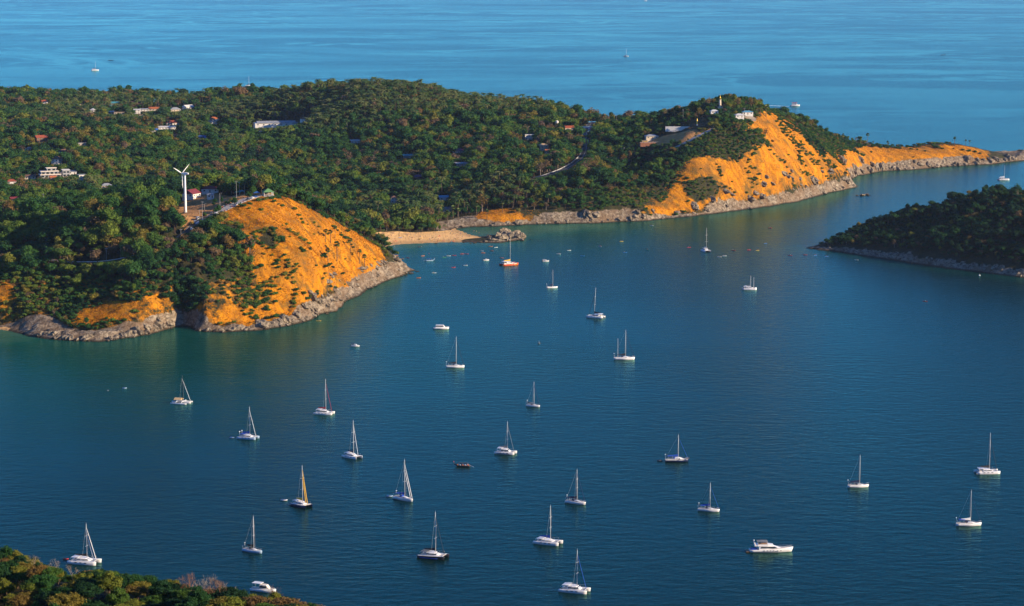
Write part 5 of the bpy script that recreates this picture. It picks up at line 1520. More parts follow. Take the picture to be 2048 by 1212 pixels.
for px, py, s in ((1655, 279, 2.0), (1668, 282, 2.2), (1682, 285, 2.0), (1694, 287, 1.8), (1706, 290, 2.2), (1718, 292, 2.0), (1730, 293, 1.8), (1745, 294, 2.2), (1760, 296, 2.0), (1776, 297, 1.6), (1800, 298, 1.2), (1822, 299, 1.4), (1868, 295, 2.4), (1876, 296, 2.0), (1884, 298, 1.4), (1925, 301, 1.6), (1938, 303, 1.8), (1950, 305, 1.8), (1960, 308, 1.5), (1850, 303, 1.2), (1640, 274, 2.0), (1630, 270, 2.0), (1700, 296, 1.4), (1690, 300, 1.3)):
    shrub(px, py, s, gg.uniform(.08, .4), 'dark rounded bush along the crest of the golden cape', 'bushes along the cape crest')
RND = [tree_kind(450 + k, 900, .26, 7, 2.3, 2.4, 3.0) for k in range(2)]
for px, py, s in ((427, 412, .75), (430, 407, .9), (444, 406, 1.0), (469, 408, 1.2), (437, 424, 1.3), (431, 427, 1.0), (496, 396, 1.2), (500, 396, .9), (409, 434, .9), (506, 390, 1.6), (503, 383, 1.9), (399, 386, 1.5), (394, 388, 1.3), (447, 389, 1.9), (455, 387, 2.1), (463, 388, 1.8), (441, 386, 1.5)):
    p = put(px, py)
    place_tree(RND[random.randrange(2)], tuple(p), random.uniform(0, 6), s, random.uniform(.15, .4), 'small round green tree on the brown lawn by the turbine', 'round trees by the turbine lawn', 'round_tree')

# -- dry grass tussocks over the golden slopes
GC = bpy.data.collections.new('tussock_sources')
M_GRASS = foliage_material('dry_grass', [(0.0, (0.24, 0.09, 0.010)), (0.5, (0.60, 0.24, 0.008)), (1.0, (0.82, 0.38, 0.014))], .3)
for k in range(3):
    V, Fc = [], []
    gr = np.random.default_rng(500 + k)
    for j in range(26):
        a = gr.uniform(0, 6.28); r = abs(gr.normal(0, .5)); c = np.array([r * math.cos(a), r * math.sin(a), 0]); l = gr.uniform(.5, 1.1); w = gr.uniform(.10, .22); b = gr.uniform(0, 6.28)
        tip = c + np.array([gr.normal(0, .35) + .15, gr.normal(0, .35), l]); s = np.array([math.cos(b), math.sin(b), 0]) * w
        o = len(V); V += [tuple(c - s), tuple(c + s), tuple(tip)]; Fc.append((o, o + 1, o + 2))
    o = bpy.data.objects.new('tussock_%d' % k, mesh_data('tussock', V, Fc, M_GRASS)); GC.objects.link(o)
X, Y = [], []
for x0, x1, y0, y1, s in ((-330, -90, 1830, 2330, 1.35), (80, 720, 2560, 3400, 2.4), (-440, -240, 1800, 2010, 1.8), (-60, 200, 2500, 2720, 2.2)):
    a, b = jitter(x0, x1, y0, y1, s, g); X.append(a); Y.append(b)
X, Y = np.concatenate(X), np.concatenate(Y)
ZM = h_land(X, Y); gm = R_GRASS(X, Y) + (fbm(X, Y, 22, 3, 91) - .5) * .9
m = (gm > .5) & (a_rock(X, Y, ZM) < .5) & (ZM > 2) & (fbm(X, Y, 5, 2, 66) > .40)
for q, w in ROADS: m &= dist_poly(X, Y, q[::3], False) > w + .8
X, Y, ZM = X[m], Y[m], ZM[m]; k = len(X)
c, s_ = math.cos(R(-42)), math.sin(R(-42))
st = fbm((X * c - Y * s_) * 1.0, (X * s_ + Y * c) * .2, 5.5, 4, 68)
scatter_object('dry_grass', np.stack([X, Y, ZM - .05], 1), g.uniform(0, 6.28, k), g.uniform(.4, .8, k) * (.6 + .8 * st), g.integers(0, 3, k), np.clip((st - .5) * 2.2 + .5 + g.normal(0, .15, k), 0, 1), GC)
print('grass', k, time.time() - T0)
# ------------------------------------------------------------------ boats
def gel(name, col, rough=.3): return paint(name, col, rough, 0, .04, .8, .5)
B_WHITE = gel('gelcoat_white', (0.80, 0.79, 0.76)); B_CREAM = gel('deck_cream', (0.70, 0.64, 0.54), .6); B_NAVY = gel('hull_navy', (0.012, 0.022, 0.075)); B_BLACK = gel('hull_black', (0.012, 0.013, 0.018))
B_PALE = gel('hull_pale_blue', (0.42, 0.58, 0.72)); B_ORANGE = gel('hull_orange', (0.82, 0.13, 0.01)); B_RED = gel('hull_red', (0.55, 0.03, 0.02)); B_TEAK = gel('teak', (0.36, 0.20, 0.09), .7)
C_NAVY = gel('canvas_navy', (0.010, 0.016, 0.06), .9); C_BLUE = gel('canvas_blue', (0.012, 0.07, 0.38), .9); C_RED = gel('canvas_red', (0.32, 0.015, 0.03), .9); C_TAN = gel('canvas_tan', (0.62, 0.42, 0.20), .9); C_YEL = gel('canvas_yellow', (0.72, 0.42, 0.03), .9)
C_WHITE = gel('canvas_white', (0.78, 0.77, 0.74), .9); C_GREY = gel('canvas_grey', (0.16, 0.17, 0.18), .9); C_BLACK = gel('canvas_black', (0.02, 0.02, 0.024), .9)
S_MAST = gel('spar_aluminium', (0.62, 0.60, 0.56), .35); S_DARK = gel('spar_dark', (0.03, 0.03, 0.032), .4); S_WIRE = gel('rigging_wire', (0.30, 0.30, 0.30), .4); S_NET = gel('trampoline_net', (0.10, 0.11, 0.12), .9); S_NETL = gel('trampoline_pale', (0.42, 0.44, 0.44), .9)
K_GREEN = gel('plastic_green', (0.02, 0.28, 0.14), .45); K_YEL = gel('plastic_yellow', (0.75, 0.48, 0.04), .45); K_ORANGE = gel('plastic_orange', (0.78, 0.20, 0.02), .45); K_RED = gel('plastic_red', (0.62, 0.03, 0.03), .45); K_BLUE = gel('plastic_blue', (0.04, 0.20, 0.55), .45); K_WHITE = B_WHITE
def scale_at(px, py, z=0.0):
    p = at_z(px, py, z); v = p - np.array([0, 0, CAMZ])
    return F / (v @ FWD)
def hull_secs(L, B, fb0, fb1, draft, y0=0.0, bow=1.0, stern_w=.8, n=9, transom=0.0, flare=.85, bowfine=1.0):
    """closed sections from stern to bow; fb0/fb1 freeboard at stern/bow"""
    secs = []
    for k in range(n):
        t = k / (n - 1)
        x = -L / 2 + L * t
        w = B / 2 * (stern_w + (1 - stern_w) * min(1, t / .45)) if t < .45 else B / 2 * max(.02, (1 - ((t - .45) / .55) ** (2.2 * bowfine)))
        fb = fb0 + (fb1 - fb0) * t ** 1.4
        d = draft * math.sin(math.pi * min(1, .12 + t * .88)) + .05
        xs = x - (transom if k == 0 else 0)
        xo = lambda zf: xs + (bow * .35 * zf * (1 if t > .99 else t ** 4)) + ((transom * (1 - zf)) if k == 0 else 0)
        secs.append([(xo(1), y0 + w, fb), (xo(.5), y0 + w * (.97 if t < .7 else flare), fb * .45), (xo(0), y0 + w * flare, 0.0), (xo(0), y0 + w * .45, -d * .8), (xo(0), y0, -d), (xo(0), y0 - w * .45, -d * .8), (xo(0), y0 - w * flare, 0.0), (xo(.5), y0 - w * (.97 if t < .7 else flare), fb * .45), (xo(1), y0 - w, fb)])
    return secs
def deck_mb(L, B, fb0, fb1, y0=0, stern_w=.8, n=9, inset=.06, up=.02, x0=0.0, x1=1.0, bowfine=1.0):
    V, Fc = [], []
    for k in range(n):
        t = x0 + (x1 - x0) * k / (n - 1)
        x = -L / 2 + L * t
        w = B / 2 * (stern_w + (1 - stern_w) * min(1, t / .45)) if t < .45 else B / 2 * max(.02, (1 - ((t - .45) / .55) ** (2.2 * bowfine)))
        w = max(.02, w - inset); z = fb0 + (fb1 - fb0) * t ** 1.4 + up
        V += [(x, y0 + w, z), (x, y0 - w, z)]
    for k in range(n - 1): Fc.append((2 * k, 2 * k + 1, 2 * k + 3, 2 * k + 2))
    return MB().add(V, Fc)
def cabin_mb(x0, x1, w0, w1, z0, z1, fr=.5, ar=.2, top=.8):
    """a house with raked ends: x0 aft, x1 forward"""
    m = (x1 - x0)
    s = [[(x0, -w0, z0), (x0, w0, z0), (x0 + ar * .4, w0 * top, z1), (x0 + ar * .4, -w0 * top, z1)],
         [(x0 + m * .35, -w0, z0), (x0 + m * .35, w0, z0), (x0 + m * .35, w0 * top, z1 + .08), (x0 + m * .35, -w0 * top, z1 + .08)],
         [(x1 - fr, -(w0 + w1) / 2, z0), (x1 - fr, (w0 + w1) / 2, z0), (x1 - fr * 1.25, (w0 + w1) / 2 * top, z1), (x1 - fr * 1.25, -(w0 + w1) / 2 * top, z1)],
         [(x1, -w1, z0), (x1, w1, z0), (x1 - .1, w1 * top, z0 + (z1 - z0) * .25), (x1 - .1, -w1 * top, z0 + (z1 - z0) * .25)]]
    return MB().loft(s)
def rig(t, mx, mz, top, boom=4.8, boomz=1.2, cover=C_NAVY, jib=C_WHITE, jibx=5.5, jibz=1.5, sh_y=1.7, sh_x=.7, spread=(.4, .68), mast=S_MAST, back=None, jr=.12, dark_jib=False, jib_top=.9, rake=0.0, jibs=1, r=.155):
    tx = mx - rake
    def at(f): return (mx + (tx - mx) * f, 0, mz + (top - mz) * f)
    m = MB().tube([at(0), at(.5), at(1)], [r, r * .95, r * .7], 8).build('mast', mast, t, True)
    MB().tube([at(1), (tx, 0, top + .7)], .05, 4).build('masthead', S_WIRE, m)
    for f in spread:
        p = at(f); w = sh_y * .55
        MB().tube([(p[0], -w, p[2]), (p[0] + .1, 0, p[2] - .05), (p[0], w, p[2])], .07, 5).build('spreader', mast, m)
    if boom:
        b = MB().tube([(mx - .15, 0, mz + boomz), (mx - boom, 0, mz + boomz + .25)], .1, 6).build('boom', mast, t)
        if cover: MB().loft([[(mx - .1 - (boom - .2) * u, -w, mz + boomz + .05 + .25 * u), (mx - .1 - (boom - .2) * u, w, mz + boomz + .05 + .25 * u), (mx - .1 - (boom - .2) * u, w * .4, mz + boomz + h), (mx - .1 - (boom - .2) * u, -w * .4, mz + boomz + h)] for u, w, h in ((0, .26, 1.7), (.1, .36, 1.25), (.5, .34, .95), (1, .24, .7))]).build('sail_cover', cover, b)
    for k in range(jibs):
        jt = at(jib_top - .18 * k); jx = jibx - 1.3 * k
        j0 = Vector((jx, 0, jibz)); j1 = Vector(jt)
        s = MB().tube([j0, j0 + (j1 - j0) * .05, j0 + (j1 - j0) * .5, j0 + (j1 - j0) * .94, j1], [.04, jr, jr * 1.1, jr * .6, .03], 6).build('furled_jib', jib, t)
    for s in (-1, 1):
        MB().tube([at(.97), (mx - .15, s * sh_y * .55, mz + (top - mz) * spread[-1]), (mx - sh_x, s * sh_y, jibz - .2)], .03, 3).build('shroud', S_WIRE, t)
    if back: MB().tube([at(1), back], .03, 3).build('backstay', S_WIRE, t)
def stanchions(t, pts, h=.7, mat=S_MAST):
    mb = MB().tube([(x, y, z + h) for x, y, z in pts], .025, 3)
    mb.build('lifeline', mat, t)
    d = MB().tube([(0, 0, 0), (0, 0, h)], .03, 4).data('stanchion', mat)
    for p in pts:
        o = bpy.data.objects.new('stanchion', d); o.location = p; link(o, t)
def boat_root(name, px, py, hd, label, cat, group=None):
    t = empty(name, tuple(at_z(px, py)), R(hd)); t.location.z = 0
    return tag(t, label, cat, group)
def catamaran(px, py, ptop, hd, label, L=12.5, hull=B_WHITE, cover=C_NAVY, jib=C_WHITE, stripe=None, roof=B_WHITE, net=S_NETL, cab=1.0, dark_win=True, jibs=1, jr=.12, dome=False, rake=0.0, group='catamarans anchored in the bay', bimini=None, parts=True, mast=S_MAST, jib_on=True):
    t = boat_root('catamaran', px, py, hd, label, 'catamaran', group)
    k = L / 12.5; B = 6.9 * k
    top = (py - ptop) / scale_at(px, py) / .965
    for s in (-1, 1):
        h = MB().loft(hull_secs(L, 1.5 * k, 1.15 * k, 1.65 * k, .6, s * (B / 2 - .8 * k), .5, .7, 9, .6, .8, 1.1)).build('hull', hull, t, True)
        if parts:
            deck_mb(L * .99, 1.5 * k, 1.15 * k, 1.65 * k, s * (B / 2 - .8 * k), .7, bowfine=1.1).build('side_deck', B_WHITE, h)
            for a in (-2.6, -.4, 1.8):
                MB().box(a * k - .55, a * k + .55, s * (B / 2 - .8 * k) - .82 * k, s * (B / 2 - .8 * k) + .82 * k, .82 * k, 1.06 * k).build('portlight', M_GLASS, h)
            if stripe: MB().box(-L * .42, L * .25, s * (B / 2 - .8 * k) - .80 * k, s * (B / 2 - .8 * k) + .80 * k, .28 * k, .62 * k).build('stripe', stripe, h)
            MB().box(-L / 2 - .75, -L / 2 + .7, s * (B / 2 - .8 * k) - .5, s * (B / 2 - .8 * k) + .5, .22, .38).build('transom_step', B_CREAM, h)
    yb = B / 2 - 1.35 * k
    MB().loft([[(x, -yb, z0), (x, yb, z0), (x, yb, z1), (x, -yb, z1)] for x, z0, z1 in ((-5.0 * k, .75 * k, 1.30 * k), (0, .75 * k, 1.45 * k), (2.3 * k, .9 * k, 1.55 * k))]).build('bridge_deck', B_WHITE, t)
    c = cabin_mb(-2.9 * k, 2.9 * k, 2.35 * k, 1.5 * k, 1.45 * k, 2.5 * k * cab, 1.7 * k, .3, .82).build('cabin', roof, t)
    # window band round the cabin
    z0, z1 = 1.72 * k, 2.22 * k * cab
    MB().loft([[(x, -w, z0), (x, w, z0), (x + dx, w * .90, z1), (x + dx, -w * .90, z1)] for x, w, dx in ((-2.6 * k, 2.36 * k, .1), (.9 * k, 2.18 * k, -.15), (2.35 * k, 1.62 * k, -.75 * k))]).build('cabin_windows', M_GLASS, c)
    bz = 2.85 * k * cab
    MB().loft([[(x, -2.3 * k, z), (x, 2.3 * k, z), (x, 2.2 * k, z + .16), (x, -2.2 * k, z + .16)] for x, z in ((-5.3 * k, bz - .1), (-3.8 * k, bz + .05), (-2.0 * k, bz))]).build('cockpit_roof', bimini or roof, t)
    pd = MB().tube([(0, 0, 1.3 * k), (0, 0, bz)], .05, 5).data('roof_post', S_MAST)
    for a, b in ((-5.0, -2.0), (-5.0, 2.0)):
        o = bpy.data.objects.new('roof_post', pd); o.location = (a * k, b * k, 0); link(o, t)
    MB().box(-4.9 * k, -3.0 * k, -1.9 * k, 1.9 * k, 1.32 * k, 1.75 * k).build('cockpit_seat', B_CREAM, t)
    MB().box(2.33 * k, 5.2 * k, -yb + .05, -.12, 1.38 * k, 1.42 * k).build('trampoline', net, t)
    MB().box(2.33 * k, 5.2 * k, .12, yb - .05, 1.38 * k, 1.42 * k).build('trampoline', net, t)
    MB().tube([(5.2 * k, -B / 2 + .9 * k, 1.6 * k), (5.2 * k, 0, 1.7 * k), (5.2 * k, B / 2 - .9 * k, 1.6 * k)], .13, 6).build('crossbeam', S_MAST, t)
    rig(t, 1.0 * k, 2.4 * k * cab, top, 5.4 * k, .9, cover, jib, 5.2 * k, 1.8 * k, B / 2 - .8 * k, 1.2, (.36, .66), mast, None, jr, rake=rake, jibs=jibs if jib_on else 0)
    if parts:
        for s in (-1, 1): stanchions(t, [(x * k, s * (B / 2 - .15), (1.3 + .06 * (x + 6)) * k) for x in (-4.5, -1.5, 1.5, 3.8)])
        dv = MB().tube([(-5.6 * k, -1.2, 1.3 * k), (-6.3 * k, -1.2, 2.0 * k), (-6.3 * k, 1.2, 2.0 * k), (-5.6 * k, 1.2, 1.3 * k)], .06, 5).build('davit', S_MAST, t)
    if dome:
        for s in (-1, 1): MB().lathe([(.06, 1.5), (.06, 3.9), (.35, 4.0), (.4, 4.3), (.1, 4.6)], 8, (-5.4 * k, s * 1.6, 0)).build('radar_dome', B_WHITE, t)
    return t
def yacht(px, py, ptop, hd, label, L=12.0, hull=B_WHITE, cover=C_NAVY, jib=C_WHITE, stripe=None, hood=C_NAVY, bimini=None, deck=B_CREAM, mizzen=None, jibs=1, jr=.11, arch=True, jib_on=True, bowsprit=False, house=0.0, group='sailing yachts anchored in the bay', parts=True, name='sailing_yacht', rake=0.0):
    t = boat_root(name, px, py, hd, label, 'yacht', group)
    k = L / 12.0; B = 3.8 * k
    top = (py - ptop) / scale_at(px, py) / .965
    f0, f1 = 1.15 * k, 1.55 * k
    h = MB().loft(hull_secs(L, B, f0, f1, .7, 0, .9, .72, 11, -.25, .82)).build('hull', hull, t, True)
    if stripe: MB().loft([[(x, -w, z0), (x, w, z0), (x, w, z1), (x, -w, z1)] for x, w, z0, z1 in ((-L * .47, B * .385, f0 * .72, f0 * .9), (-L * .05, B * .503, f0 * .78, f0 * .97), (L * .2, B * .44, f0 * .84, f0 * 1.04), (L * .4, B * .17, f0 * .98, f0 * 1.18))]).build('stripe', stripe, h)
    deck_mb(L * .985, B, f0, f1, 0, .72, 11).build('deck', deck, t)
    cb = cabin_mb(-1.0 * k, 3.6 * k, 1.15 * k, .55 * k, f0 + .1, f0 + .62 * k + house, 1.4 * k, .2, .82).build('coachroof', B_WHITE, t)
    for s in (-1, 1): MB().box(-.6 * k, 1.8 * k, s * 1.05 * k - .03, s * 1.05 * k + .03, f0 + .28, f0 + .46 + house * .6).build('cabin_window', M_GLASS, cb)
    MB().box(-4.6 * k, -1.25 * k, -.85 * k, .85 * k, f0 - .1, f0 + .13).build('cockpit', B_TEAK, t)
    for s in (-1, 1): MB().box(-4.7 * k, -1.15 * k, s * 1.0 * k - .1, s * 1.0 * k + .1, f0, f0 + .38).build('coaming', B_WHITE, t)
    MB().lathe([(.05, f0 + .1), (.07, f0 + .85)], 6, (-3.8 * k, 0, 0)).build('steering_pedestal', S_MAST, t)
    if hood: MB().loft([[(-1.5 * k, -1.05 * k, f0 + .4), (-1.5 * k, 1.05 * k, f0 + .4), (-1.4 * k, .9 * k, f0 + 1.25 * k), (-1.4 * k, -.9 * k, f0 + 1.25 * k)], [(-.9 * k, -1.05 * k, f0 + .4), (-.9 * k, 1.05 * k, f0 + .4), (-.9 * k, .85 * k, f0 + 1.3 * k), (-.9 * k, -.85 * k, f0 + 1.3 * k)], [(-.1 * k, -.95 * k, f0 + .45), (-.1 * k, .95 * k, f0 + .45), (-.2 * k, .85 * k, f0 + .7 * k), (-.2 * k, -.85 * k, f0 + .7 * k)]]).build('sprayhood', hood, t)
    if bimini:
        MB().loft([[(x, -1.35 * k, z), (x, 1.35 * k, z), (x, 1.2 * k, z + .15), (x, -1.2 * k, z + .15)] for x, z in ((-4.6 * k, f0 + 1.75 * k), (-3.2 * k, f0 + 1.9 * k), (-1.8 * k, f0 + 1.8 * k))]).build('bimini', bimini, t)
        pd = MB().tube([(0, 0, f0), (0, 0, f0 + 1.8 * k)], .03, 4).data('bimini_post', S_MAST)
        for a in (-4.3, -2.0):
            for b in (-1.2, 1.2):
                o = bpy.data.objects.new('bimini_post', pd); o.location = (a * k, b * k, 0); link(o, t)
    rig(t, .9 * k, f0 + .6 * k, top, 4.6 * k, 1.0, cover, jib, L * .485, f1 + .2, B * .47, .5, (.42, .7), S_MAST, (-L * .49, 0, f0), jr, jibs=jibs if jib_on else 0, rake=rake)
    if mizzen:
        mt = (py - mizzen) / scale_at(px, py) / .965
        m = MB().tube([(-3.6 * k, 0, f0), (-3.6 * k, 0, mt)], [.15, .1], 7).build('mizzen_mast', S_MAST, t)
        MB().tube([(-3.7 * k, 0, f0 + 1.6), (-L * .52, 0, f0 + 1.8)], .14, 6).build('mizzen_boom', cover or S_MAST, m)
    if bowsprit: MB().tube([(L * .45, 0, f1), (L * .57, 0, f1 + .35)], [.12, .07], 6).build('bowsprit', B_TEAK, t)
    if parts:
        MB().tube([(L * .38, -.75 * k, f1), (L * .40, -.7 * k, f1 + .7), (L * .51, 0, f1 + .75), (L * .40, .7 * k, f1 + .7), (L * .38, .75 * k, f1)], .035, 4).build('pulpit', S_MAST, t)
        for s in (-1, 1): stanchions(t, [(x * k, s * B * w, f0 + .1 + .02 * (x + 6)) for x, w in ((-4.8, .40), (-2, .46), (.8, .48), (3.0, .36))])
    if arch:
        MB().tube([(-L * .46, -B * .33, f0), (-L * .48, -B * .3, f0 + 1.7), (-L * .48, B * .3, f0 + 1.7), (-L * .46, B * .33, f0)], .06, 5).build('stern_arch', S_MAST, t)
        MB().lathe([(.03, f0 + 1.7), (.03, f0 + 2.5), (.3, f0 + 2.55), (.33, f0 + 2.75), (.1, f0 + 2.95)], 8, (-L * .48, B * .25, 0)).build('radar_dome', B_WHITE, t)
        MB().box(-L * .49, -L * .43, -B * .28, B * .1, f0 + 1.72, f0 + 1.78).build('solar_panel', M_GLASS, t)
    return t
def dinghy(px, py, hd, label, mat=B_WHITE, L=3.2, group=None, motor=True):
    t = boat_root('dinghy', px, py, hd, label, 'dinghy', group)
    w = L * .24
    MB().tube([(-L / 2, -w, .28), (L * .2, -w, .3), (L * .42, -w * .55, .38), (L / 2, 0, .44), (L * .42, w * .55, .38), (L * .2, w, .3), (-L / 2, w, .28)], .22, 8).build('tube', mat, t, True)
    MB().box(-L * .45, L * .38, -w, w, .05, .16).build('floor', C_GREY, t)
    MB().box(-.15, .15, -w, w, .3, .36).build('seat', B_TEAK, t)
    if motor: MB().box(-L / 2 - .25, -L / 2 + .05, -.15, .15, .1, .85).build('outboard_motor', C_BLACK, t)
    return t
def cabin_boat(px, py, hd, label, L=8.0, hull=B_WHITE, roof=B_WHITE, group=None, canopy=None, name='cabin_cruiser', cat='motorboat', long_cabin=False):
    t = boat_root(name, px, py, hd, label, cat, group)
    B = L * .33; f0, f1 = L * .10, L * .15
    MB().loft(hull_secs(L, B, f0, f1, .4, 0, 1.0, .85, 9, 0, .8)).build('hull', hull, t, True)
    deck_mb(L * .98, B, f0, f1, 0, .85).build('deck', B_CREAM, t)
    x0 = -L * (.34 if long_cabin else .12)
    c = cabin_mb(x0, L * .28, B * .40, B * .25, f0 + .05, f0 + L * .17, L * .1, .2, .85).build('cabin', roof, t)
    MB().loft([[(x, -w, f0 + L * .075), (x, w, f0 + L * .075), (x, w * .93, f0 + L * .14), (x, -w * .93, f0 + L * .14)] for x, w in ((x0 + .3, B * .405), (L * .10, B * .39), (L * .175, B * .33))]).build('cabin_windows', M_GLASS, c)
    if canopy:
        MB().box(-L * .42, -L * .05, -B * .42, B * .42, f0 + L * .21, f0 + L * .225).build('canopy', canopy, t)
        pd = MB().tube([(0, 0, f0), (0, 0, f0 + L * .215)], .035, 4).data('canopy_post', S_MAST)
        for a in (-.4, -.08):
            for b in (-.38, .38):
                o = bpy.data.objects.new('canopy_post', pd); o.location = (L * a, B * b, 0); link(o, t)
    MB().box(-L * .44, -L * .18, -B * .3, B * .3, f0 - .05, f0 + .3).build('cockpit_bench', B_CREAM, t) if not long_cabin else None
    MB().box(-L / 2 - .4, -L / 2 + .05, -.3, .3, .1, 1.1).build('outboard_motor', C_BLACK, t)
    MB().tube([(L * .2, -B * .34, f1 * .95), (L * .3, -B * .26, f1 + .5), (L * .48, 0, f1 + .55), (L * .3, B * .26, f1 + .5), (L * .2, B * .34, f1 * .95)], .03, 4).build('bow_rail', S_MAST, t)
    return t
def longtail(px, py, hd, label, L=10.0, hull=B_BLACK, roof=C_BLACK, trim=K_RED, laden=False):
    t = boat_root('longtail_boat', px, py, hd, label, 'longtail boat')
    secs = []
    for u, w, z in ((-.5, .55, .85), (-.35, .8, .75), (0, .95, .7), (.25, .75, .85), (.4, .4, 1.2), (.5, .1, 2.2), (.53, .05, 2.9)):
        x = L * u; w *= L / 9; b = -.25 if u < .3 else -.25 + (u - .3) * 8
        secs.append([(x, w, z), (x, w * .7, b + .2), (x, 0, b), (x, -w * .7, b + .2), (x, -w, z), (x, -w * .8, z - .06), (x, 0, max(b + .2, z - .45)), (x, w * .8, z - .06)])
    MB().loft(secs).build('hull', hull, t, True)
    MB().box(-L * .38, L * .22, -.95, .95, 2.05, 2.15).build('roof', roof, t)
    pd = MB().tube([(0, 0, .6), (0, 0, 2.06)], .04, 4).data('roof_post', S_MAST)
    for a in (-.36, -.08, .2):
        for b in (-.8, .8):
            o = bpy.data.objects.new('roof_post', pd); o.location = (L * a, b, 0); link(o, t)
    for k in range(4): MB().box(-L * .3 + k * L * .13, -L * .3 + k * L * .13 + .3, -.8, .8, .62, .72).build('thwart', B_TEAK, t)
    MB().tube([(L * .5, 0, 2.5), (L * .52, 0, 2.9)], .17, 6).build('prow_ribbon', trim, t)
    MB().tube([(-L * .46, 0, 1.0), (-L * .75, .3, .1)], .06, 5).build('propeller_shaft', S_MAST, t)
    MB().box(-L * .5, -L * .43, -.25, .25, .8, 1.25).build('engine', C_GREY, t)
    if laden:
        for k in range(9):
            x = -L * .42 + k * L * .085; s = (-1) ** k
            MB().lathe([(.05, .7), (.26, .85), (.3, 1.1), (.2, 1.35), (.05, 1.42)], 7, (x, s * .75, 0)).build('fender', (K_ORANGE, K_RED, B_WHITE, K_BLUE)[k % 4], t)
    return t

# --- the anchored fleet
t = boat_root('trimaran', 363, 806, -18, 'slim white trimaran with tan awning and dark mast', 'trimaran')
MB().loft(hull_secs(13.5, 1.9, 1.0, 1.3, .5, 0, .6, .6, 9, 0, .8)).build('main_hull', B_WHITE, t, True)
for s in (-1, 1):
    MB().loft(hull_secs(11.5, .9, .8, .9, .35, s * 4.6, .6, .4, 9, 0, .8, 1.2)).build('float', B_WHITE, t, True)
    for x in (-2.2, 1.8): MB().tube([(x, s * .7, 1.2), (x + .1, s * 2.4, 1.7), (x, s * 4.5, .85)], [.3, .26, .2], 6).build('cross_arm', B_WHITE, t, True)
    MB().box(-2.0, 1.6, s * 1.0 if s > 0 else -4.2, 4.2 if s > 0 else -1.0, 1.12, 1.16).build('netting', S_NET, t)
cabin_mb(-1.5, 3.4, .85, .4, 1.1, 1.9, 1.2, .2, .8).build('coachroof', B_WHITE, t)
MB().loft([[(x, -2.4, z), (x, 2.4, z), (x, 0.1, z + 1.2), (x, -.1, z + 1.2)] for x, z in ((-4.6, 2.3), (.6, 2.4))]).build('awning', C_TAN, t)
rig(t, .9, 1.7, (806 - 754) / scale_at(363, 806) / .965, 5.2, .9, None, C_WHITE, 6.6, 1.5, 3.0, .8, (.4, .7), S_DARK, None, .12)
catamaran(497, 877, 815, -20, 'white catamaran with blue canopy and two white radar domes', cover=C_BLUE, bimini=C_BLUE, dome=True, hull=B_PALE, L=12.0)
catamaran(649, 828, 760, -14, 'white catamaran with dark red sail cover and red furled jib', cover=C_RED, jib=C_RED, L=12.0, cab=1.1)
catamaran(705, 915, 842, -42, 'white catamaran with navy sail cover, bows facing the bay head', L=11.5)
catamaran(603, 1012, 932, -45, 'navy hulled catamaran with tall golden yellow furled sails', hull=B_NAVY, cover=C_YEL, jib=C_YEL, jibs=2, L=12.0, jr=.2, net=B_CREAM)
catamaran(1012, 907, 845, -18, 'white catamaran with tall cabin and wide black windows', cab=1.22, L=11.8, cover=C_GREY, jib=C_GREY, stripe=C_GREY)
catamaran(1975, 946, 868, 4, 'white catamaran broadside with black sail cover', L=13.0, cover=C_BLACK, jib=C_BLACK, cab=.95)
catamaran(1097, 1087, 1012, -24, 'low white catamaran with blue boom cover and plain forestay', L=13.2, cover=C_BLUE, cab=.85, jib_on=False)
catamaran(1150, 1183, 1100, -20, 'white catamaran with broad flat roof and blue furled jib', L=13.2, cover=None, jib=C_BLUE, cab=1.08)
catamaran(867, 1115, 1025, -22, 'black hulled catamaran with white deck and dark furled jib', L=14.0, hull=B_BLACK, cover=C_BLACK, jib=C_BLACK, stripe=C_BLUE, net=B_CREAM, bimini=C_GREY)
catamaran(170, 1126, 1048, -16, 'white catamaran with two white furled sails behind the hillside trees', L=14.5, jibs=2, jr=.16, cover=C_BLACK, cab=.95)
catamaran(1191, 635, 577, 158, 'white catamaran with black boom cover, bows turned away from the others', L=13.5, cover=C_BLACK, jib=C_BLACK, rake=1.2)
catamaran(1412, 503, 457, -75, 'white catamaran seen end on in the channel by the wooded island', L=13.0, cover=C_WHITE, jib_on=False, parts=False)
catamaran(1018, 530, 480, 30, 'orange hulled catamaran with yellow sail cover near the beach', L=16, hull=B_ORANGE, stripe=B_RED, cover=C_YEL, jib_on=False)
catamaran(2007, 360, 331, 0, 'white catamaran anchored between the cape and the wooded island', L=13.5, parts=False, jib_on=False, cover=C_WHITE)
yacht(807, 1000, 920, -42, 'white yacht with blue awning and two white furled headsails', L=13.5, jibs=2, jr=.16, cover=C_BLUE, bimini=C_BLUE, hood=C_BLUE)
yacht(910, 735, 675, -4, 'white yacht with black sail cover and black furled jib', L=13.0, cover=C_BLACK, jib=C_BLACK, bimini=C_BLACK)
yacht(1066, 813, 765, -26, 'small white yacht with black bimini over the cockpit', L=9.5, cover=None, bimini=C_BLACK, jib=C_NAVY)
yacht(1353, 923, 871, 0, 'navy hulled yacht with bright blue canvas and wooden bowsprit', L=13.5, hull=B_NAVY, stripe=B_WHITE, cover=C_BLUE, hood=C_BLUE, bimini=C_BLUE, jib=C_BLUE, bowsprit=True, house=.5)
yacht(1151, 1007, 940, -30, 'white yacht with navy covers over deck and cockpit', L=12.0, cover=C_NAVY, bimini=C_NAVY, jib=C_NAVY)
yacht(1417, 1022, 967, -18, 'white yacht with rounded hull and blue bimini', L=11.5, cover=C_BLUE, bimini=C_BLUE, jib=C_BLUE, jr=.06)
yacht(1716, 974, 912, 3, 'white yacht with navy bimini and bare forestay', L=11.5, cover=C_NAVY, bimini=C_NAVY, jib_on=False)
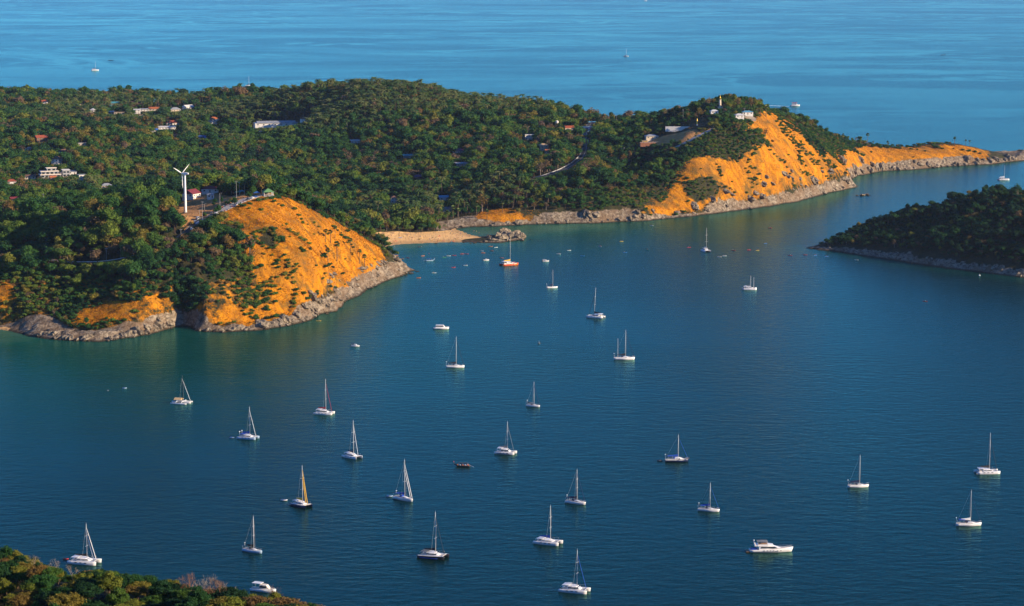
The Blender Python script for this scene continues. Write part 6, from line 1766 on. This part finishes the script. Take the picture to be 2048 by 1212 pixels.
yacht(1937, 1051, 982, 2, 'white yacht with pale boom cover and blue cockpit canopy', L=13.0, cover=C_WHITE, bimini=C_BLUE, jib=C_NAVY, jr=.07)
yacht(505, 1104, 1033, -32, 'pale blue hulled yacht with dark cockpit cover', L=11.5, hull=B_PALE, cover=C_BLACK, hood=C_BLACK, jib_on=False)
yacht(1248, 719, 662, -2, 'white two masted ketch with black sail covers', L=15.0, mizzen=678, cover=C_BLACK, jib=C_NAVY, name='ketch')
yacht(1104, 576, 541, 14, 'white yacht with dark sail cover beyond the small speedboat', L=9.8, cover=C_NAVY, parts=False, jib_on=False)
# schooner-rigged catamaran
t = catamaran(1499, 579, 553, -5, 'small white catamaran with two equal masts', L=12.0, cover=None, jib_on=False, parts=False)
MB().tube([(3.6, 0, 1.5), (3.6, 0, (579 - 555) / scale_at(1499, 579) / .965)], [.17, .12], 7).build('foremast', S_MAST, t)
# motor yacht
t = boat_root('motor_yacht', 1541, 1103, 2, 'large white motor yacht with grey flybridge canopy', 'motor yacht'); L = 21.0
MB().loft(hull_secs(L, 5.2, 1.5, 2.9, .8, 0, 2.2, .9, 12, 0, .78)).build('hull', B_WHITE, t, True)
deck_mb(L * .985, 5.2, 1.5, 2.9, 0, .9, 12).build('deck', B_CREAM, t)
for x in (-3.5, -1.8, -.3, 1.2, 3.2, 4.8): 
    for s in (-1, 1): MB().box(x - .35, x + .35, s * 2.55 - .06, s * 2.55 + .06, 1.05, 1.4).build('porthole', M_GLASS, t)
c = cabin_mb(-6.0, 5.6, 2.15, 1.1, 1.7, 3.9, 3.6, .6, .82).build('saloon', B_WHITE, t)
MB().loft([[(x, -w, 2.55), (x, w, 2.55), (x + d, w * .92, 3.45), (x + d, -w * .92, 3.45)] for x, w, d in ((-5.2, 2.12, .2), (1.5, 2.02, -.2), (3.3, 1.55, -1.4))]).build('saloon_windows', M_GLASS, c)
fb = MB().loft([[(x, -w, z0), (x, w, z0), (x, w * .92, z1), (x, -w * .92, z1)] for x, w, z0, z1 in ((-8.2, 1.9, 3.95, 4.15), (-6.5, 2.1, 3.85, 4.9), (-1.5, 1.95, 3.9, 4.95), (1.2, 1.3, 4.0, 4.6))]).build('flybridge', B_WHITE, t)
MB().box(-6.2, -1.6, -1.6, 1.6, 4.96, 5.02).build('flybridge_seats', B_TEAK, fb)
MB().loft([[(x, -1.9, z), (x, 1.9, z), (x, 1.75, z + .18), (x, -1.75, z + .18)] for x, z in ((-6.9, 6.5), (-4.5, 6.65), (-1.6, 6.5))]).build('canopy', C_GREY, t)
for x in (-6.6, -2.0):
    for s in (-1, 1): MB().tube([(x, s * 1.7, 4.9), (x + .2, s * 1.7, 6.55)], .06, 4).build('canopy_post', S_MAST, t)
MB().loft([[(-8.0, -1.9, 4.1), (-7.2, -1.9, 4.1), (-7.2, -1.7, 4.2), (-8.0, -1.7, 4.2)], [(-8.5, -1.7, 6.2), (-7.9, -1.7, 6.2), (-7.9, -1.5, 6.2), (-8.5, -1.5, 6.2)]]).build('radar_arch', B_WHITE, t)
MB().loft([[(-8.0, 1.7, 4.1), (-7.2, 1.7, 4.1), (-7.2, 1.9, 4.2), (-8.0, 1.9, 4.2)], [(-8.5, 1.5, 6.2), (-7.9, 1.5, 6.2), (-7.9, 1.7, 6.2), (-8.5, 1.7, 6.2)]]).build('radar_arch', B_WHITE, t)
MB().lathe([(.1, 6.2), (.35, 6.4), (.35, 6.8), (.1, 7.1)], 8, (-8.2, 1.2, 0)).build('radar_dome', B_WHITE, t)
MB().box(-L / 2 - 1.8, -L / 2 + .1, -2.1, 2.1, .4, .6).build('swim_platform', B_TEAK, t)
MB().box(-9.6, -7.0, -1.7, 1.7, 1.55, 2.1).build('aft_seat', C_BLUE, t)
MB().tube([(3.5, -2.1, 3.0), (6.5, -1.5, 3.5), (10.9, 0, 3.9), (6.5, 1.5, 3.5), (3.5, 2.1, 3.0)], .045, 4).build('bow_rail', S_MAST, t)
t.scale = (1, 1, .82)
# partly hidden motor catamaran under the trees
t = cabin_boat(527, 1183, -22, 'white motor cruiser half hidden by the hillside trees', 12.5, roof=B_CREAM, canopy=B_WHITE)
# small craft
cabin_boat(710, 693, -15, 'small white motorboat with dark canopy alone in the bay', 6.5, canopy=C_NAVY)
cabin_boat(882, 658, -3, 'white cabin cruiser with long glazed cabin', 12.0, long_cabin=True)
cabin_boat(1091, 523, 2, 'small white open speedboat right of the orange catamaran', 6.2, name='speedboat', canopy=B_WHITE)
cabin_boat(972, 521, 10, 'small white speedboat left of the orange catamaran', 5.6, name='speedboat')
longtail(924, 933, 168, 'dark longtail boat laden with coloured gear among the yachts', 9.5, laden=True)
longtail(860, 522, 8, 'pale blue longtail boat with upturned prow near the beach', 8.5, hull=B_PALE, roof=C_BLUE)
dinghy(568, 1001, -10, 'white tender floating behind the navy catamaran', B_WHITE, 3.6)
dinghy(779, 993, -8, 'blue and white tender behind the yacht with twin headsails', B_PALE, 3.4)
dinghy(1320, 922, 5, 'grey tender behind the navy yacht', C_GREY, 2.8)
dinghy(132, 1119, -10, 'small red tender beside the catamaran behind the trees', K_RED, 2.4)
dinghy(249, 777, 0, 'lone pale dinghy drifting in the left of the bay', B_PALE, 2.8)
dinghy(216, 782, 90, 'lone small grey float off the rocky cliffs', C_GREY, 1.6, motor=False)
dinghy(464, 876, -20, 'pale tender hanging behind the catamaran with radar domes', B_PALE, 3.0)
# far out at sea
catamaran(190, 141, 123, 10, 'far white sailing catamaran on the open sea beyond the village', L=17, parts=False, jib_on=False, group=None)
yacht(1252, 113, 97, -20, 'far white sailing yacht on the open sea beyond the hill road', L=14, parts=False, jib_on=False, arch=False, group=None)
yacht(497, 172, 153, 0, 'far sailing yacht whose mast shows above the palm ridge', L=14, parts=False, jib_on=False, arch=False, group=None)
cabin_boat(1291, 2, 0, 'tiny white boat near the far edge of the sea', 14)
longtail(222, 121, 0, 'tiny dark longtail boat far out beyond the village', 13)
longtail(1886, 110, 0, 'tiny dark longtail boat far out beyond the cape', 13)
t = cabin_boat(1590, 212, -4, 'white two decked ferry leaving a foam wake past the cape', 17, long_cabin=True, name='ferry', cat='ferry')
MB().box(-5.5, 3.5, -2.2, 2.2, 4.7, 6.3).build('upper_deck', B_WHITE, t)
MB().box(-4.8, 2.9, -2.23, 2.23, 5.2, 5.9).build('upper_windows', M_GLASS, t)
MB().box(-6.2, 3.9, -2.5, 2.5, 6.32, 6.5).build('upper_roof', K_RED, t)
# foam trail of the ferry
w0, w1 = at_z(1578, 213), at_z(1500, 209)
V, Fc = [], []
for k in range(40):
    u = k / 39; p = w0 + (w1 - w0) * u; w = (2.2 + 7 * u) * (1 - u) ** .5 * random.uniform(.6, 1.3) + .2; o = random.uniform(-1.5, 1.5) * u * 2
    V += [(p[0], p[1] - w + o, .05), (p[0], p[1] + w + o, .05)]
    if k: Fc.append((2 * k - 2, 2 * k - 1, 2 * k + 1, 2 * k))
tag(MB().add(V, Fc).build('wake_foam', gel('foam', (.62, .68, .72), .9)), kind='stuff')
print('boats', time.time() - T0)
# ------------------------------------------------------------------ vehicles
def car_proto(name, col, kind):
    """kind: sedan, pickup, van, bus"""
    dims = dict(sedan=(4.4, 1.75, 1.45), pickup=(5.2, 1.85, 1.75), van=(5.0, 1.9, 2.1), bus=(10.5, 2.5, 3.2))[kind]
    L, W, H = dims
    t = empty(name)
    body = gel('car_paint_' + col[0], col[1], .25)
    lo = H * .52 if kind in ('sedan', 'pickup') else H * .45
    MB().loft([[(x, -w, .28), (x, w, .28), (x, w * .97, z), (x, -w * .97, z)] for x, w, z in ((-L / 2, W * .46, lo * .86), (-L * .42, W * .5, lo), (L * .30, W * .5, lo), (L * .44, W * .48, lo * .88), (L / 2, W * .44, lo * .62))]).build('body', body, t)
    if kind == 'sedan': x0, x1, r0, r1 = -L * .40, L * .22, .55, .75
    elif kind == 'pickup': x0, x1, r0, r1 = -L * .12, L * .24, .2, .65
    else: x0, x1, r0, r1 = -L * .49, L * .44, .1, .55 if kind == 'van' else .25
    cb = MB().loft([[(x0, -W * .48, lo), (x0, W * .48, lo), (x0 + r0, W * .40, H), (x0 + r0, -W * .40, H)], [(x1, -W * .48, lo), (x1, W * .48, lo), (x1 - r1, W * .40, H), (x1 - r1, -W * .40, H)]]).build('cabin', body, t)
    MB().loft([[(x0 + .12, -W * .487, lo + .06), (x0 + .12, W * .487, lo + .06), (x0 + r0 * .8 + .05, W * .43, H * .92), (x0 + r0 * .8 + .05, -W * .43, H * .92)], [(x1 - .02, -W * .487, lo + .06), (x1 - .02, W * .487, lo + .06), (x1 - r1 * .75 + .02, W * .43, H * .92), (x1 - r1 * .75 + .02, -W * .43, H * .92)]]).build('windows', M_GLASS, cb)
    if kind == 'pickup': MB().box(-L * .46, -L * .14, -W * .4, W * .4, lo + .004, lo + .05).build('load_bed', C_BLACK, t)
    wd = MB().tube([(0, -.12, 0), (0, .12, 0)], .32 if kind != 'bus' else .48, 10).data('wheel', C_BLACK)
    for a in (-.31, .31):
        for s in (-1, 1):
            o = bpy.data.objects.new('wheel', wd); o.location = (L * a, s * W * .46, .32 if kind != 'bus' else .48); link(o, t)
    for s in (-1, 1):
        MB().box(L * .47, L * .492, s * W * .36 - .14, s * W * .36 + .14, lo * .62, lo * .78).build('headlight', B_WHITE, t)
        MB().box(-L * .505, -L * .49, s * W * .38 - .1, s * W * .38 + .1, lo * .66, lo * .84).build('tail_light', K_RED, t)
    return t
VC = dict(white=('white', (.78, .78, .76)), silver=('silver', (.42, .43, .44)), black=('black', (.02, .02, .022)), red=('red', (.45, .02, .02)), blue=('blue', (.03, .10, .34)), grey=('grey', (.12, .12, .13)), yellow=('yellow', (.7, .42, .04)))
VP = {}
def road_point(path, px, off=0.0):
    """point on a road at the photo column nearest to px, and the road's direction there"""
    q = np.array(path); U = np.array([project(p)[0] for p in q]); k = int(np.argmin(np.abs(U - px))); k = min(max(k, 1), len(q) - 2)
    d = q[k + 1] - q[k - 1]; d /= np.linalg.norm(d)
    n = np.array([-d[1], d[0], 0]); n /= np.linalg.norm(n)
    return q[k] + n * off + [0, 0, .09], math.atan2(d[1], d[0]), math.asin(d[2])
def vehicle(path, px, off, kind, col, label, cat='car', flip=False, group=None, row=None):
    key = (kind, col)
    if row is not None:                                   # several points of a road may share a column: pick by row
        q = np.array(path); P = [project(p) for p in q]; k = int(np.argmin([abs(a - px) + abs(b - row) for a, b in P])); k = min(max(k, 1), len(q) - 2)
        d = q[k + 1] - q[k - 1]; d /= np.linalg.norm(d); n = np.array([-d[1], d[0], 0]); n /= np.linalg.norm(n)
        p, a, sl = q[k] + n * off + [0, 0, .09], math.atan2(d[1], d[0]), math.asin(d[2])
    else: p, a, sl = road_point(path, px, off)
    if key not in VP: VP[key] = t = car_proto({'sedan': 'parked_car', 'pickup': 'pickup_truck', 'van': 'minivan', 'bus': 'coach'}[kind], VC[col], kind)
    else: t = copy_tree(VP[key])
    t.location = tuple(p); t.rotation_euler = (0, -sl if not flip else sl, a + (math.pi if flip else 0))
    tag(t, label, cat, group)
    return t
GH = 'cars along the turbine hill road'
for px, row, off, kind, col, lab in ((379, 436, -3.0, 'van', 'white', 'white minivan parked at the bend below the turbine'), (386, 440, 2.6, 'pickup', 'yellow', 'yellow pickup truck at the bend below the turbine'), (389, 447, -1.4, 'sedan', 'white', 'white car driving down the turbine hill road'), (395, 447, 1.6, 'sedan', 'silver', 'silver car driving down the turbine hill road'),
    (382, 458, -1.2, 'sedan', 'white', 'white car on the dark road bend below the turbine'), (396, 438, -3.6, 'sedan', 'silver', 'silver car parked at the foot of the lawn'), (403, 437, 3.2, 'van', 'silver', 'silver minivan parked beside the tall utility post'), (414, 434, -3.8, 'sedan', 'black', 'black car parked on the lawn side of the hill road'),
    (418, 433, 3.4, 'sedan', 'red', 'red car parked on the hill road beside the golden slope'), (425, 430, -3.6, 'van', 'white', 'white minivan parked on the lawn side of the hill road'), (431, 427, 3.4, 'sedan', 'grey', 'dark grey car parked beside the golden slope'), (436, 425, -3.6, 'sedan', 'blue', 'blue car parked on the lawn side of the hill road'),
    (446, 420, 3.2, 'sedan', 'black', 'black car parked alone beside the golden slope'), (465, 410, -3.6, 'pickup', 'silver', 'silver pickup truck parked by the upper lawn'), (486, 400, -3.6, 'sedan', 'black', 'black car parked near the hilltop utility posts'), (490, 398, -3.4, 'pickup', 'grey', 'dark pickup truck parked near the hilltop utility posts'), (500, 396, -3.2, 'sedan', 'white', 'white car parked near the vendor tents'), (507, 394, -3.2, 'sedan', 'blue', 'blue car parked near the green roofed pavilion')):
    vehicle(RD_MILL, px, off, kind, col, lab, {'sedan': 'car', 'pickup': 'truck', 'van': 'minivan'}[kind], group=GH, row=row)
GS = 'vehicles on the saddle road'
for px, row, off, kind, col, lab in ((1176, 262, 2.4, 'bus', 'white', 'white coach parked below the market stalls'), (1173, 268, 2.6, 'bus', 'white', 'white coach parked farther down the saddle road'), (1169, 270, -3.0, 'sedan', 'silver', 'silver car parked opposite the coaches'), (1168, 276, -3.2, 'sedan', 'blue', 'blue car parked opposite the lower coach'), (1170, 282, -3.0, 'sedan', 'white', 'white car parked on the left of the saddle road'),
    (1174, 285, 3.0, 'van', 'white', 'white minivan on the right of the saddle road'), (1172, 292, -3.0, 'sedan', 'grey', 'grey car on the saddle road bend'), (1176, 295, 2.6, 'sedan', 'silver', 'silver car on the saddle road bend'), (1160, 320, 4.0, 'pickup', 'white', 'white pickup truck at the lower bend of the saddle road'), (1167, 314, 4.6, 'van', 'silver', 'silver minivan at the lower bend of the saddle road')):
    vehicle(RD_SADDLE, px, off, kind, col, lab, {'sedan': 'car', 'pickup': 'truck', 'van': 'minivan', 'bus': 'coach'}[kind], group=GS, row=row)
for px, py, rz, lab in ((1240, 300, .05, 'white coach parked below the red earth terrace'), (1247, 297, .1, 'white coach parked behind the other below the terrace')):
    p = put(px, py); t = copy_tree(VP[('bus', 'white')]); t.location = tuple(p + [0, 0, .1]); t.rotation_euler = (0, 0, rz); tag(t, lab, 'coach', GS); clear(p, 8, .3, 4)
def scooter_proto(col):
    t = empty('motor_scooter')
    wd = MB().tube([(0, -.06, 0), (0, .06, 0)], .27, 10).data('wheel', C_BLACK)
    for x in (-.62, .62):
        o = bpy.data.objects.new('wheel', wd); o.location = (x, 0, .27); link(o, t)
    MB().loft([[(x, -w, z0), (x, w, z0), (x, w, z1), (x, -w, z1)] for x, w, z0, z1 in ((-.85, .1, .5, .7), (-.4, .17, .3, .72), (.1, .15, .25, .4), (.4, .17, .3, .95), (.55, .1, .6, 1.0))]).build('body', col, t)
    MB().box(-.75, -.05, -.13, .13, .73, .83).build('seat', C_BLACK, t)
    MB().tube([(.42, -.32, 1.05), (.5, 0, 1.0), (.42, .32, 1.05)], .03, 5).build('handlebar', S_MAST, t)
    return t
SCO = [scooter_proto(c) for c in (K_RED, C_BLACK, B_WHITE, K_BLUE)]
SN = ('red', 'black', 'white', 'blue')
for k in range(26):
    u = 440 + k * 1.55; p, a, sl = road_point(RD_MILL, u, 3.9 + .5 * math.sin(k * 2.1) if k % 3 else -3.9)
    t = SCO[k % 4] if k < 4 else copy_tree(SCO[k % 4])
    t.location = tuple(p); t.rotation_euler = (0, 0, a + math.pi / 2 + random.uniform(-.2, .2))
    tag(t, f'{SN[k % 4]} motor scooter parked in the row along the hilltop road', 'scooter', f'{SN[k % 4]} scooters parked on the hilltop')

# ------------------------------------------------------------------ people
def skin_mesh(verts, edges, radii, root=0):
    me = bpy.data.meshes.new('tmp'); me.from_pydata(verts, edges, [])
    o = bpy.data.objects.new('tmp', me); COL.objects.link(o)
    md = o.modifiers.new('s', 'SKIN'); md.use_smooth_shade = True
    for i, r in enumerate(radii): me.skin_vertices[0].data[i].radius = (r, r) if not isinstance(r, tuple) else r
    me.skin_vertices[0].data[root].use_root = True
    sb = o.modifiers.new('d', 'SUBSURF'); sb.levels = 1; sb.render_levels = 1
    dg = bpy.context.evaluated_depsgraph_get()
    out = bpy.data.meshes.new_from_object(o.evaluated_get(dg))
    bpy.data.objects.remove(o); bpy.data.meshes.remove(me)
    return out
STAND = ([(0, 0, .95), (0, 0, 1.15), (0, 0, 1.42), (0, 0, 1.54), (0, .02, 1.68), (0, .02, 1.76), (-.1, 0, .88), (-.11, .02, .48), (-.12, -.02, .06), (-.12, .14, .04), (.1, 0, .88), (.11, .02, .48), (.12, -.02, .06), (.12, .14, .04), (-.19, 0, 1.40), (-.25, -.02, 1.12), (-.24, .08, .88), (.19, 0, 1.40), (.25, -.02, 1.12), (.24, .08, .88)],
    [(0, 1), (1, 2), (2, 3), (3, 4), (4, 5), (0, 6), (6, 7), (7, 8), (8, 9), (0, 10), (10, 11), (11, 12), (12, 13), (2, 14), (14, 15), (15, 16), (2, 17), (17, 18), (18, 19)],
    [(.15, .11), (.14, .10), (.16, .10), .06, .10, .07, .09, .065, .045, .03, .09, .065, .045, .03, .055, .045, .035, .055, .045, .035])
SIT = ([(0, 0, .12), (0, -.02, .32), (0, -.04, .58), (0, -.02, .70), (0, .02, .84), (0, .02, .92), (-.1, .06, .12), (-.13, .42, .30), (-.13, .78, .06), (-.13, .88, .10), (.1, .06, .12), (.13, .42, .30), (.13, .78, .06), (.13, .88, .10), (-.19, -.02, .56), (-.26, .10, .34), (-.16, .34, .34), (.19, -.02, .56), (.26, .10, .34), (.16, .34, .34)], STAND[1], STAND[2])
def person_meshes(pose, shirt, pants, hair):
    me = skin_mesh(*pose)
    mats = [paint('skin', (.42, .24, .15), .6), gel('shirt_' + shirt[0], shirt[1], .9), gel('trousers_' + pants[0], pants[1], .9), gel('hair_' + hair[0], hair[1], .8)]
    for m in mats: me.materials.append(m)
    st = pose is STAND
    for p in me.polygons:
        c = p.center
        if st: i = 3 if c.z > 1.72 or (c.z > 1.6 and c.y < -.02) else 0 if c.z > 1.46 else (1 if c.z > .93 and abs(c.x) < .24 else 0 if c.z > .93 else 2 if c.z > .46 and abs(c.x) < .2 else 0)
        else: i = 3 if c.z > .87 or (c.z > .77 and c.y < -.03) else 0 if c.z > .62 else (1 if c.z > .2 and c.y < .1 else 2 if c.y < .5 and c.z < .45 else 0)
        p.material_index = i
    me.name = 'person'
    return me
SHIRTS = [('red', (.5, .03, .03)), ('white', (.75, .74, .72)), ('blue', (.04, .12, .42)), ('black', (.03, .03, .035)), ('yellow', (.65, .45, .06)), ('pink', (.6, .2, .25)), ('green', (.05, .25, .1))]
PANTS = [('dark', (.03, .03, .05)), ('khaki', (.3, .22, .13)), ('denim', (.06, .1, .2))]
PM = {p: [person_meshes(q, SHIRTS[k], PANTS[k % 3], ('black', (.012, .010, .009))) for k in range(7)] for p, q in (('standing', STAND), ('sitting', SIT))}
def person(loc, pose, where, group, rz=None, k=None):
    k = random.randrange(7) if k is None else k
    o = link(bpy.data.objects.new('person', PM[pose][k])); o.location = loc; o.rotation_euler[2] = random.uniform(0, 6.28) if rz is None else rz
    tag(o, f'person in {SHIRTS[k][0]} top {pose} {where}', 'person', group); return o
gp = np.random.default_rng(77)
for px, py in ((464, 427), (467, 430), (485, 430), (487, 428), (508, 433), (505, 432), (518, 442), (526, 434), (528, 432), (535, 430), (540, 428), (527, 445), (513, 447), (491, 441), (550, 441), (461, 426), (498, 437), (531, 433), (543, 436), (478, 434)):
    p = put(px, py); person(tuple(p), 'sitting' if gp.random() < .6 else 'standing', 'on the golden hilltop grass', 'people on the golden hilltop')
for k in range(12):
    p, a, s = road_point(RD_MILL, 440 + 7 * k, gp.uniform(-3, 5)); person(tuple(p), 'standing', 'beside the hilltop road', 'people beside the hilltop road')
n = 0
while n < 95:
    px, py = gp.uniform(735, 945), gp.uniform(462, 497); q = ground(px, py)
    if q is None or a_sand(q[:1], q[1:2], q[2:3])[0] < .8 or q[2] < .4: continue
    person(tuple(q), 'standing' if gp.random() < .5 else 'sitting', 'on the sandy beach', 'people on the sandy beach'); n += 1
for px, py in ((783, 497), (789, 493), (823, 488), (839, 495), (843, 494), (858, 508), (924, 517), (781, 495), (948, 462), (953, 463), (958, 466), (946, 465)):
    q = at_z(px, py); person((q[0], q[1], -.75), 'standing', 'wading in the water off the beach', 'people wading off the beach')
for k in range(8):
    p = put(1345 + k * 7 + gp.uniform(-2, 2), 252.5); person((p[0], p[1], p[2] + .5), 'standing', 'on the white promenade of the cape', 'people on the cape promenade')
for k in range(6):
    p = put(1296 + k * 5, 286); person((p[0], p[1], p[2] + .5), 'standing', 'on the brick viewing terrace', 'people on the brick terrace')

# ------------------------------------------------------------------ kayaks and paddle boards
def kayak_data(mat):
    secs = []
    for u, w, z in ((-.5, .03, .30), (-.42, .18, .26), (-.2, .36, .24), (0, .40, .24), (.2, .36, .24), (.42, .18, .26), (.5, .03, .32)):
        x = 4.2 * u; secs.append([(x, w, z), (x, w * .8, .04), (x, 0, -.06), (x, -w * .8, .04), (x, -w, z), (x, -w * .5, z + .05), (x, 0, z + .07), (x, w * .5, z + .05)])
    return MB().loft(secs).data('hull', mat, True)
KM = dict(orange=K_ORANGE, yellow=K_YEL, red=K_RED, green=K_GREEN, blue=K_BLUE, white=B_WHITE)
KD = {k: kayak_data(v) for k, v in KM.items()}
SEAT = MB().box(-.25, .2, -.28, .28, .30, .36).box(-.3, -.22, -.28, .28, .3, .62).data('seat', C_BLACK)
PAD = MB().tube([(.55, -1.1, .55), (.55, 1.1, .75)], .022, 4).data('paddle', C_BLACK)
BLADE = MB().box(.50, .60, -.12, .12, -.012, .012).data('blade', K_YEL)
def kayak(px, py, col, hd, riders=1, where='paddling in the bay'):
    t = boat_root('kayak', px, py, hd, f'{col} kayak {where}', 'kayak', f'{col} kayaks {where}')
    link(bpy.data.objects.new('hull', KD[col]), t)
    for j in range(max(1, riders)):
        o = bpy.data.objects.new('seat', SEAT); o.location = (.5 - 1.2 * j, 0, 0); link(o, t)
    c, s = math.cos(R(hd)), math.sin(R(hd))
    for j in range(riders):
        dx = .45 - 1.2 * j
        person((t.location.x + c * dx, t.location.y + s * dx, .22), 'sitting', f'in a {col} kayak', f'paddlers in {col} kayaks', R(hd) - math.pi / 2)
        if j == 0: link(bpy.data.objects.new('paddle', PAD), t)
    return t
KL = [(792, 511, 'orange', 1), (804, 518, 'yellow', 1), (815, 516, 'red', 1), (846, 512, 'orange', 1), (888, 515, 'green', 2), (897, 512, 'white', 1), (908, 511, 'red', 1), (924, 508, 'red', 2), (933, 508, 'red', 2), (907, 535, 'red', 1), (931, 531, 'white', 1), (868, 546, 'white', 1), (837, 556, 'orange', 2), (963, 502, 'white', 1), (966, 506, 'orange', 1),
      (983, 502, 'orange', 1), (981, 493, 'orange', 1), (992, 495, 'white', 1), (1003, 516, 'orange', 1), (1117, 508, 'white', 1), (1138, 501, 'white', 1), (1200, 493, 'white', 2), (1243, 483, 'yellow', 2), (1294, 500, 'green', 1), (1467, 501, 'red', 2), (1498, 500, 'red', 2), (1515, 501, 'yellow', 1), (1439, 514, 'white', 1), (1449, 512, 'white', 1),
      (1378, 495, 'red', 1), (1540, 456, 'red', 2), (1531, 487, 'blue', 1), (1580, 511, 'red', 1), (1610, 510, 'red', 1), (1631, 511, 'blue', 2), (1653, 513, 'blue', 1), (1645, 484, 'orange', 1), (1713, 520, 'white', 1), (1850, 603, 'red', 1), (1303, 451, 'white', 1), (637, 642, 'yellow', 1), (1165, 512, 'blue', 0), (1250, 505, 'blue', 1)]
for x, y, c, r in KL: kayak(x, y, c, gp.uniform(-40, 40) + (180 if gp.random() < .4 else 0), r)
n = 0
while n < 14:
    px, py = gp.uniform(760, 930), gp.uniform(470, 484); q = ground(px, py)
    if q is None or a_sand(q[:1], q[1:2], q[2:3])[0] < .8: continue
    c = random.choice(list(KM)); t = kayak(px, py, c, gp.uniform(0, 180), 0, 'drawn up on the sandy beach'); t.location = tuple(q + [0, 0, .08]); n += 1
# mooring buoys
for x, y, c, cn in ((1078, 687, C_GREY, 'grey'), (1959, 551, B_WHITE, 'white')):
    t = boat_root('mooring_buoy', x, y, 0, f'{cn} mooring buoy floating with a short staff', 'buoy')
    MB().lathe([(.1, -.5), (.75, -.2), (.9, .2), (.7, .55), (.15, .75)], 12).build('float', c, t, True)
    MB().tube([(0, 0, .7), (0, 0, 2.2)], .06, 5).build('staff', S_MAST, t)
print('small', time.time() - T0)
